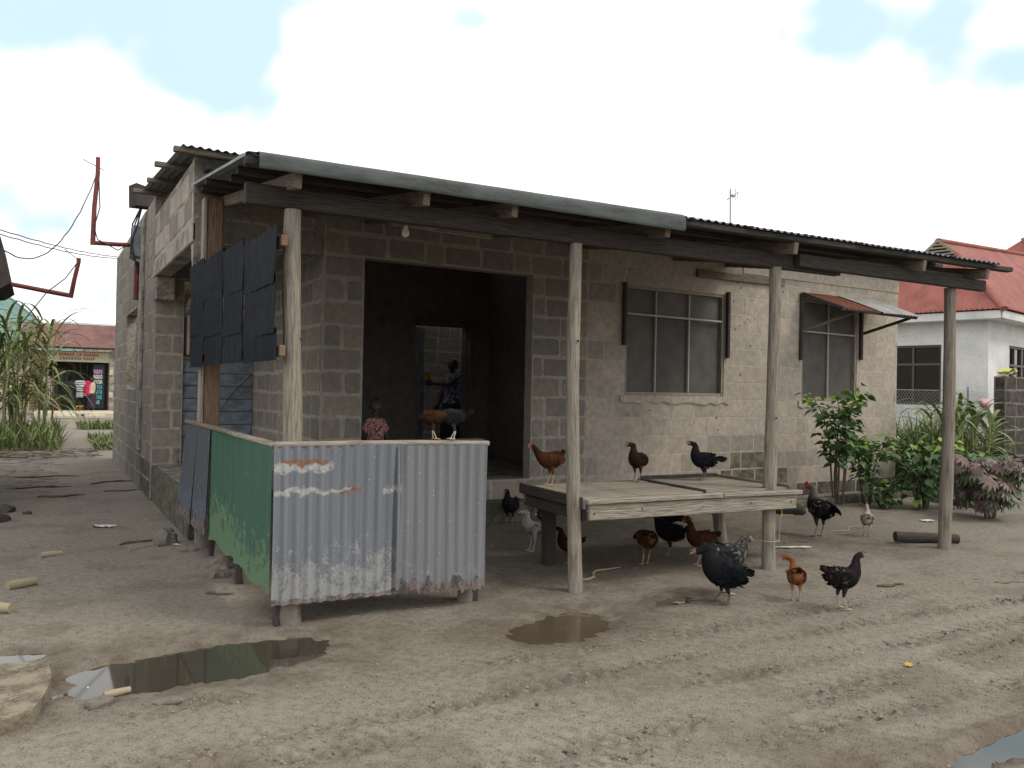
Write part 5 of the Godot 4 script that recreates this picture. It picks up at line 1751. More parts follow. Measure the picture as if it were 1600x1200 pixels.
func make_neighbours() -> void:
	# green roofed house far behind on the left
	var G := thing("green_roof_house", "house with a big pale green tin roof behind the sugar cane", "house", Vector3(-2.2, 0, -53.0), deg_to_rad(8))
	var b := Shape.new()
	b.box(Vector3(-1.2, 1.6, -3), Vector3(9.0, 3.3, 7.0), Basis(), 0.0)
	obj("wall", b, M["cream"], G)
	b = Shape.new()
	var e := [Vector3(-6.4, 3.1, 1.2), Vector3(4.0, 3.1, 1.2), Vector3(4.0, 3.1, -7.2), Vector3(-6.4, 3.1, -7.2)]
	var r0 := Vector3(-3.4, 7.0, -3.0)
	var r1 := Vector3(0.2, 7.0, -3.0)
	b.quad(e[0], e[1], r1, r0)
	b.tri(e[1], e[2], r1)
	b.quad(e[2], e[3], r0, r1)
	b.tri(e[3], e[0], r0)
	obj("roof", b, M["green_roof"], G)
	b = Shape.new()
	b.tube([e[1], e[1].lerp(r1, 0.5), r1], [0.07], 6)
	obj("hip_cap", b, M["green_roof"], G)
	# low grey building behind the shop roof
	var L := thing("flat_roof_building", "low pale flat roofed building just above the shop roof", "building", Vector3(2.9, 0, -58.0))
	b = Shape.new()
	b.box(Vector3(0.6, 2.6, -2), Vector3(5.6, 5.2, 4), Basis(), 0.02)
	obj("wall", b, M["cement"], L)
	b = Shape.new()
	b.box(Vector3(0.6, 5.26, -2), Vector3(5.9, 0.14, 4.3), Basis(), 0.02)
	obj("parapet", b, M["white_wall"], L)
	make_shop()
	# dark eave of the house just left of the frame
	var D := thing("neighbour_house", "dark timber eave of the neighbouring house reaching in at the left edge", "house", Vector3(-0.42, 0, -10.7))
	b = Shape.new()
	b.extrude(PackedVector2Array([Vector2(-0.5, 2.46), Vector2(-0.02, 2.54), Vector2(0.085, 2.62), Vector2(-0.02, 3.12), Vector2(-0.25, 3.7), Vector2(-0.5, 3.75)]), -1.5, 0.0)
	obj("fascia", b, M["dark_wood_y"], D)
	b = Shape.new()
	b.box(Vector3(-2.3, 1.3, -2.4), Vector3(3.6, 2.6, 4.4), Basis(), 0.01)
	obj("wall", b, M["dark_block1"], D)
	b = Shape.new()
	for q in [[Vector3(-0.28, 2.55, 0.15), -1.0], [Vector3(-4.4, 2.55, 0.15), 1.0]]:
		corr(b, q[0], Vector3(0, 0, -1), Vector3(q[1] * 0.85, 0.53, 0).normalized(), Vector3(-q[1] * 0.53, 0.85, 0).normalized(), 4.9, 2.43, 0.09, 0.012)
	obj("roof", b, M["brown_roof"], D)
	b = Shape.new()
	b.extrude(PackedVector2Array([Vector2(-4.1, 2.6), Vector2(-0.5, 2.6), Vector2(-2.33, 3.75)]), -4.6, -0.2)
	obj("gable", b, M["dark_block1"], D)
	# service poles: rust red angle pipes
	var P1 := thing("service_pipe", "tall rust red angle pipe standing out from the house's side wall", "pipe", Vector3(LX, 3.57, -13.2), 0.0, "rust red service pipes")
	b = Shape.new()
	b.tube([Vector3(-0.04, 0.01, 0), Vector3(-0.3, -0.01, 0), Vector3(-0.645, -0.02, 0)], [0.032], 8, true, 1.0, 0.03)
	obj("arm", b, M["red_pipe"], P1)
	b = Shape.new()
	b.tube([Vector3(-0.63, -0.05, 0), Vector3(-0.62, 0.5, 0), Vector3(-0.585, 1.0, 0), Vector3(-0.585, 1.24, 0)], [0.034, 0.032, 0.031, 0.03], 8, true, 1.0, 0.03)
	obj("upright", b, M["red_pipe"], P1)
	b = Shape.new()
	b.tube([Vector3(-0.78, 1.18, 0), Vector3(-0.5, 1.06, 0.0)], [0.006], 5)
	b.tube([Vector3(-0.57, 0.9, 0.03), Vector3(-0.55, 0.5, 0.035), Vector3(-0.62, 0.2, 0.035), Vector3(-0.57, 0.03, 0.03), Vector3(-0.3, -0.1, 0.03), Vector3(-0.1, 0.04, 0.03)], [0.009], 5)
	obj("wire", b, M["wire"], P1)
	var P2 := thing("service_pipe", "shorter rust red angle pipe reaching right from the dark roof corner", "pipe", Vector3(-0.42, 2.95, -14.1), 0.0, "rust red service pipes")
	b = Shape.new()
	b.tube([Vector3(0.0, 0.0, 0.0), Vector3(0.4, -0.08, 0.2), Vector3(0.77, -0.15, 0.4)], [0.034], 8, true, 1.0, 0.04)
	obj("arm", b, M["red_pipe"], P2)
	b = Shape.new()
	b.tube([Vector3(0.755, -0.18, 0.4), Vector3(0.80, 0.1, 0.42), Vector3(0.85, 0.36, 0.43), Vector3(0.85, 0.42, 0.43)], [0.033, 0.03, 0.029, 0.032], 8, true, 1.0, 0.04)
	obj("upright", b, M["red_pipe"], P2)
	b = Shape.new()
	b.tube([Vector3(0.66, 0.54, 0.43), Vector3(0.84, 0.40, 0.43)], [0.006], 5)
	b.tube([Vector3(0.82, 0.33, 0.44), Vector3(0.68, 0.1, 0.44), Vector3(0.45, -0.12, 0.44), Vector3(0.1, -0.65, 0.3)], [0.008], 5)
	obj("wire", b, M["wire"], P2)
	# cables
	var cabs := [[Vector3(-0.5, 3.22, -10.7), Vector3(1.2, 3.96, -17.3), 0.05, 0.007, "upper of the two thin cables running to the far end of the house"], [Vector3(-0.5, 3.17, -10.7), Vector3(1.2, 3.93, -17.3), 0.06, 0.007, "lower of the two thin cables running to the far end of the house"], [Vector3(-0.5, 3.07, -10.75), Vector3(0.64, 4.62, -13.2), 0.62, 0.008, "twisted cable sagging up to the top of the tall red pipe"]]
	for q in cabs:
		b = Shape.new()
		var pts := []
		for k in 25:
			var t := k / 24.0
			pts.append((q[0] as Vector3).lerp(q[1], t) - Vector3(0, q[2] * 4.0 * t * (1.0 - t), 0) + Vector3(0.004 * sin(k * 2.4), 0.004 * cos(k * 2.1), 0))
		b.tube(pts, [q[3]], 5)
		tag(obj("cable", b, M["wire"]), q[4], "cable", "overhead cables")
	# aerial on the roof
	var A := thing("television_aerial", "thin television aerial standing on the tin roof", "aerial", Vector3(9.14, 3.7, -9.0))
	b = Shape.new()
	b.tube([Vector3(0, 0, 0), Vector3(0.01, 0.5, 0), Vector3(0, 1.0, 0)], [0.012], 6)
	obj("mast", b, M["wire_pale"], A)
	b = Shape.new()
	b.tube([Vector3(-0.08, 0.82, 0.02), Vector3(0.20, 0.98, -0.02)], [0.008], 5)
	for k in 5:
		var c := Vector3(-0.06 + k * 0.06, 0.832 + k * 0.034, 0.016 - k * 0.008)
		b.tube([c + Vector3(-0.05, 0.08, 0.05), c - Vector3(-0.05, 0.08, 0.05)], [0.005], 5)
	b.box(Vector3(0.06, 0.9, 0), Vector3(0.06, 0.04, 0.03), Basis(), 0.004)
	obj("rods", b, M["wire_pale"], A)

	# white house with a red roof on the right
	var W := thing("white_house", "white rendered house with a red tin hip roof on the right", "house", Vector3(20.38, 0, -11.23), 0.2)
	var X := Vector3.RIGHT
	var Z := Vector3(0, 0, 1)
	obj("wall", wall_body(Vector3(0, 0, -9.5), Z, -X, 0.2, 9.5, 3.7, [[9.5 - 4.0, 1.34, 9.5 - 1.10, 2.92]]), M["white_wall"], W)
	obj("wall", wall_body(Vector3(0.2, 0, -0.001), X, Z, 0.2, 12.0, 3.7, [[1.38, 1.34, 3.2, 2.95]]), M["white_wall"], W)
	var fc := Shape.new()
	fc.box(Vector3(-0.42, 3.6, -4.6), Vector3(0.04, 0.2, 10.0), Basis(), 0.01)
	fc.box(Vector3(5.8, 3.6, 0.42), Vector3(12.4, 0.2, 0.04), Basis(), 0.01)
	obj("fascia", fc, M["white_wall"], W)
	fc = Shape.new()
	fc.box(Vector3(-0.2, 3.52, -4.6), Vector3(0.4, 0.03, 9.9), Basis(), 0.0)
	fc.box(Vector3(6.0, 3.52, 0.2), Vector3(12.0, 0.03, 0.4), Basis(), 0.0)
	obj("soffit", fc, M["white_wall"], W)
	# wing roof with a gablet, then the main roof behind it
	var rf := Shape.new()
	var a0 := Vector3(-0.48, 3.72, 0.48)
	var a1 := Vector3(-0.48, 3.72, -3.8)
	var g0 := Vector3(1.15, 5.42, -1.14)
	var g1 := Vector3(1.15, 5.42, -2.14)
	var gp := Vector3(1.15, 5.86, -1.64)
	var far := Vector3(9.0, 6.45, -1.64)
	rf.quad(a1, a0, g0, g1)
	rf.tri(a0, Vector3(9, 3.72, 0.48), far)
	rf.tri(a0, far, g0)
	rf.tri(g0, far, gp)
	rf.tri(a1, g1, far)
	rf.tri(g1, gp, far)
	rf.tri(a1, far, Vector3(9, 3.72, -3.8))
	# main block
	var m0 := Vector3(7.6, 3.72, 0.50)
	var m1 := Vector3(20.0, 3.72, 0.50)
	var p0 := Vector3(10.5, 7.3, -2.2)
	var p1 := Vector3(16.0, 7.3, -2.2)
	var m2 := Vector3(20.0, 3.72, -6.8)
	var m3 := Vector3(7.6, 3.72, -6.8)
	rf.quad(m0, m1, p1, p0)
	rf.tri(m1, m2, p1)
	rf.quad(m2, m3, p0, p1)
	rf.tri(m3, m0, p0)
	obj("roof", rf, M["red_roof"], W)
	for q in [[a0, g0], [gp, far], [m0, p0]]:
		var hc := Shape.new()
		hc.tube([q[0], (q[0] as Vector3).lerp(q[1], 0.5), q[1]], [0.075], 8, true, 1.3)
		obj("ridge_cap", hc, M["red_roof"], W)
	# corrugated eave edge
	var ce := Shape.new()
	corr(ce, Vector3(-0.50, 3.735, 0.5), Vector3(0, 0, -1), Vector3(0.69, 0.72, 0).normalized(), Vector3(-0.72, 0.69, 0).normalized(), 4.2, 0.1, 0.12, 0.014)
	corr(ce, Vector3(-0.5, 3.735, 0.50), X, Vector3(0, 0.72, -0.69).normalized(), Vector3(0, 0.69, 0.72).normalized(), 9.0, 0.1, 0.12, 0.014)
	obj("eave_edge", ce, M["red_roof"], W)
	for k in 5:
		var t := 0.1 + k * 0.18
		var half := 0.47 * (1.0 - t)
		bar("louvre", Vector3(1.12, 5.42 + 0.5 * t, -1.64 - half), Vector3(1.12, 5.42 + 0.5 * t, -1.64 + half), 0.05, 0.045, "wood_x", W)
	var gb2 := Shape.new()
	gb2.col = grey(0.25)
	gb2.tri(g0 + Vector3(0.03, 0, 0), gp + Vector3(0.03, 0, 0), g1 + Vector3(0.03, 0, 0))
	gb2.quad(g0 + Vector3(0.05, 0, 0), gp + Vector3(0.05, 0, 0), gp + Vector3(0.06, -0.01, 0), g0 + Vector3(0.06, 0, 0))
	obj("vent_back", gb2, M["wire"], W)
	for q in [[g0, gp], [gp, g1]]:
		bar("barge_board", q[0] + Vector3(-0.03, 0.0, 0), q[1] + Vector3(-0.03, 0.0, 0), 0.04, 0.08, "wood_x", W)
	# windows
	for q in [[true, -4.0, -1.10, 1.34, 2.92], [false, 1.58, 3.4, 1.34, 2.95]]:
		var win := Node3D.new()
		win.name = "window"
		W.add_child(win, true)
		var at := func(u: float, y: float, d: float) -> Vector3: return Vector3(0.08 + d, y, u) if q[0] else Vector3(u, y, -0.08 - d)
		var n := 4 if q[0] else 3
		var du: float = (q[2] - q[1]) / n
		var rail: float = lerpf(q[3], q[4], 0.68)
		for k in n:
			for j in 2:
				var lo: float = q[3] if j == 0 else rail
				var hi: float = rail if j == 0 else q[4]
				var s := Shape.new()
				var u0: float = q[1] + du * k + 0.02
				var u1: float = q[1] + du * (k + 1) - 0.02
				var ctr: Vector3 = at.call((u0 + u1) / 2, (lo + hi) / 2, 0.03)
				s.box(ctr, Vector3(0.012, hi - lo - 0.03, u1 - u0) if q[0] else Vector3(u1 - u0, hi - lo - 0.03, 0.012), Basis(), 0.0)
				obj("pane", s, M["glass"], win)
		var s2 := Shape.new()
		for k in n + 1:
			var c: Vector3 = at.call(q[1] + du * k + (0.03 if k == 0 else (-0.03 if k == n else 0.0)), (q[3] + q[4]) / 2, 0.0)
			s2.box(c, Vector3(0.06, q[4] - q[3] - 0.01, 0.05) if q[0] else Vector3(0.05, q[4] - q[3] - 0.01, 0.06), Basis(), 0.004)
		for y in [q[3] + 0.03, rail, q[4] - 0.03]:
			var c: Vector3 = at.call((q[1] + q[2]) / 2, y, -0.004)
			s2.box(c, Vector3(0.06, 0.06, q[2] - q[1] - 0.02) if q[0] else Vector3(q[2] - q[1] - 0.02, 0.06, 0.06), Basis(), 0.004)
		obj("frame", s2, M["frame_dark"], win)
		var cu := Shape.new()
		cu.box(at.call((q[1] + q[2]) / 2, (q[3] + q[4]) / 2, 0.5), Vector3(0.04, 2.2, 3.2) if q[0] else Vector3(2.4, 2.2, 0.04), Basis(), 0.0)
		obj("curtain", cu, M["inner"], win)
	# dark block wall end at the right edge
	var K := thing("block_wall", "dark unplastered block wall ending at the right edge", "wall", Vector3(15.1, 0, -8.0), 0.12)
	block_wall(K, "wall_body", Vector3.ZERO, X, Z, 0.2, 2.4, 1.94, [], "dark_mortar", func(_u: float, _y: float) -> String: return "dark_block%d" % rng.randi_range(0, 1), 0.016, false, 0.02)
	block_wall(K, "wall_end", Vector3(-0.003, 0, -0.2), Z, -X, 0.02, 0.197, 1.94, [], "dark_mortar", func(_u: float, _y: float) -> String: return "dark_block%d" % rng.randi_range(0, 1), 0.014, false, 0.02)
	var cl := thing("folded_cloth", "small yellow and white cloth lying on top of the dark block wall", "cloth", Vector3(15.34, 1.94, -8.12))
	for k in 3:
		var s := Shape.new()
		s.col = [Color(0.45, 0.42, 0.2), Color(0.6, 0.6, 0.55), Color(0.5, 0.5, 0.12)][k]
		var P := PackedVector3Array()
		for j in 7:
			for i in 9:
				P.append(Vector3(-0.17 + i * 0.043, 0.03 + k * 0.05 + 0.025 * sin(i * 1.1 + k * 2.0) - 0.02 * absf(i - 4.0) / 4.0, -0.09 + j * 0.035))
		s.surf(P, 9, 7)
		obj("fold", s, M["cloth"], cl)
	# chain link fence between the houses
	var C := thing("chain_link_fence", "thin chain link fence before the white house", "fence", Vector3(12.6, 0, -9.6), -0.12)
	for x in [-0.2, 3.4]:
		var s := Shape.new()
		s.tube([Vector3(x, 0, 0), Vector3(x, 1.75, 0)], [0.022], 8)
		obj("post", s, M["wire_pale"], C)
	var tw := Shape.new()
	for y in [1.68, 1.24, 0.3]:
		tw.tube([Vector3(-0.3, y, 0), Vector3(1.6, y - 0.015, 0), Vector3(3.6, y, 0)], [0.006], 5)
	obj("line_wire", tw, M["wire_pale"], C)
	var mesh := Shape.new()
	for k in 70:
		for d in [-1.0, 1.0]:
			var x := -1.2 + k * 0.075
			var p := Vector3(x, 0.15, 0.003 * d)
			var q := Vector3(x + d * 1.5, 1.65, 0.003 * d)
			if d < 0: p.x += 1.2; q.x += 1.2
			mesh.tube([p, q], [0.0028], 3, false)
	obj("netting", mesh, M["wire_pale"], C).set_meta("kind", "stuff")

# ---------------------------------------------------------------- people
# bones [from, to, radius, radius, colour] joined smoothly and meshed as one surface
func flesh(s: Shape, bones: Array, cell: float, soft: float) -> void:
	var lo := Vector3.ONE * 99.0
	var hi := -lo
	for b in bones:
		var r: float = maxf(b[2], b[3]) + cell * 3.0
		for e in 2:
			lo = lo.min(b[e] - Vector3.ONE * r)
			hi = hi.max(b[e] + Vector3.ONE * r)
	var n := Vector3i(((hi - lo) / cell).ceil()) + Vector3i.ONE
	var f := PackedFloat32Array()
	f.resize(n.x * n.y * n.z)
	var cr := PackedFloat32Array()
	cr.resize(f.size() * 3)
	var k := 1.0 / soft
	for b in bones:
		var a: Vector3 = b[0]
		var ab: Vector3 = b[1] - a
		var l2 := maxf(ab.length_squared(), 1e-9)
		var reach: float = maxf(b[2], b[3]) + soft * 4.0 + cell
		var i0 := Vector3i(((a.min(b[1]) - Vector3.ONE * reach - lo) / cell).floor()).clamp(Vector3i.ZERO, n - Vector3i.ONE)
		var i1 := Vector3i(((a.max(b[1]) + Vector3.ONE * reach - lo) / cell).ceil()).clamp(Vector3i.ZERO, n - Vector3i.ONE)
		var col: Color = b[4]
		for z in range(i0.z, i1.z + 1):
			for y in range(i0.y, i1.y + 1):
				for x in range(i0.x, i1.x + 1):
					var p := lo + Vector3(x, y, z) * cell
					var t := clampf((p - a).dot(ab) / l2, 0.0, 1.0)
					var d: float = p.distance_to(a + ab * t) - lerpf(b[2], b[3], t)
					if d < reach:
						var w := exp(-k * d)
						var q := (z * n.y + y) * n.x + x
						f[q] += w
						cr[q * 3] += w * col.r
						cr[q * 3 + 1] += w * col.g
						cr[q * 3 + 2] += w * col.b
	var ids := {}
	var P := PackedVector3Array()
	var C := PackedColorArray()
	var step := [1, n.x, n.x * n.y]
	var cells := []
	for z in n.z - 1:
		for y in n.y - 1:
			for x in n.x - 1:
				var q := (z * n.y + y) * n.x + x
				var cnt := 0
				for c in 8:
					if f[q + (c & 1) + (c >> 1 & 1) * n.x + (c >> 2) * n.x * n.y] > 1.0: cnt += 1
				if cnt == 0 or cnt == 8: continue
				var sum := Vector3.ZERO
				var m := 0
				for e in [[0, 1], [2, 3], [4, 5], [6, 7], [0, 2], [1, 3], [4, 6], [5, 7], [0, 4], [1, 5], [2, 6], [3, 7]]:
					var ca: int = e[0]
					var cb: int = e[1]
					var va := log(maxf(f[q + (ca & 1) + (ca >> 1 & 1) * n.x + (ca >> 2) * n.x * n.y], 1e-12))
					var vb := log(maxf(f[q + (cb & 1) + (cb >> 1 & 1) * n.x + (cb >> 2) * n.x * n.y], 1e-12))
					if (va > 0.0) == (vb > 0.0): continue
					var u := va / (va - vb)
					sum += Vector3(ca & 1, ca >> 1 & 1, ca >> 2).lerp(Vector3(cb & 1, cb >> 1 & 1, cb >> 2), u)
					m += 1
				ids[q] = P.size()
				P.append(lo + (Vector3(x, y, z) + sum / m) * cell)
				var near := q
				var best := 0.0
				for c in 8:
					var qq: int = q + (c & 1) + (c >> 1 & 1) * n.x + (c >> 2) * n.x * n.y
					if f[qq] > best:
						best = f[qq]
						near = qq
				C.append(Color(cr[near * 3] / best, cr[near * 3 + 1] / best, cr[near * 3 + 2] / best))
				cells.append(q)
	var N := PackedVector3Array()
	N.resize(P.size())
	var base := s.v.size()
	for q in cells:
		for ax in 3:
			var q2: int = q + step[ax]
			var a1: int = step[(ax + 1) % 3]
			var a2: int = step[(ax + 2) % 3]
			if q2 >= f.size() or (f[q] > 1.0) == (f[q2] > 1.0): continue
			if not (ids.has(q - a1) and ids.has(q - a2) and ids.has(q - a1 - a2)): continue
			var w := [ids[q - a1 - a2], ids[q - a2], ids[q], ids[q - a1]]
			if f[q] <= 1.0: w.reverse()
			var fn := (P[w[2]] - P[w[0]]).cross(P[w[3]] - P[w[1]])
			for e in w: N[e] += fn
			s.idx.append_array(PackedInt32Array([base + w[0], base + w[2], base + w[1], base + w[0], base + w[3], base + w[2]]))
	for i in P.size():
		s.v.append(P[i])
		s.n.append(N[i].normalized())
		s.c.append(C[i])
		s.uv.append(Vector2.ZERO)

func head_bones(c: Vector3, r: float, fw: Vector3, skin: Color, hair: Color) -> Array:
	var rt := fw.cross(Vector3.UP).normalized()
	var up := Vector3.UP
	var b := []
	b.append([c + up * r * 0.25 - fw * r * 0.12, c + up * r * 0.2 + fw * r * 0.1, r * 0.86, r * 0.82, skin])
	b.append([c - up * r * 0.35 + fw * r * 0.2, c - up * r * 0.72 + fw * r * 0.38, r * 0.52, r * 0.34, skin])
	b.append([c + up * r * 0.5 - fw * r * 0.25, c + up * r * 0.1 - fw * r * 0.42, r * 0.78, r * 0.66, hair])
	b.append([c + up * r * 0.62 - fw * r * 0.05, c + up * r * 0.62 + fw * r * 0.05, r * 0.56, r * 0.50, hair])
	b.append([c + up * r * 0.08 + fw * r * 0.82, c - up * r * 0.16 + fw * r * 0.98, r * 0.09, r * 0.13, skin])
	for sd in [-1.0, 1.0]:
		b.append([c + fw * r * 0.72 + rt * sd * r * 0.34 + up * r * 0.14, c + fw * r * 0.74 + rt * sd * r * 0.30 + up * r * 0.14, r * 0.075, r * 0.075, Color(0.3, 0.27, 0.25)])
		b.append([c + fw * r * 0.83 + rt * sd * r * 0.33 + up * r * 0.14, c + fw * r * 0.835 + rt * sd * r * 0.33 + up * r * 0.14, r * 0.055, r * 0.055, Color(0.01, 0.008, 0.006)])
		b.append([c + fw * r * 0.76 + rt * sd * r * 0.48 + up * r * 0.33, c + fw * r * 0.82 + rt * sd * r * 0.18 + up * r * 0.36, r * 0.06, r * 0.06, hair])
		b.append([c + rt * sd * r * 0.84 + up * r * 0.12 - fw * r * 0.1, c + rt * sd * r * 0.84 - up * r * 0.14 - fw * r * 0.06, r * 0.13, r * 0.09, skin])
	b.append([c - up * r * 0.38 + fw * r * 0.80 - rt * r * 0.2, c - up * r * 0.38 + fw * r * 0.80 + rt * r * 0.2, r * 0.09, r * 0.09, skin * 0.65])
	return b

func hand_bones(w: Vector3, d: Vector3, side: Vector3, l: float, skin: Color, curl: float) -> Array:
	# w the wrist, d towards the fingertips, side towards the thumb
	var pn := d.cross(side).normalized()
	var b := [[w, w + d * l * 0.42, l * 0.13, l * 0.15, skin], [w + side * l * 0.10, w + d * l * 0.42 + side * l * 0.16, l * 0.10, l * 0.09, skin], [w - side * l * 0.06, w + d * l * 0.40 - side * l * 0.15, l * 0.10, l * 0.09, skin]]
	for k in 4:
		var o := w + d * l * 0.46 + side * l * (0.19 - 0.125 * k)
		var fl: float = l * [0.44, 0.50, 0.46, 0.36][k]
		var m := o + (d + pn * curl * 0.5).normalized() * fl * 0.5
		var e := m + (d + pn * curl * 1.6).normalized() * fl * 0.5
		b.append([o, m, l * 0.052, l * 0.046, skin])
		b.append([m, e, l * 0.046, l * 0.036, skin])
	var t0 := w + side * l * 0.14 + d * l * 0.10
	var t1 := t0 + (side * 0.8 + d * 0.7).normalized() * l * 0.26
	b.append([t0, t1, l * 0.075, l * 0.058, skin])
	b.append([t1, t1 + (d + side * 0.25).normalized() * l * 0.22, l * 0.055, l * 0.040, skin])
	return b

# a garment turned round the body: rows [y, half width, half depth, centre]
func dress(s: Shape, rows: Array, ctr: Vector3, rt: Vector3, fw: Vector3, pick: Callable, folds: float) -> void:
	var nu := 44
	var nv := 46
	var P := PackedVector3Array()
	var C := PackedColorArray()
	for j in nv:
		var t := j / (nv - 1.0) * (rows.size() - 1)
		var k := mini(int(t), rows.size() - 2)
		var u := smoothstep(0.0, 1.0, t - k)
		var q := []
		for e in 5:
			q.append(lerpf(rows[k][e], rows[k + 1][e], u))
		for i in nu:
			var a := -TAU * i / nu
			var f: float = 1.0 + folds * (j / (nv - 1.0)) * sin(a * 9.0 + 0.6 * sin(a * 2.0))
			P.append(ctr + rt * (q[3] + cos(a) * q[1] * f) + fw * (q[4] + sin(a) * q[2] * f) + Vector3.UP * q[0])
			C.append(pick.call(i, j))
	s.surf(P, nu, nv, true, PackedVector2Array(), C)

func make_people() -> void:
	var skin := Color(0.055, 0.032, 0.022)
	var hair := Color(0.012, 0.010, 0.009)
	# a small child at the left jamb of the doorway
	var fw := Vector3(-0.30, 0, 0.95).normalized()
	var rt := fw.cross(Vector3.UP).normalized()
	var up := Vector3.UP
	var c := thing("person", "small child in a pink and black patterned dress standing at the left doorway jamb", "person", Vector3(3.10, FLOOR, -8.17))
	c.scale = Vector3(0.76, 1.0, 0.85)
	var b := []
	b.append([up * 0.69 + rt * 0.0, up * 0.56, 0.066, 0.058, skin])
	b.append([up * 0.56, up * 0.42, 0.058, 0.068, skin])
	b.append([up * 0.68 - rt * 0.085, up * 0.68 + rt * 0.085, 0.040, 0.040, skin])
	b.append([up * 0.71, up * 0.79, 0.036, 0.034, skin])
	for sd in [-1.0, 1.0]:
		var sh: Vector3 = up * 0.675 + rt * sd * 0.105
		var el: Vector3 = up * 0.53 + rt * sd * 0.155 - fw * 0.03
		var wr: Vector3 = up * 0.41 + rt * sd * 0.125 - fw * 0.075
		b.append([sh, el, 0.034, 0.028, skin])
		b.append([el, wr, 0.027, 0.019, skin])
		var hp: Vector3 = up * 0.40 + rt * sd * 0.05
		var kn: Vector3 = up * 0.22 + rt * sd * 0.055 + fw * 0.012
		var an: Vector3 = up * 0.045 + rt * sd * 0.058
		b.append([hp, kn, 0.060, 0.042, skin])
		b.append([kn, an, 0.041, 0.024, skin])
		b.append([an - fw * 0.012 - up * 0.02, an + fw * 0.085 - up * 0.026, 0.022, 0.017, skin])
	var s := Shape.new()
	flesh(s, b, 0.013, 0.010)
	var hb := head_bones(up * 0.845, 0.088, (fw + rt * 0.15).normalized(), skin, hair)
	flesh(s, hb, 0.006, 0.005)
	for sd in [-1.0, 1.0]:
		flesh(s, hand_bones(up * 0.412 + rt * sd * 0.125 - fw * 0.075, (-up * 0.85 - fw * 0.2 - rt * sd * 0.35).normalized(), -rt * sd * 0.6 + fw * 0.6, 0.095, skin, 0.5), 0.0042, 0.003)
	obj("body", s, M["skin"], c)
	var dr := Shape.new()
	var pick := func(i: int, j: int) -> Color:
		var v := nz.get_noise_3d(i * 0.9, j * 0.75, 3.0) + 0.6 * nz.get_noise_3d(i * 2.1, j * 1.8, 9.0)
		return Color(0.035, 0.02, 0.025) if v > 0.06 else Color(0.42, 0.20, 0.19)
	dress(dr, [[0.735, 0.072, 0.055, 0.0, 0.0], [0.722, 0.125, 0.072, 0.0, 0.0], [0.66, 0.138, 0.100, 0.0, 0.0], [0.57, 0.118, 0.105, 0.0, 0.005], [0.51, 0.114, 0.105, 0.0, 0.0], [0.40, 0.145, 0.120, 0.0, 0.0], [0.27, 0.178, 0.150, 0.0, 0.0], [0.20, 0.185, 0.158, 0.0, 0.0]], Vector3.ZERO, rt, fw, pick, 0.05)
	for sd in [-1.0, 1.0]:
		var P := PackedVector3Array()
		var C := PackedColorArray()
		for j in 8:
			var t := j / 7.0
			var cc: Vector3 = (up * 0.69 + rt * sd * 0.09).lerp(up * 0.585 + rt * sd * 0.145 - fw * 0.01, t)
			for i in 16:
				var a := -TAU * i / 16.0
				var r := 0.046 + 0.012 * t
				P.append(cc + fw * cos(a) * r + (up * 0.55 + rt * sd * 0.83) * sin(a) * r)
				C.append(pick.call(i * 2, j * 2 + 50))
		dr.surf(P, 16, 8, true, PackedVector2Array(), C)
	obj("dress", dr, M["cloth"], c)

	# a woman in the back doorway, reaching to the left
	fw = Vector3(-0.95, 0, 0.30).normalized()
	rt = fw.cross(up).normalized()
	var wn := thing("person", "woman in a blue and white patterned top reaching left in the far doorway", "person", Vector3(6.02, FLOOR, -12.25))
	b = []
	b.append([up * 1.20, up * 1.02, 0.095, 0.09, skin])
	b.append([up * 1.02, up * 0.86, 0.09, 0.11, skin])
	b.append([up * 1.25 - rt * 0.13, up * 1.25 + rt * 0.13, 0.070, 0.070, skin])
	b.append([up * 1.28, up * 1.36, 0.052, 0.048, skin])
	var sl := up * 1.25 - rt * 0.165
	var sr := up * 1.25 + rt * 0.165
	var wl := up * 1.15 + fw * 0.46 + rt * 0.02
	b.append([sl, up * 1.13 + fw * 0.22 - rt * 0.14, 0.046, 0.040, skin])
	b.append([up * 1.13 + fw * 0.22 - rt * 0.14, wl, 0.038, 0.026, skin])
	b.append([sr, up * 1.0 + rt * 0.21 + fw * 0.03, 0.046, 0.040, skin])
	b.append([up * 1.0 + rt * 0.21 + fw * 0.03, up * 0.80 + rt * 0.20 + fw * 0.14, 0.038, 0.026, skin])
	for sd in [-1.0, 1.0]:
		b.append([up * 0.82 + rt * sd * 0.085, up * 0.44 + rt * sd * 0.09 + fw * 0.02, 0.105, 0.062, skin])
		b.append([up * 0.44 + rt * sd * 0.09 + fw * 0.02, up * 0.07 + rt * sd * 0.09, 0.060, 0.036, skin])
		b.append([up * 0.035 + rt * sd * 0.09 - fw * 0.03, up * 0.028 + rt * sd * 0.09 + fw * 0.14, 0.034, 0.026, skin])
	s = Shape.new()
	flesh(s, b, 0.018, 0.013)
	flesh(s, head_bones(up * 1.455, 0.105, fw, skin, hair), 0.008, 0.006)
	flesh(s, hand_bones(wl, (fw + up * 0.1).normalized(), up, 0.17, skin, 0.6), 0.006, 0.0045)
	flesh(s, hand_bones(up * 0.80 + rt * 0.20 + fw * 0.14, (-up * 0.8 + fw * 0.4).normalized(), fw, 0.17, skin, 0.5), 0.006, 0.0045)
	obj("body", s, M["skin"], wn)
	dr = Shape.new()
	var pick2 := func(i: int, j: int) -> Color:
		var v := nz.get_noise_3d(i * 0.7, j * 0.6, 33.0)
		return Color(0.36, 0.38, 0.42) if v > 0.16 else Color(0.035, 0.055, 0.11)
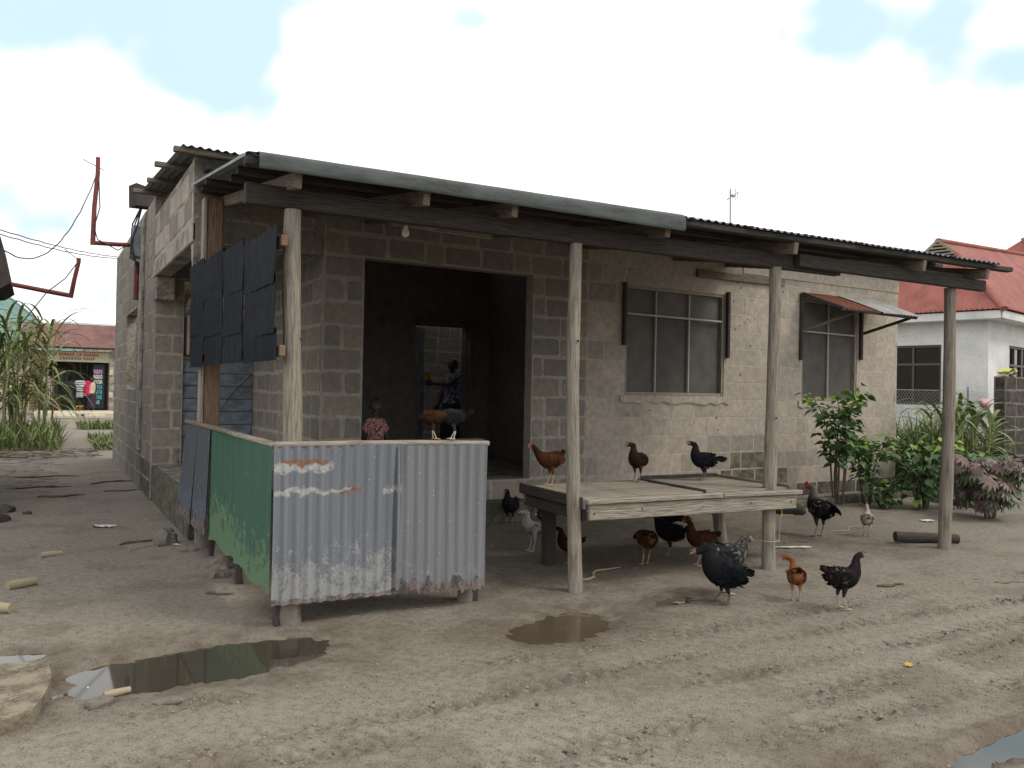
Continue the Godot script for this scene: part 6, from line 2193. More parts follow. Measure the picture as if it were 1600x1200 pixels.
	dress(dr, [[1.33, 0.085, 0.075, 0.0, 0.0], [1.30, 0.175, 0.10, 0.0, 0.0], [1.22, 0.19, 0.14, 0.0, 0.01], [1.08, 0.155, 0.145, 0.0, 0.01], [0.98, 0.15, 0.14, 0.0, 0.0], [0.82, 0.20, 0.18, 0.0, 0.0]], Vector3.ZERO, rt, fw, pick2, 0.03)
	var P2 := PackedVector3Array()
	var C2 := PackedColorArray()
	for j in 8:
		var t := j / 7.0
		var cc: Vector3 = (up * 1.25 - rt * 0.15).lerp(up * 1.16 + fw * 0.15 - rt * 0.15, t)
		for i in 16:
			var a := -TAU * i / 16.0
			P2.append(cc + rt * cos(a) * (0.062 + 0.012 * t) + up * sin(a) * (0.072 + 0.012 * t))
			C2.append(pick2.call(i, j + 60))
	dr.surf(P2, 16, 8, true, PackedVector2Array(), C2)
	obj("top", dr, M["cloth"], wn)
	dr = Shape.new()
	dress(dr, [[0.94, 0.155, 0.145, 0.0, 0.0], [0.80, 0.19, 0.175, 0.0, 0.0], [0.45, 0.195, 0.185, 0.0, 0.01], [0.13, 0.19, 0.18, 0.0, 0.01]], Vector3.ZERO, rt, fw, func(_i: int, _j: int) -> Color: return Color(0.02, 0.022, 0.032), 0.03)
	obj("wrap_skirt", dr, M["cloth"], wn)
	# the washing she reaches for
	var ln := Shape.new()
	ln.tube([Vector3(5.0, 1.86, -12.45), Vector3(5.6, 1.80, -12.45), Vector3(6.3, 1.86, -12.45)], [0.006], 5)
	tag(obj("washing_line", ln, M["wire_pale"]), "washing line in the yard seen through the far doorway", "line")
	for q in [["orange yellow cloth hung on the yard line, topmost", Color(0.55, 0.27, 0.03), 5.64, 1.80, 0.13, 0.16, -12.44], ["pale striped cloth hung on the yard line below the orange one", Color(0.42, 0.40, 0.37), 5.68, 1.68, 0.12, 0.72, -12.46]]:
		var T := Shape.new()
		var Q := PackedVector3Array()
		var C := PackedColorArray()
		for j in 12:
			for i in 9:
				var tw := 1.0 - 0.55 * j / 11.0
				Q.append(Vector3(q[2] + (i / 8.0 - 0.5) * q[4] * tw + 0.02 * j / 11.0, q[3] - q[5] * j / 11.0, q[6] + 0.014 * sin(i * 1.6 + j * 0.3)))
				C.append(q[1] * (0.6 if i % 3 == 0 else 1.0))
		T.surf(Q, 9, 12, false, PackedVector2Array(), C)
		tag(obj("hanging_cloth", T, M["cloth"]), q[0], "cloth", "cloths on the yard line")

	# someone standing in the shop
	fw = Vector3(-0.35, 0, 0.93).normalized()
	rt = fw.cross(up).normalized()
	var sp := thing("person", "person in a pale top and dark skirt standing in the far shop", "person", Vector3(1.97, 0.22, -41.7))
	b = []
	b.append([up * 1.18, up * 0.85, 0.095, 0.11, skin])
	b.append([up * 1.22 - rt * 0.13, up * 1.22 + rt * 0.13, 0.068, 0.068, skin])
	b.append([up * 1.26, up * 1.34, 0.05, 0.046, skin])
	for sd in [-1.0, 1.0]:
		b.append([up * 1.21 + rt * sd * 0.16, up * 0.96 + rt * sd * 0.21, 0.046, 0.038, skin])
		b.append([up * 0.96 + rt * sd * 0.21, up * 0.78 + rt * sd * 0.15 + fw * 0.14, 0.037, 0.026, skin])
		b.append([up * 0.80 + rt * sd * 0.085, up * 0.42 + rt * sd * 0.09, 0.10, 0.06, skin])
		b.append([up * 0.42 + rt * sd * 0.09, up * 0.07 + rt * sd * 0.09, 0.058, 0.036, skin])
		b.append([up * 0.03 + rt * sd * 0.09 - fw * 0.03, up * 0.028 + rt * sd * 0.09 + fw * 0.13, 0.034, 0.026, skin])
	s = Shape.new()
	flesh(s, b, 0.022, 0.015)
	flesh(s, head_bones(up * 1.43, 0.105, fw, skin, hair), 0.012, 0.008)
	for sd in [-1.0, 1.0]:
		flesh(s, hand_bones(up * 0.78 + rt * sd * 0.15 + fw * 0.14, (-up * 0.6 + fw * 0.6 - rt * sd * 0.3).normalized(), fw - rt * sd * 0.5, 0.16, skin, 0.5), 0.007, 0.005)
	obj("body", s, M["skin"], sp)
	dr = Shape.new()
	dress(dr, [[1.30, 0.085, 0.075, 0.0, 0.0], [1.27, 0.17, 0.10, 0.0, 0.0], [1.18, 0.185, 0.14, 0.0, 0.01], [0.95, 0.16, 0.15, 0.0, 0.0], [0.80, 0.19, 0.18, 0.0, 0.0]], Vector3.ZERO, rt, fw, func(_i: int, _j: int) -> Color: return Color(0.5, 0.42, 0.33), 0.03)
	obj("top", dr, M["cloth"], sp)
	dr = Shape.new()
	dress(dr, [[0.90, 0.155, 0.15, 0.0, 0.0], [0.76, 0.19, 0.18, 0.0, 0.0], [0.4, 0.19, 0.18, 0.0, 0.0], [0.15, 0.18, 0.17, 0.0, 0.0]], Vector3.ZERO, rt, fw, func(_i: int, _j: int) -> Color: return Color(0.05, 0.03, 0.05), 0.04)
	obj("skirt", dr, M["cloth"], sp)

# ---------------------------------------------------------------- plants
# one leaf along +z, its blade in xz, folded along the midrib and drooping to the tip
func leaf_mesh(profile: Array, fold: float, droop: float) -> ArrayMesh:
	var s := Shape.new()
	var n := profile.size()
	var P := PackedVector3Array()
	for k in n:
		var t := k / (n - 1.0)
		var w: float = profile[k]
		var y := -droop * t * t
		P.append(Vector3(-w, y + w * fold, t))
		P.append(Vector3(0, y, t))
		P.append(Vector3(w, y + w * fold, t))
	s.surf(P, 3, n)
	return s.mesh()

func palm_leaf() -> ArrayMesh:
	var s := Shape.new()
	for k in 6:
		var a := -1.25 + k * 0.5
		var l := 1.0 - absf(a) * 0.22
		var d := Vector3(sin(a), 0, cos(a))
		var r := Vector3(cos(a), 0, -sin(a))
		var P := PackedVector3Array()
		for j in 5:
			var t := j / 4.0
			var w: float = [0.02, 0.09, 0.135, 0.10, 0.004][j]
			var c := d * t * l + Vector3(0, -0.35 * t * t, 0)
			P.append(c - r * w + Vector3(0, w * 0.35, 0))
			P.append(c)
			P.append(c + r * w + Vector3(0, w * 0.35, 0))
		s.surf(P, 3, 5)
	return s.mesh()

func shrub(label: String, at: Vector3, h: float, spread: float, leaves: int, size: float, mesh: Array, cols: Array, stems: int, low: float, droop: float) -> Node3D:
	var S := thing("leafy_shrub", label, "shrub", at)
	var tips: Array[Vector3] = []
	var dirs: Array[Vector3] = []
	for k in stems:
		var a := TAU * k / stems + rr(-0.4, 0.4)
		var lean := spread * rr(0.25, 0.95)
		var top := Vector3(cos(a) * lean, h * rr(0.72, 1.0), sin(a) * lean)
		var pts := []
		for i in 6:
			var t := i / 5.0
			pts.append(Vector3(cos(a) * 0.03, 0, sin(a) * 0.03).lerp(top, t) + Vector3(sin(t * 6.0 + k) * 0.03, 0, cos(t * 5.0 + k) * 0.03) + Vector3(0, 0.12 * h * sin(t * PI), 0))
		var s := Shape.new()
		s.col = Color(0.10, 0.085, 0.06)
		s.tube(pts, [0.014, 0.013, 0.011, 0.009, 0.007, 0.004], 6)
		obj("stem", s, M["plain"], S)
		for i in 40:
			var t := lerpf(low, 1.0, i / 39.0) * 5.0
			var j := mini(int(t), 4)
			tips.append((pts[j] as Vector3).lerp(pts[j + 1], t - j))
			dirs.append(((pts[j + 1] as Vector3) - pts[j]).normalized())
	var mats: Array[Material] = []
	for c in cols:
		var m: StandardMaterial3D = M["leaf"].duplicate()
		m.albedo_color = c.linear_to_srgb()
		mats.append(m)
	for k in leaves:
		var i := rng.randi_range(0, tips.size() - 1)
		var a := rr(0, TAU)
		var out := Vector3(cos(a), rr(-0.2, 0.6), sin(a))
		var p := tips[i] + out * spread * rr(0.05, 0.34)
		if p.y < 0.06: p.y = rr(0.06, 0.2)
		var z := (out + Vector3(0, -droop * rr(0.3, 1.0), 0) + Vector3(rr(-0.4, 0.4), 0, rr(-0.4, 0.4))).normalized()
		var x := Vector3.UP.cross(z).normalized().rotated(z, rr(-0.7, 0.7))
		var sc := size * rr(0.6, 1.2)
		var o := MeshInstance3D.new()
		o.mesh = mesh[k % mesh.size()]
		var young := p.y > h * 0.82
		o.material_override = mats[0 if young and rng.randf() < 0.7 else rng.randi_range(0 if rng.randf() < 0.12 else 1, mats.size() - 1)]
		o.transform = Transform3D(Basis(x, z.cross(x), z).scaled_local(Vector3.ONE * sc), p)
		o.name = "leaf"
		S.add_child(o, true)
	return S

func blades(called: String, label: String, category: String, at: Vector3, n: int, area: Vector2, len: Vector2, width: float, arch: float, cols: Array, stem_h := 0.0, parent: Node3D = null) -> Node3D:
	var prof := []
	for k in 7:
		prof.append([0.5, 0.8, 0.95, 0.9, 0.7, 0.4, 0.02][k] * width)
	var meshes: Array[ArrayMesh] = []
	for v in 3:
		var s := Shape.new()
		var P := PackedVector3Array()
		for k in 9:
			var t := k / 8.0
			var w: float = width * [0.5, 0.75, 0.9, 1.0, 0.95, 0.8, 0.6, 0.35, 0.02][k]
			var bend: float = arch * [0.5, 1.0, 1.7][v]
			var ang: float = bend * t * 1.5
			var c := Vector3(0, 0, 0)
			# follow the arc
			var steps := 8
			for i in int(t * steps):
				var aa: float = bend * (i / 8.0) * 1.5
				c += Vector3(0, cos(aa), sin(aa)) / steps
			var nrm := Vector3(0, -sin(ang), cos(ang))
			P.append(c + Vector3(-w, 0, 0) + nrm * w * -0.3)
			P.append(c)
			P.append(c + Vector3(w, 0, 0) + nrm * w * -0.3)
		s.surf(P, 3, 9)
		meshes.append(s.mesh())
	var root: Node3D = parent
	if root == null:
		root = Node3D.new()
		root.name = numbered(called)
		add_child(root)
		root.position = at
		tag(root, label, category, "", "stuff" if stem_h == 0.0 and category == "grass" else "")
	for v in 3:
		var xf := []
		var cs := []
		for k in n / 3:
			var a := rr(0, TAU)
			var l := rr(len.x, len.y)
			var p := Vector3(rr(-area.x, area.x), 0, rr(-area.y, area.y))
			if stem_h > 0.0: p.y = rr(0.15, 1.0) * stem_h
			var b := Basis(Vector3.UP, a) * Basis(Vector3.RIGHT, rr(0.02, 0.28) + (0.25 if stem_h > 0.0 else 0.0))
			xf.append(Transform3D(b.scaled_local(Vector3(1, l, l)), p))
			cs.append((cols[rng.randi_range(0, cols.size() - 1)] as Color) * rr(0.75, 1.25))
		multi("blades", meshes[v], M["blade"], xf, cs, root)
	return root

func cane(label: String, at: Vector3, h: float, stems: int, cols: Array, group: String, leaf_len: float, spread := 0.35) -> void:
	var C := thing("sugar_cane", label, "cane plant", at, 0.0, group)
	for k in stems:
		var a := TAU * k / stems + rr(-0.3, 0.3)
		var base := Vector3(cos(a), 0, sin(a)) * spread * rr(0.3, 1.0)
		var top := base * rr(1.3, 2.4) + Vector3(0, h * rr(0.5, 0.72), 0)
		var s := Shape.new()
		s.col = Color(0.20, 0.19, 0.09) * rr(0.7, 1.2)
		var pts := []
		for i in 7:
			pts.append(base.lerp(top, i / 6.0) + Vector3(0.03 * sin(i + k), 0, 0.03 * cos(i * 1.3 + k)))
		s.tube(pts, [0.026, 0.022, 0.024, 0.02, 0.02, 0.016, 0.01], 7)
		obj("stem", s, M["plain"], C)
		# arching leaves from the upper part
		var xs := Shape.new()
		for i in 13:
			var t := lerpf(0.35, 1.0, i / 12.0)
			var p := base.lerp(top, t)
			var az := rr(0, TAU)
			var out := Vector3(cos(az), 0, sin(az))
			var L := leaf_len * rr(0.7, 1.2)
			var up := rr(0.9, 1.7) if t > 0.7 else rr(0.1, 0.8)
			var P := PackedVector3Array()
			var C2 := PackedColorArray()
			var acr := out.cross(Vector3.UP)
			var c := p
			var d := (out + Vector3(0, up, 0)).normalized()
			var col: Color = cols[rng.randi_range(0, cols.size() - 1)] * rr(0.75, 1.2)
			for j in 10:
				var w := 0.034 * [0.5, 0.8, 1.0, 1.0, 0.95, 0.85, 0.7, 0.5, 0.3, 0.02][j] as float
				P.append(c - acr * w + Vector3(0, w * 0.3, 0))
				P.append(c)
				P.append(c + acr * w + Vector3(0, w * 0.3, 0))
				for q in 3: C2.append(col)
				c += d * L / 9.0
				d = (d + Vector3(0, -0.26 * (0.5 + j * 0.11), 0)).normalized()
			xs.surf(P, 3, 10, false, PackedVector2Array(), C2)
		var lv := obj("leaves", xs, M["blade"], C)
		lv.set_meta("kind", "stuff")

func make_plants() -> void:
	var heart := [leaf_mesh([0.03, 0.30, 0.42, 0.40, 0.27, 0.10, 0.0], 0.35, 0.22), leaf_mesh([0.03, 0.26, 0.40, 0.37, 0.22, 0.08, 0.0], 0.15, 0.4), leaf_mesh([0.03, 0.32, 0.40, 0.34, 0.22, 0.09, 0.0], 0.5, 0.1)]
	var greens := [Color(0.17, 0.26, 0.045), Color(0.055, 0.115, 0.036), Color(0.072, 0.145, 0.045), Color(0.042, 0.088, 0.032), Color(0.095, 0.165, 0.055)]
	shrub("tall green leafy shrub under the right window, bare at the foot", Vector3(9.58, 0, -7.3), 1.62, 0.46, 300, 0.145, heart, greens, 6, 0.30, 0.5)
	shrub("side branch shrub leaning right of the tall one by the house wall", Vector3(10.05, 0, -7.2), 0.98, 0.36, 220, 0.115, heart, greens, 4, 0.3, 0.7)
	shrub("broad green shrub standing just left of the fourth pole", Vector3(10.35, 0, -6.55), 0.98, 0.52, 300, 0.118, heart, greens, 7, 0.12, 0.6)
	shrub("small low green shrub between the two taller ones", Vector3(9.95, 0, -6.85), 0.42, 0.32, 160, 0.10, heart, greens, 5, 0.1, 0.5)
	shrub("green vine shrub just right of the fourth pole", Vector3(10.95, 0, -6.35), 0.95, 0.32, 170, 0.11, heart, [Color(0.2, 0.28, 0.05), Color(0.09, 0.16, 0.04), Color(0.13, 0.2, 0.05)], 4, 0.3, 0.4)
	var palm := [palm_leaf()]
	shrub("drooping shrub with dusty purple upper leaves right of the fourth pole", Vector3(10.35, 0, -5.66), 0.80, 0.55, 230, 0.165, palm, [Color(0.17, 0.10, 0.10), Color(0.20, 0.145, 0.125), Color(0.155, 0.155, 0.105), Color(0.10, 0.145, 0.07), Color(0.19, 0.17, 0.14)], 8, 0.25, 1.0)
	# rank grass behind
	var gc := [Color(0.13, 0.18, 0.045), Color(0.19, 0.23, 0.07), Color(0.09, 0.14, 0.04), Color(0.25, 0.26, 0.11)]
	blades("tall_grass", "tall rank grass filling the gap between the houses", "grass", Vector3(14.2, 0, -8.9), 1500, Vector2(1.25, 0.7), Vector2(0.7, 1.5), 0.013, 0.8, gc)
	blades("tall_grass", "upright dark green grass at the corner of the block house", "grass", Vector3(12.55, 0, -7.9), 210, Vector2(0.26, 0.3), Vector2(0.7, 1.3), 0.014, 0.35, [Color(0.08, 0.14, 0.06), Color(0.11, 0.17, 0.06)])
	var cc := [Color(0.16, 0.21, 0.07), Color(0.20, 0.25, 0.10), Color(0.12, 0.17, 0.06)]
	cane("long leaved cane rising behind the fourth pole", Vector3(12.15, 0, -7.35), 2.05, 4, cc, "canes between the houses", 0.75, 0.18)
	cane("long leaved cane with broken tips left of the dark block wall", Vector3(12.85, 0, -7.35), 1.9, 5, cc, "canes between the houses", 0.8, 0.22)
	cane("leaning cane close to the dark block wall", Vector3(13.6, 0, -7.6), 1.6, 3, [Color(0.2, 0.19, 0.1), Color(0.14, 0.16, 0.07)], "canes between the houses", 0.7, 0.2)
	var pk := thing("pink_bag", "crumpled pink plastic bag caught in the cane", "plastic bag", Vector3(13.0, 1.44, -7.2))
	var s := Shape.new()
	s.col = Color(0.60, 0.38, 0.40)
	s.tube([Vector3(-0.09, 0.02, 0), Vector3(-0.05, 0.0, 0.01), Vector3(0.0, -0.01, 0), Vector3(0.06, 0.01, 0.01), Vector3(0.10, 0.06, 0)], [0.015, 0.07, 0.095, 0.07, 0.01], 9, true, 1.1, 0.3)
	obj("bag", s, M["plastic"], pk)
	var tp := thing("green_sheet", "faded blue green plastic sheet thrown over something behind the shrubs", "plastic sheet", Vector3(11.75, 0, -6.62))
	s = Shape.new()
	var P := PackedVector3Array()
	var C := PackedColorArray()
	for j in 14:
		for i in 20:
			var x := -0.55 + i * 0.058
			var z := -0.36 + j * 0.055
			var hgt := 0.68 * exp(-pow(x / 0.46, 4.0) - pow(z / 0.34, 4.0)) + 0.035 * sin(x * 21.0 + z * 9.0) + 0.03 * sin(z * 26.0 - x * 6.0)
			P.append(Vector3(x, maxf(0.02, hgt), z))
			C.append(Color(0.11, 0.14, 0.13).lerp(Color(0.035, 0.08, 0.072), smoothstep(0.0, 0.5, x + 0.1 * sin(z * 12.0))))
	s.surf(P, 20, 14, false, PackedVector2Array(), C)
	obj("sheet", s, M["cloth"], tp)

	# left of the path: sugar cane, grass, dry trash
	var lc := [Color(0.13, 0.17, 0.06), Color(0.17, 0.21, 0.075), Color(0.10, 0.14, 0.05), Color(0.22, 0.21, 0.10)]
	cane("sugar cane clump at the left edge of the picture", Vector3(-0.95, 0, -22.0), 4.4, 9, lc, "sugar cane by the path", 1.35, 0.45)
	cane("sugar cane clump standing next to the leftmost one", Vector3(-0.35, 0, -22.4), 4.2, 8, lc, "sugar cane by the path", 1.3, 0.4)
	cane("single leaning sugar cane nearest the path", Vector3(0.12, 0, -23.6), 3.9, 3, lc, "sugar cane by the path", 1.3, 0.2)
	cane("sugar cane clump behind the others on the left", Vector3(-1.0, 0, -25.5), 4.8, 8, lc, "sugar cane by the path", 1.4, 0.5)
	var gl := [Color(0.10, 0.15, 0.04), Color(0.15, 0.19, 0.06), Color(0.08, 0.12, 0.035), Color(0.2, 0.2, 0.1)]
	blades("grass", "rough green grass at the foot of the sugar cane", "grass", Vector3(-0.55, 0, -22.6), 1300, Vector2(0.95, 2.4), Vector2(0.3, 0.8), 0.016, 0.7, gl)
	blades("grass", "flat patch of green grass beside the far end of the house", "grass", Vector3(1.55, 0, -22.0), 900, Vector2(0.5, 2.1), Vector2(0.10, 0.3), 0.014, 0.9, gl)
	blades("grass", "small tuft of grass in the middle of the far path", "grass", Vector3(1.55, 0, -29.5), 420, Vector2(0.55, 0.7), Vector2(0.15, 0.42), 0.016, 0.6, gl)
	var st := Shape.new()
	for k in 700:
		var x := rr(-1.3, 0.95) if k % 3 else rr(-1.2, 0.1)
		var z := rr(-20.3, -18.0) if k % 3 else rr(-19.0, -12.5)
		var y := height_at(x, z) + 0.008 + rr(0, 0.03)
		var a := rr(-0.5, 0.5) + (PI / 2 if rng.randf() < 0.2 else 0.0)
		var l := rr(0.08, 0.32)
		var d := Vector3(cos(a), rr(-0.03, 0.05), sin(a)) * l
		st.col = Color(0.26, 0.205, 0.135) * rr(0.45, 1.3)
		var w := Vector3(-sin(a), 0, cos(a)) * rr(0.002, 0.007)
		var p := Vector3(x, y, z)
		st.quad(p - w, p + w, p + d + w * 0.4 + Vector3(0, 0.006, 0), p + d - w * 0.4)
	var lt := obj("leaf_litter", st, M["straw"])
	tag(lt, "dry cane leaves strewn across the path by the grass", "litter", "", "stuff")

# ---------------------------------------------------------------- small things on the ground
func on_ground(x: float, z: float, up := 0.0) -> Vector3:
	return Vector3(x, height_at(x, z) + up, z)

func stone(called: String, label: String, x: float, z: float, r: Vector3, m: String, category := "stone", col := 1.0) -> void:
	var s := Shape.new()
	s.col = grey(col)
	var P := PackedVector3Array()
	var o := rng.randf() * 9.0
	for j in 7:
		for i in 11:
			var a := -TAU * (i + rr(-0.28, 0.28)) / 11.0
			var t := j / 6.0
			var e := -0.4 + t * 1.97
			var k := 1.0 + 0.22 * sin(a * 2.0 + o) + 0.14 * sin(a * 5.0 + j + o)
			P.append(Vector3(cos(a) * cos(e) * r.x * k, minf(sin(e), 0.8 + 0.25 * cos(a + o)) * r.y * rr(0.88, 1.1), sin(a) * cos(e) * r.z * k))
	for j in 6:
		for i in 11:
			var i2 := (i + 1) % 11
			s.quad_from(Vector3.ZERO, P[j * 11 + i], P[j * 11 + i2], P[j * 11 + 11 + i2], P[j * 11 + 11 + i])
	tag(obj(called, s, M[m], null, on_ground(x, z, r.y * 0.25)), label, category)

func twig(label: String, x: float, z: float, a: float, l: float, r: float, m := "stick", fork := false, called := "stick") -> void:
	var s := Shape.new()
	var d := Vector3(cos(a), 0, -sin(a))
	var n := Vector3(sin(a), 0, cos(a))
	var pts := []
	for k in 7:
		var t := k / 6.0 - 0.5
		var w := n * l * 0.10 * sin(k * 1.3 + l * 20.0)
		var p := d * l * t + w
		pts.append(Vector3(p.x, height_at(x + p.x, z + p.z) - height_at(x, z) + r * 0.8, p.z))
	s.tube(pts, [r * 0.6, r, r, r * 0.9, r * 0.8, r * 0.6, r * 0.3], 6, true, 1.0, 0.1)
	if fork:
		s.tube([pts[3], (pts[3] as Vector3) + (d + n * 0.7) * l * 0.16 + Vector3(0, 0.02, 0), (pts[3] as Vector3) + (d + n * 0.5) * l * 0.3], [r * 0.7, r * 0.5, r * 0.2], 5)
		s.tube([pts[2], (pts[2] as Vector3) + (d * 0.6 - n) * l * 0.14 + Vector3(0, 0.015, 0)], [r * 0.6, r * 0.2], 5)
	tag(obj(called, s, M[m], null, on_ground(x, z)), label, "stick")

func scrap(called: String, label: String, x: float, z: float, l: float, w: float, turn: float, col: Color, category: String, m := "plain") -> void:
	var s := Shape.new()
	s.col = col
	var P := PackedVector3Array()
	var o := rng.randf() * 9.0
	for j in 5:
		for i in 7:
			var u := (i / 6.0 - 0.5) * l * (1.0 - 0.25 * absf(j - 2.0) / 2.0) + 0.08 * l * sin(j * 2.0 + o)
			var v := (j / 4.0 - 0.5) * w * (1.0 - 0.3 * absf(i - 3.0) / 3.0) + 0.1 * w * sin(i * 1.7 + o)
			var q := Vector2(u, v).rotated(turn)
			P.append(Vector3(q.x, height_at(x + q.x, z + q.y) - height_at(x, z) + 0.006 + 0.25 * w * absf(sin(i * 1.3 + j + o)) * 0.5, q.y))
	s.surf(P, 7, 5)
	tag(obj(called, s, M[m], null, on_ground(x, z)), label, category)

func make_litter() -> void:
	# broken concrete slab at the lower left
	var sl := Shape.new()
	var out := PackedVector2Array([Vector2(-0.9, -0.42), Vector2(-0.26, -0.44), Vector2(-0.02, -0.36), Vector2(0.075, -0.29), Vector2(0.09, -0.12), Vector2(0.075, 0.05), Vector2(0.05, 0.20), Vector2(0.015, 0.33), Vector2(-0.1, 0.42), Vector2(-0.3, 0.5), Vector2(-0.9, 0.5)])
	out.reverse()
	sl.extrude(out, -0.10, 0.055, Transform3D(Basis(Vector3.RIGHT, Vector3(0, 0, 1), Vector3(0, 1, 0)), Vector3.ZERO))
	tag(obj("concrete_slab", sl, M["sand_slab"], null, Vector3(-0.02, 0.01, -4.42)), "broken sandy concrete slab at the lower left corner", "slab")
	stone("stone", "brown pointed stone lying by the slate grey fence sheet", 1.03, -8.1, Vector3(0.11, 0.12, 0.09), "stone")
	stone("stone", "flat clod just right of the pointed stone", 1.17, -7.7, Vector3(0.07, 0.03, 0.05), "stone")
	stone("stone", "small stone near the plinth, behind the pointed stone", 1.12, -8.75, Vector3(0.05, 0.045, 0.045), "stone")
	stone("stone", "dark clod at the left edge beside the path", -0.38, -10.9, Vector3(0.14, 0.07, 0.12), "dark_block1", "clod")
	stone("stone", "second dark clod below the first at the left edge", -0.36, -10.2, Vector3(0.10, 0.08, 0.09), "dark_block1", "clod")
	stone("stone", "small dark pebble on the path left of the paper scrap", -0.12, -10.6, Vector3(0.05, 0.03, 0.04), "dark_block1")
	stone("stone", "half brick lying right of the concrete slab, below the puddle", 0.26, -4.18, Vector3(0.055, 0.035, 0.05), "stone")
	stone("stone", "flat muddy clod to the right of the half brick", 0.55, -4.05, Vector3(0.065, 0.022, 0.035), "stone")
	stone("stone", "rounded lump under the green fence sheets", 1.22, -6.55, Vector3(0.075, 0.08, 0.07), "stone")
	stone("stone", "second rounded lump under the green fence sheets", 1.27, -6.85, Vector3(0.085, 0.09, 0.07), "stone")
	twig("forked stick beside the pointed stone", 0.88, -8.35, 0.5, 0.5, 0.013, "stick", true)
	twig("thin straw bent across the path near the plinth", 0.78, -8.0, 0.9, 0.4, 0.005, "straw")
	twig("dark branch lying on the path farther up", 0.25, -12.0, 0.15, 0.55, 0.018, "stick", true)
	twig("branch lying beside the dark one on the path", 0.05, -13.2, 0.0, 0.7, 0.014, "stick", true)
	twig("long thin stick lying across the far path", 0.1, -14.6, -0.1, 0.9, 0.012)
	twig("stick lying near the plinth in the far path", 0.95, -13.5, 0.35, 0.7, 0.013, "stick", true)
	twig("short stick by the near end of the plinth", 1.0, -12.4, 0.3, 0.5, 0.012)
	twig("dry cane stalk lying before the second pole", 3.98, -5.35, 0.42, 0.62, 0.012, "straw")
	twig("short dark stick lying on the road edge at the right", 5.86, -3.96, -0.25, 0.24, 0.013, "stick", true)
	twig("curved dark stick behind the third pole", 6.5, -5.55, 0.1, 0.6, 0.010)
	twig("short stick below the green fence sheets", 1.12, -6.0, -0.55, 0.2, 0.011)
	twig("thin stick lying in the wheel tracks far right", 6.9, -3.6, -0.3, 0.28, 0.006)
	twig("dry stem lying on the trodden soil by the white chick", 8.0, -5.95, 0.15, 0.6, 0.007, "straw")
	scrap("paper_scrap", "white crumpled paper scrap on the path", 0.58, -9.3, 0.24, 0.12, 0.4, Color(0.6, 0.59, 0.56), "paper")
	scrap("paper_scrap", "white torn strip lying behind the third pole", 6.4, -5.4, 0.42, 0.07, 0.35, Color(0.55, 0.52, 0.46), "paper")
	scrap("paper_scrap", "pale scrap lying just left of the fourth pole", 9.35, -5.85, 0.17, 0.12, 0.2, Color(0.6, 0.6, 0.58), "paper")
	scrap("paper_scrap", "white scrap floating at the left end of the large puddle", 0.27, -4.50, 0.09, 0.05, 0.3, Color(0.65, 0.65, 0.64), "paper")
	scrap("paper_scrap", "pale scrap beside the big black hen", 4.02, -4.36, 0.15, 0.05, 0.5, Color(0.42, 0.39, 0.34), "paper")
	scrap("paper_scrap", "pale scrap floating in the shallow brown puddle", 3.1, -4.36, 0.07, 0.04, 0.2, Color(0.35, 0.31, 0.26), "paper")
	scrap("paper_scrap", "tiny white scrap in the path below the stone", 1.1, -8.0, 0.10, 0.04, 0.9, Color(0.55, 0.54, 0.52), "paper")
	scrap("fruit_peel", "curled yellow fruit peel in the wheel tracks", 4.22, -2.74, 0.055, 0.045, 0.7, Color(0.45, 0.32, 0.06), "peel")
	for q in [[0.10, -8.0, 0.16, 0.024, 0.15, "pale cylinder of cane lying on the path, farthest of three"], [-0.10, -6.85, 0.20, 0.032, 0.5, "brown piece of cane lying on the path, middle of three"], [-0.20, -6.15, 0.13, 0.036, -0.6, "pale stub at the left edge, nearest of three"], [0.34, -4.27, 0.12, 0.017, 0.25, "pale piece of cane lying below the large puddle"]]:
		var s := Shape.new()
		var d: Vector3 = Vector3(cos(q[4]), 0, -sin(q[4])) * q[2] / 2.0
		s.tube([-d, -d * 0.3, d * 0.4, d], [q[3], q[3] * 1.05, q[3], q[3] * 0.9], 9, true, 1.0, 0.08)
		tag(obj("cane_piece", s, M["straw"], null, on_ground(q[0], q[1], q[3] * 0.8)), q[5], "cane piece", "pieces of cane on the path")
	# log at the foot of the fourth pole
	var lg := thing("log", "grey hollow log lying across the foot of the fourth pole", "log", on_ground(7.99, -4.98, 0.05))
	var s := Shape.new()
	lg.rotation.y = -0.5
	s.tube([Vector3(-0.36, 0.01, 0.0), Vector3(-0.14, 0.005, 0.012), Vector3(0.10, 0.0, 0.0), Vector3(0.30, -0.01, 0.0)], [0.055, 0.052, 0.05, 0.048], 14, true, 1.0, 0.05)
	obj("trunk", s, M["dark_wood_x"], lg)
	var kb := Shape.new()
	kb.box(Vector3(10.05, 0.05, -7.42), Vector3(3.6, 0.13, 0.14), Basis(Vector3.UP, 0.06), 0.03)
	tag(obj("kerb", kb, M["plinth"]), "low dark concrete kerb at the foot of the shrubs", "kerb", "", "structure")
	# loose soil: crumbs over the near ground
	var cr := Shape.new()
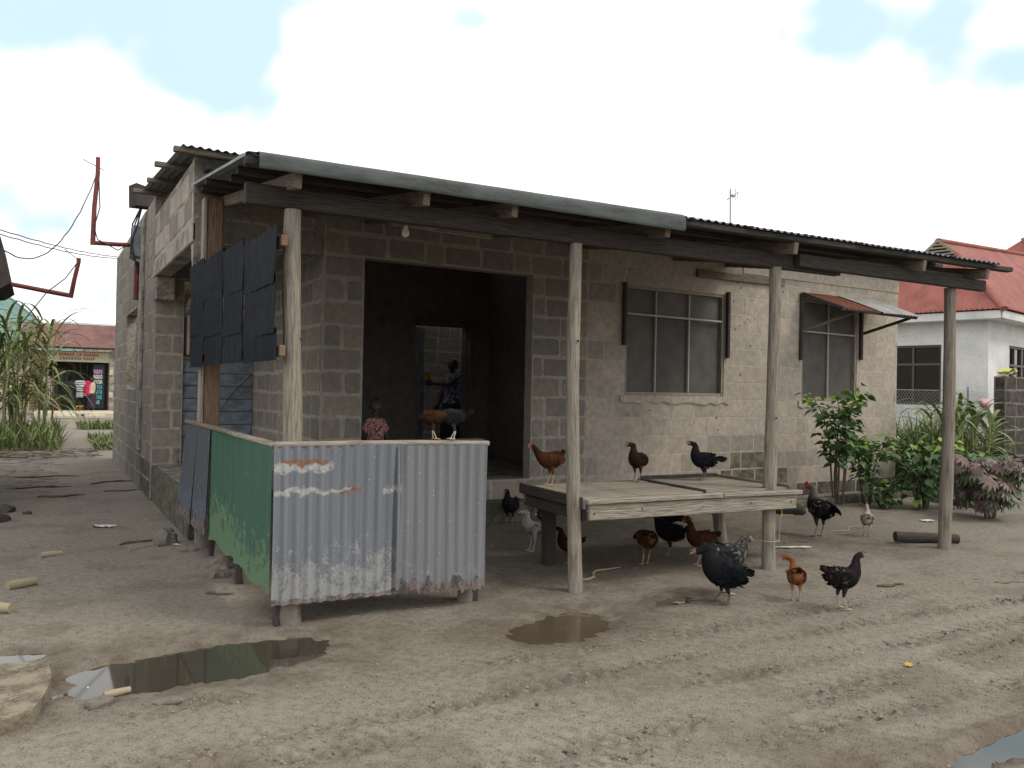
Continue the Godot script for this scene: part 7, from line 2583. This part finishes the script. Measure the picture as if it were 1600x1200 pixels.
	cr.tube([Vector3(0, -0.004, 0), Vector3(0, 0.0, 0), Vector3(0, 0.005, 0)], [0.003, 0.006, 0.003], 6, true, 1.0, 0.3)
	var xf := []
	var cs := []
	for k in 4200:
		var x := rr(-0.6, 9.0)
		var z := -1.9 - pow(rng.randf(), 1.4) * 8.5
		if k % 3 == 0:
			z = -2.3 - rr(0, 1.8)
			x = rr(0.5, 8.5)
		if x > 1.1 and x < 12.3 and z < -8.1: continue
		if damp_at(x, z) > 0.5: continue
		var sc := 0.22 + pow(rng.randf(), 5.0) * 1.1
		xf.append(Transform3D(Basis(Vector3(rr(-1, 1), rr(-1, 1), rr(-1, 1)).normalized(), rr(0, 3)).scaled(Vector3.ONE * sc), on_ground(x, z, 0.001)))
		cs.append(Color(0.26, 0.22, 0.175) * rr(0.5, 1.3))
	# clods broken out along the wheel tracks
	for k in 6500:
		var r = RUTS[rng.randi_range(0, RUTS.size() - 1)]
		var x := rr(0.2, 9.5)
		var z: float = r[0] + 0.05 * sin(x * 0.9 + r[0] * 7.0) + 0.035 * (x - 3.0) + rng.randfn(0.0, 0.55) * r[1]
		var pt := clampf(0.55 + 1.4 * ga.get_noise_2d(x * 1.3 + r[0] * 31.0, r[0] * 17.0), 0.0, 1.0)
		if rng.randf() > pt: continue
		var sc := 0.5 + pow(rng.randf(), 2.5) * 1.5
		xf.append(Transform3D(Basis(Vector3(rr(-1, 1), rr(-1, 1), rr(-1, 1)).normalized(), rr(0, 3)).scaled(Vector3(1, 0.8, 1) * sc), on_ground(x, z, 0.001)))
		cs.append(Color(0.205, 0.175, 0.14) * rr(0.6, 1.3))
	var mm := multi("soil_crumbs", cr.mesh(), M["plain"], xf, cs)
	tag(mm, "loose crumbs of soil and grit over the road and path", "soil", "", "stuff")

func _ready() -> void:
	rng.seed = 77
	nz.seed = 12
	nz.frequency = 1.0
	make_view()
	make_materials()
	make_ground()
	make_house()
	make_verandah()
	make_screen()
	make_fence()
	make_table()
	make_neighbours()
	make_plants()
	make_people()
	make_litter()
	make_birds()
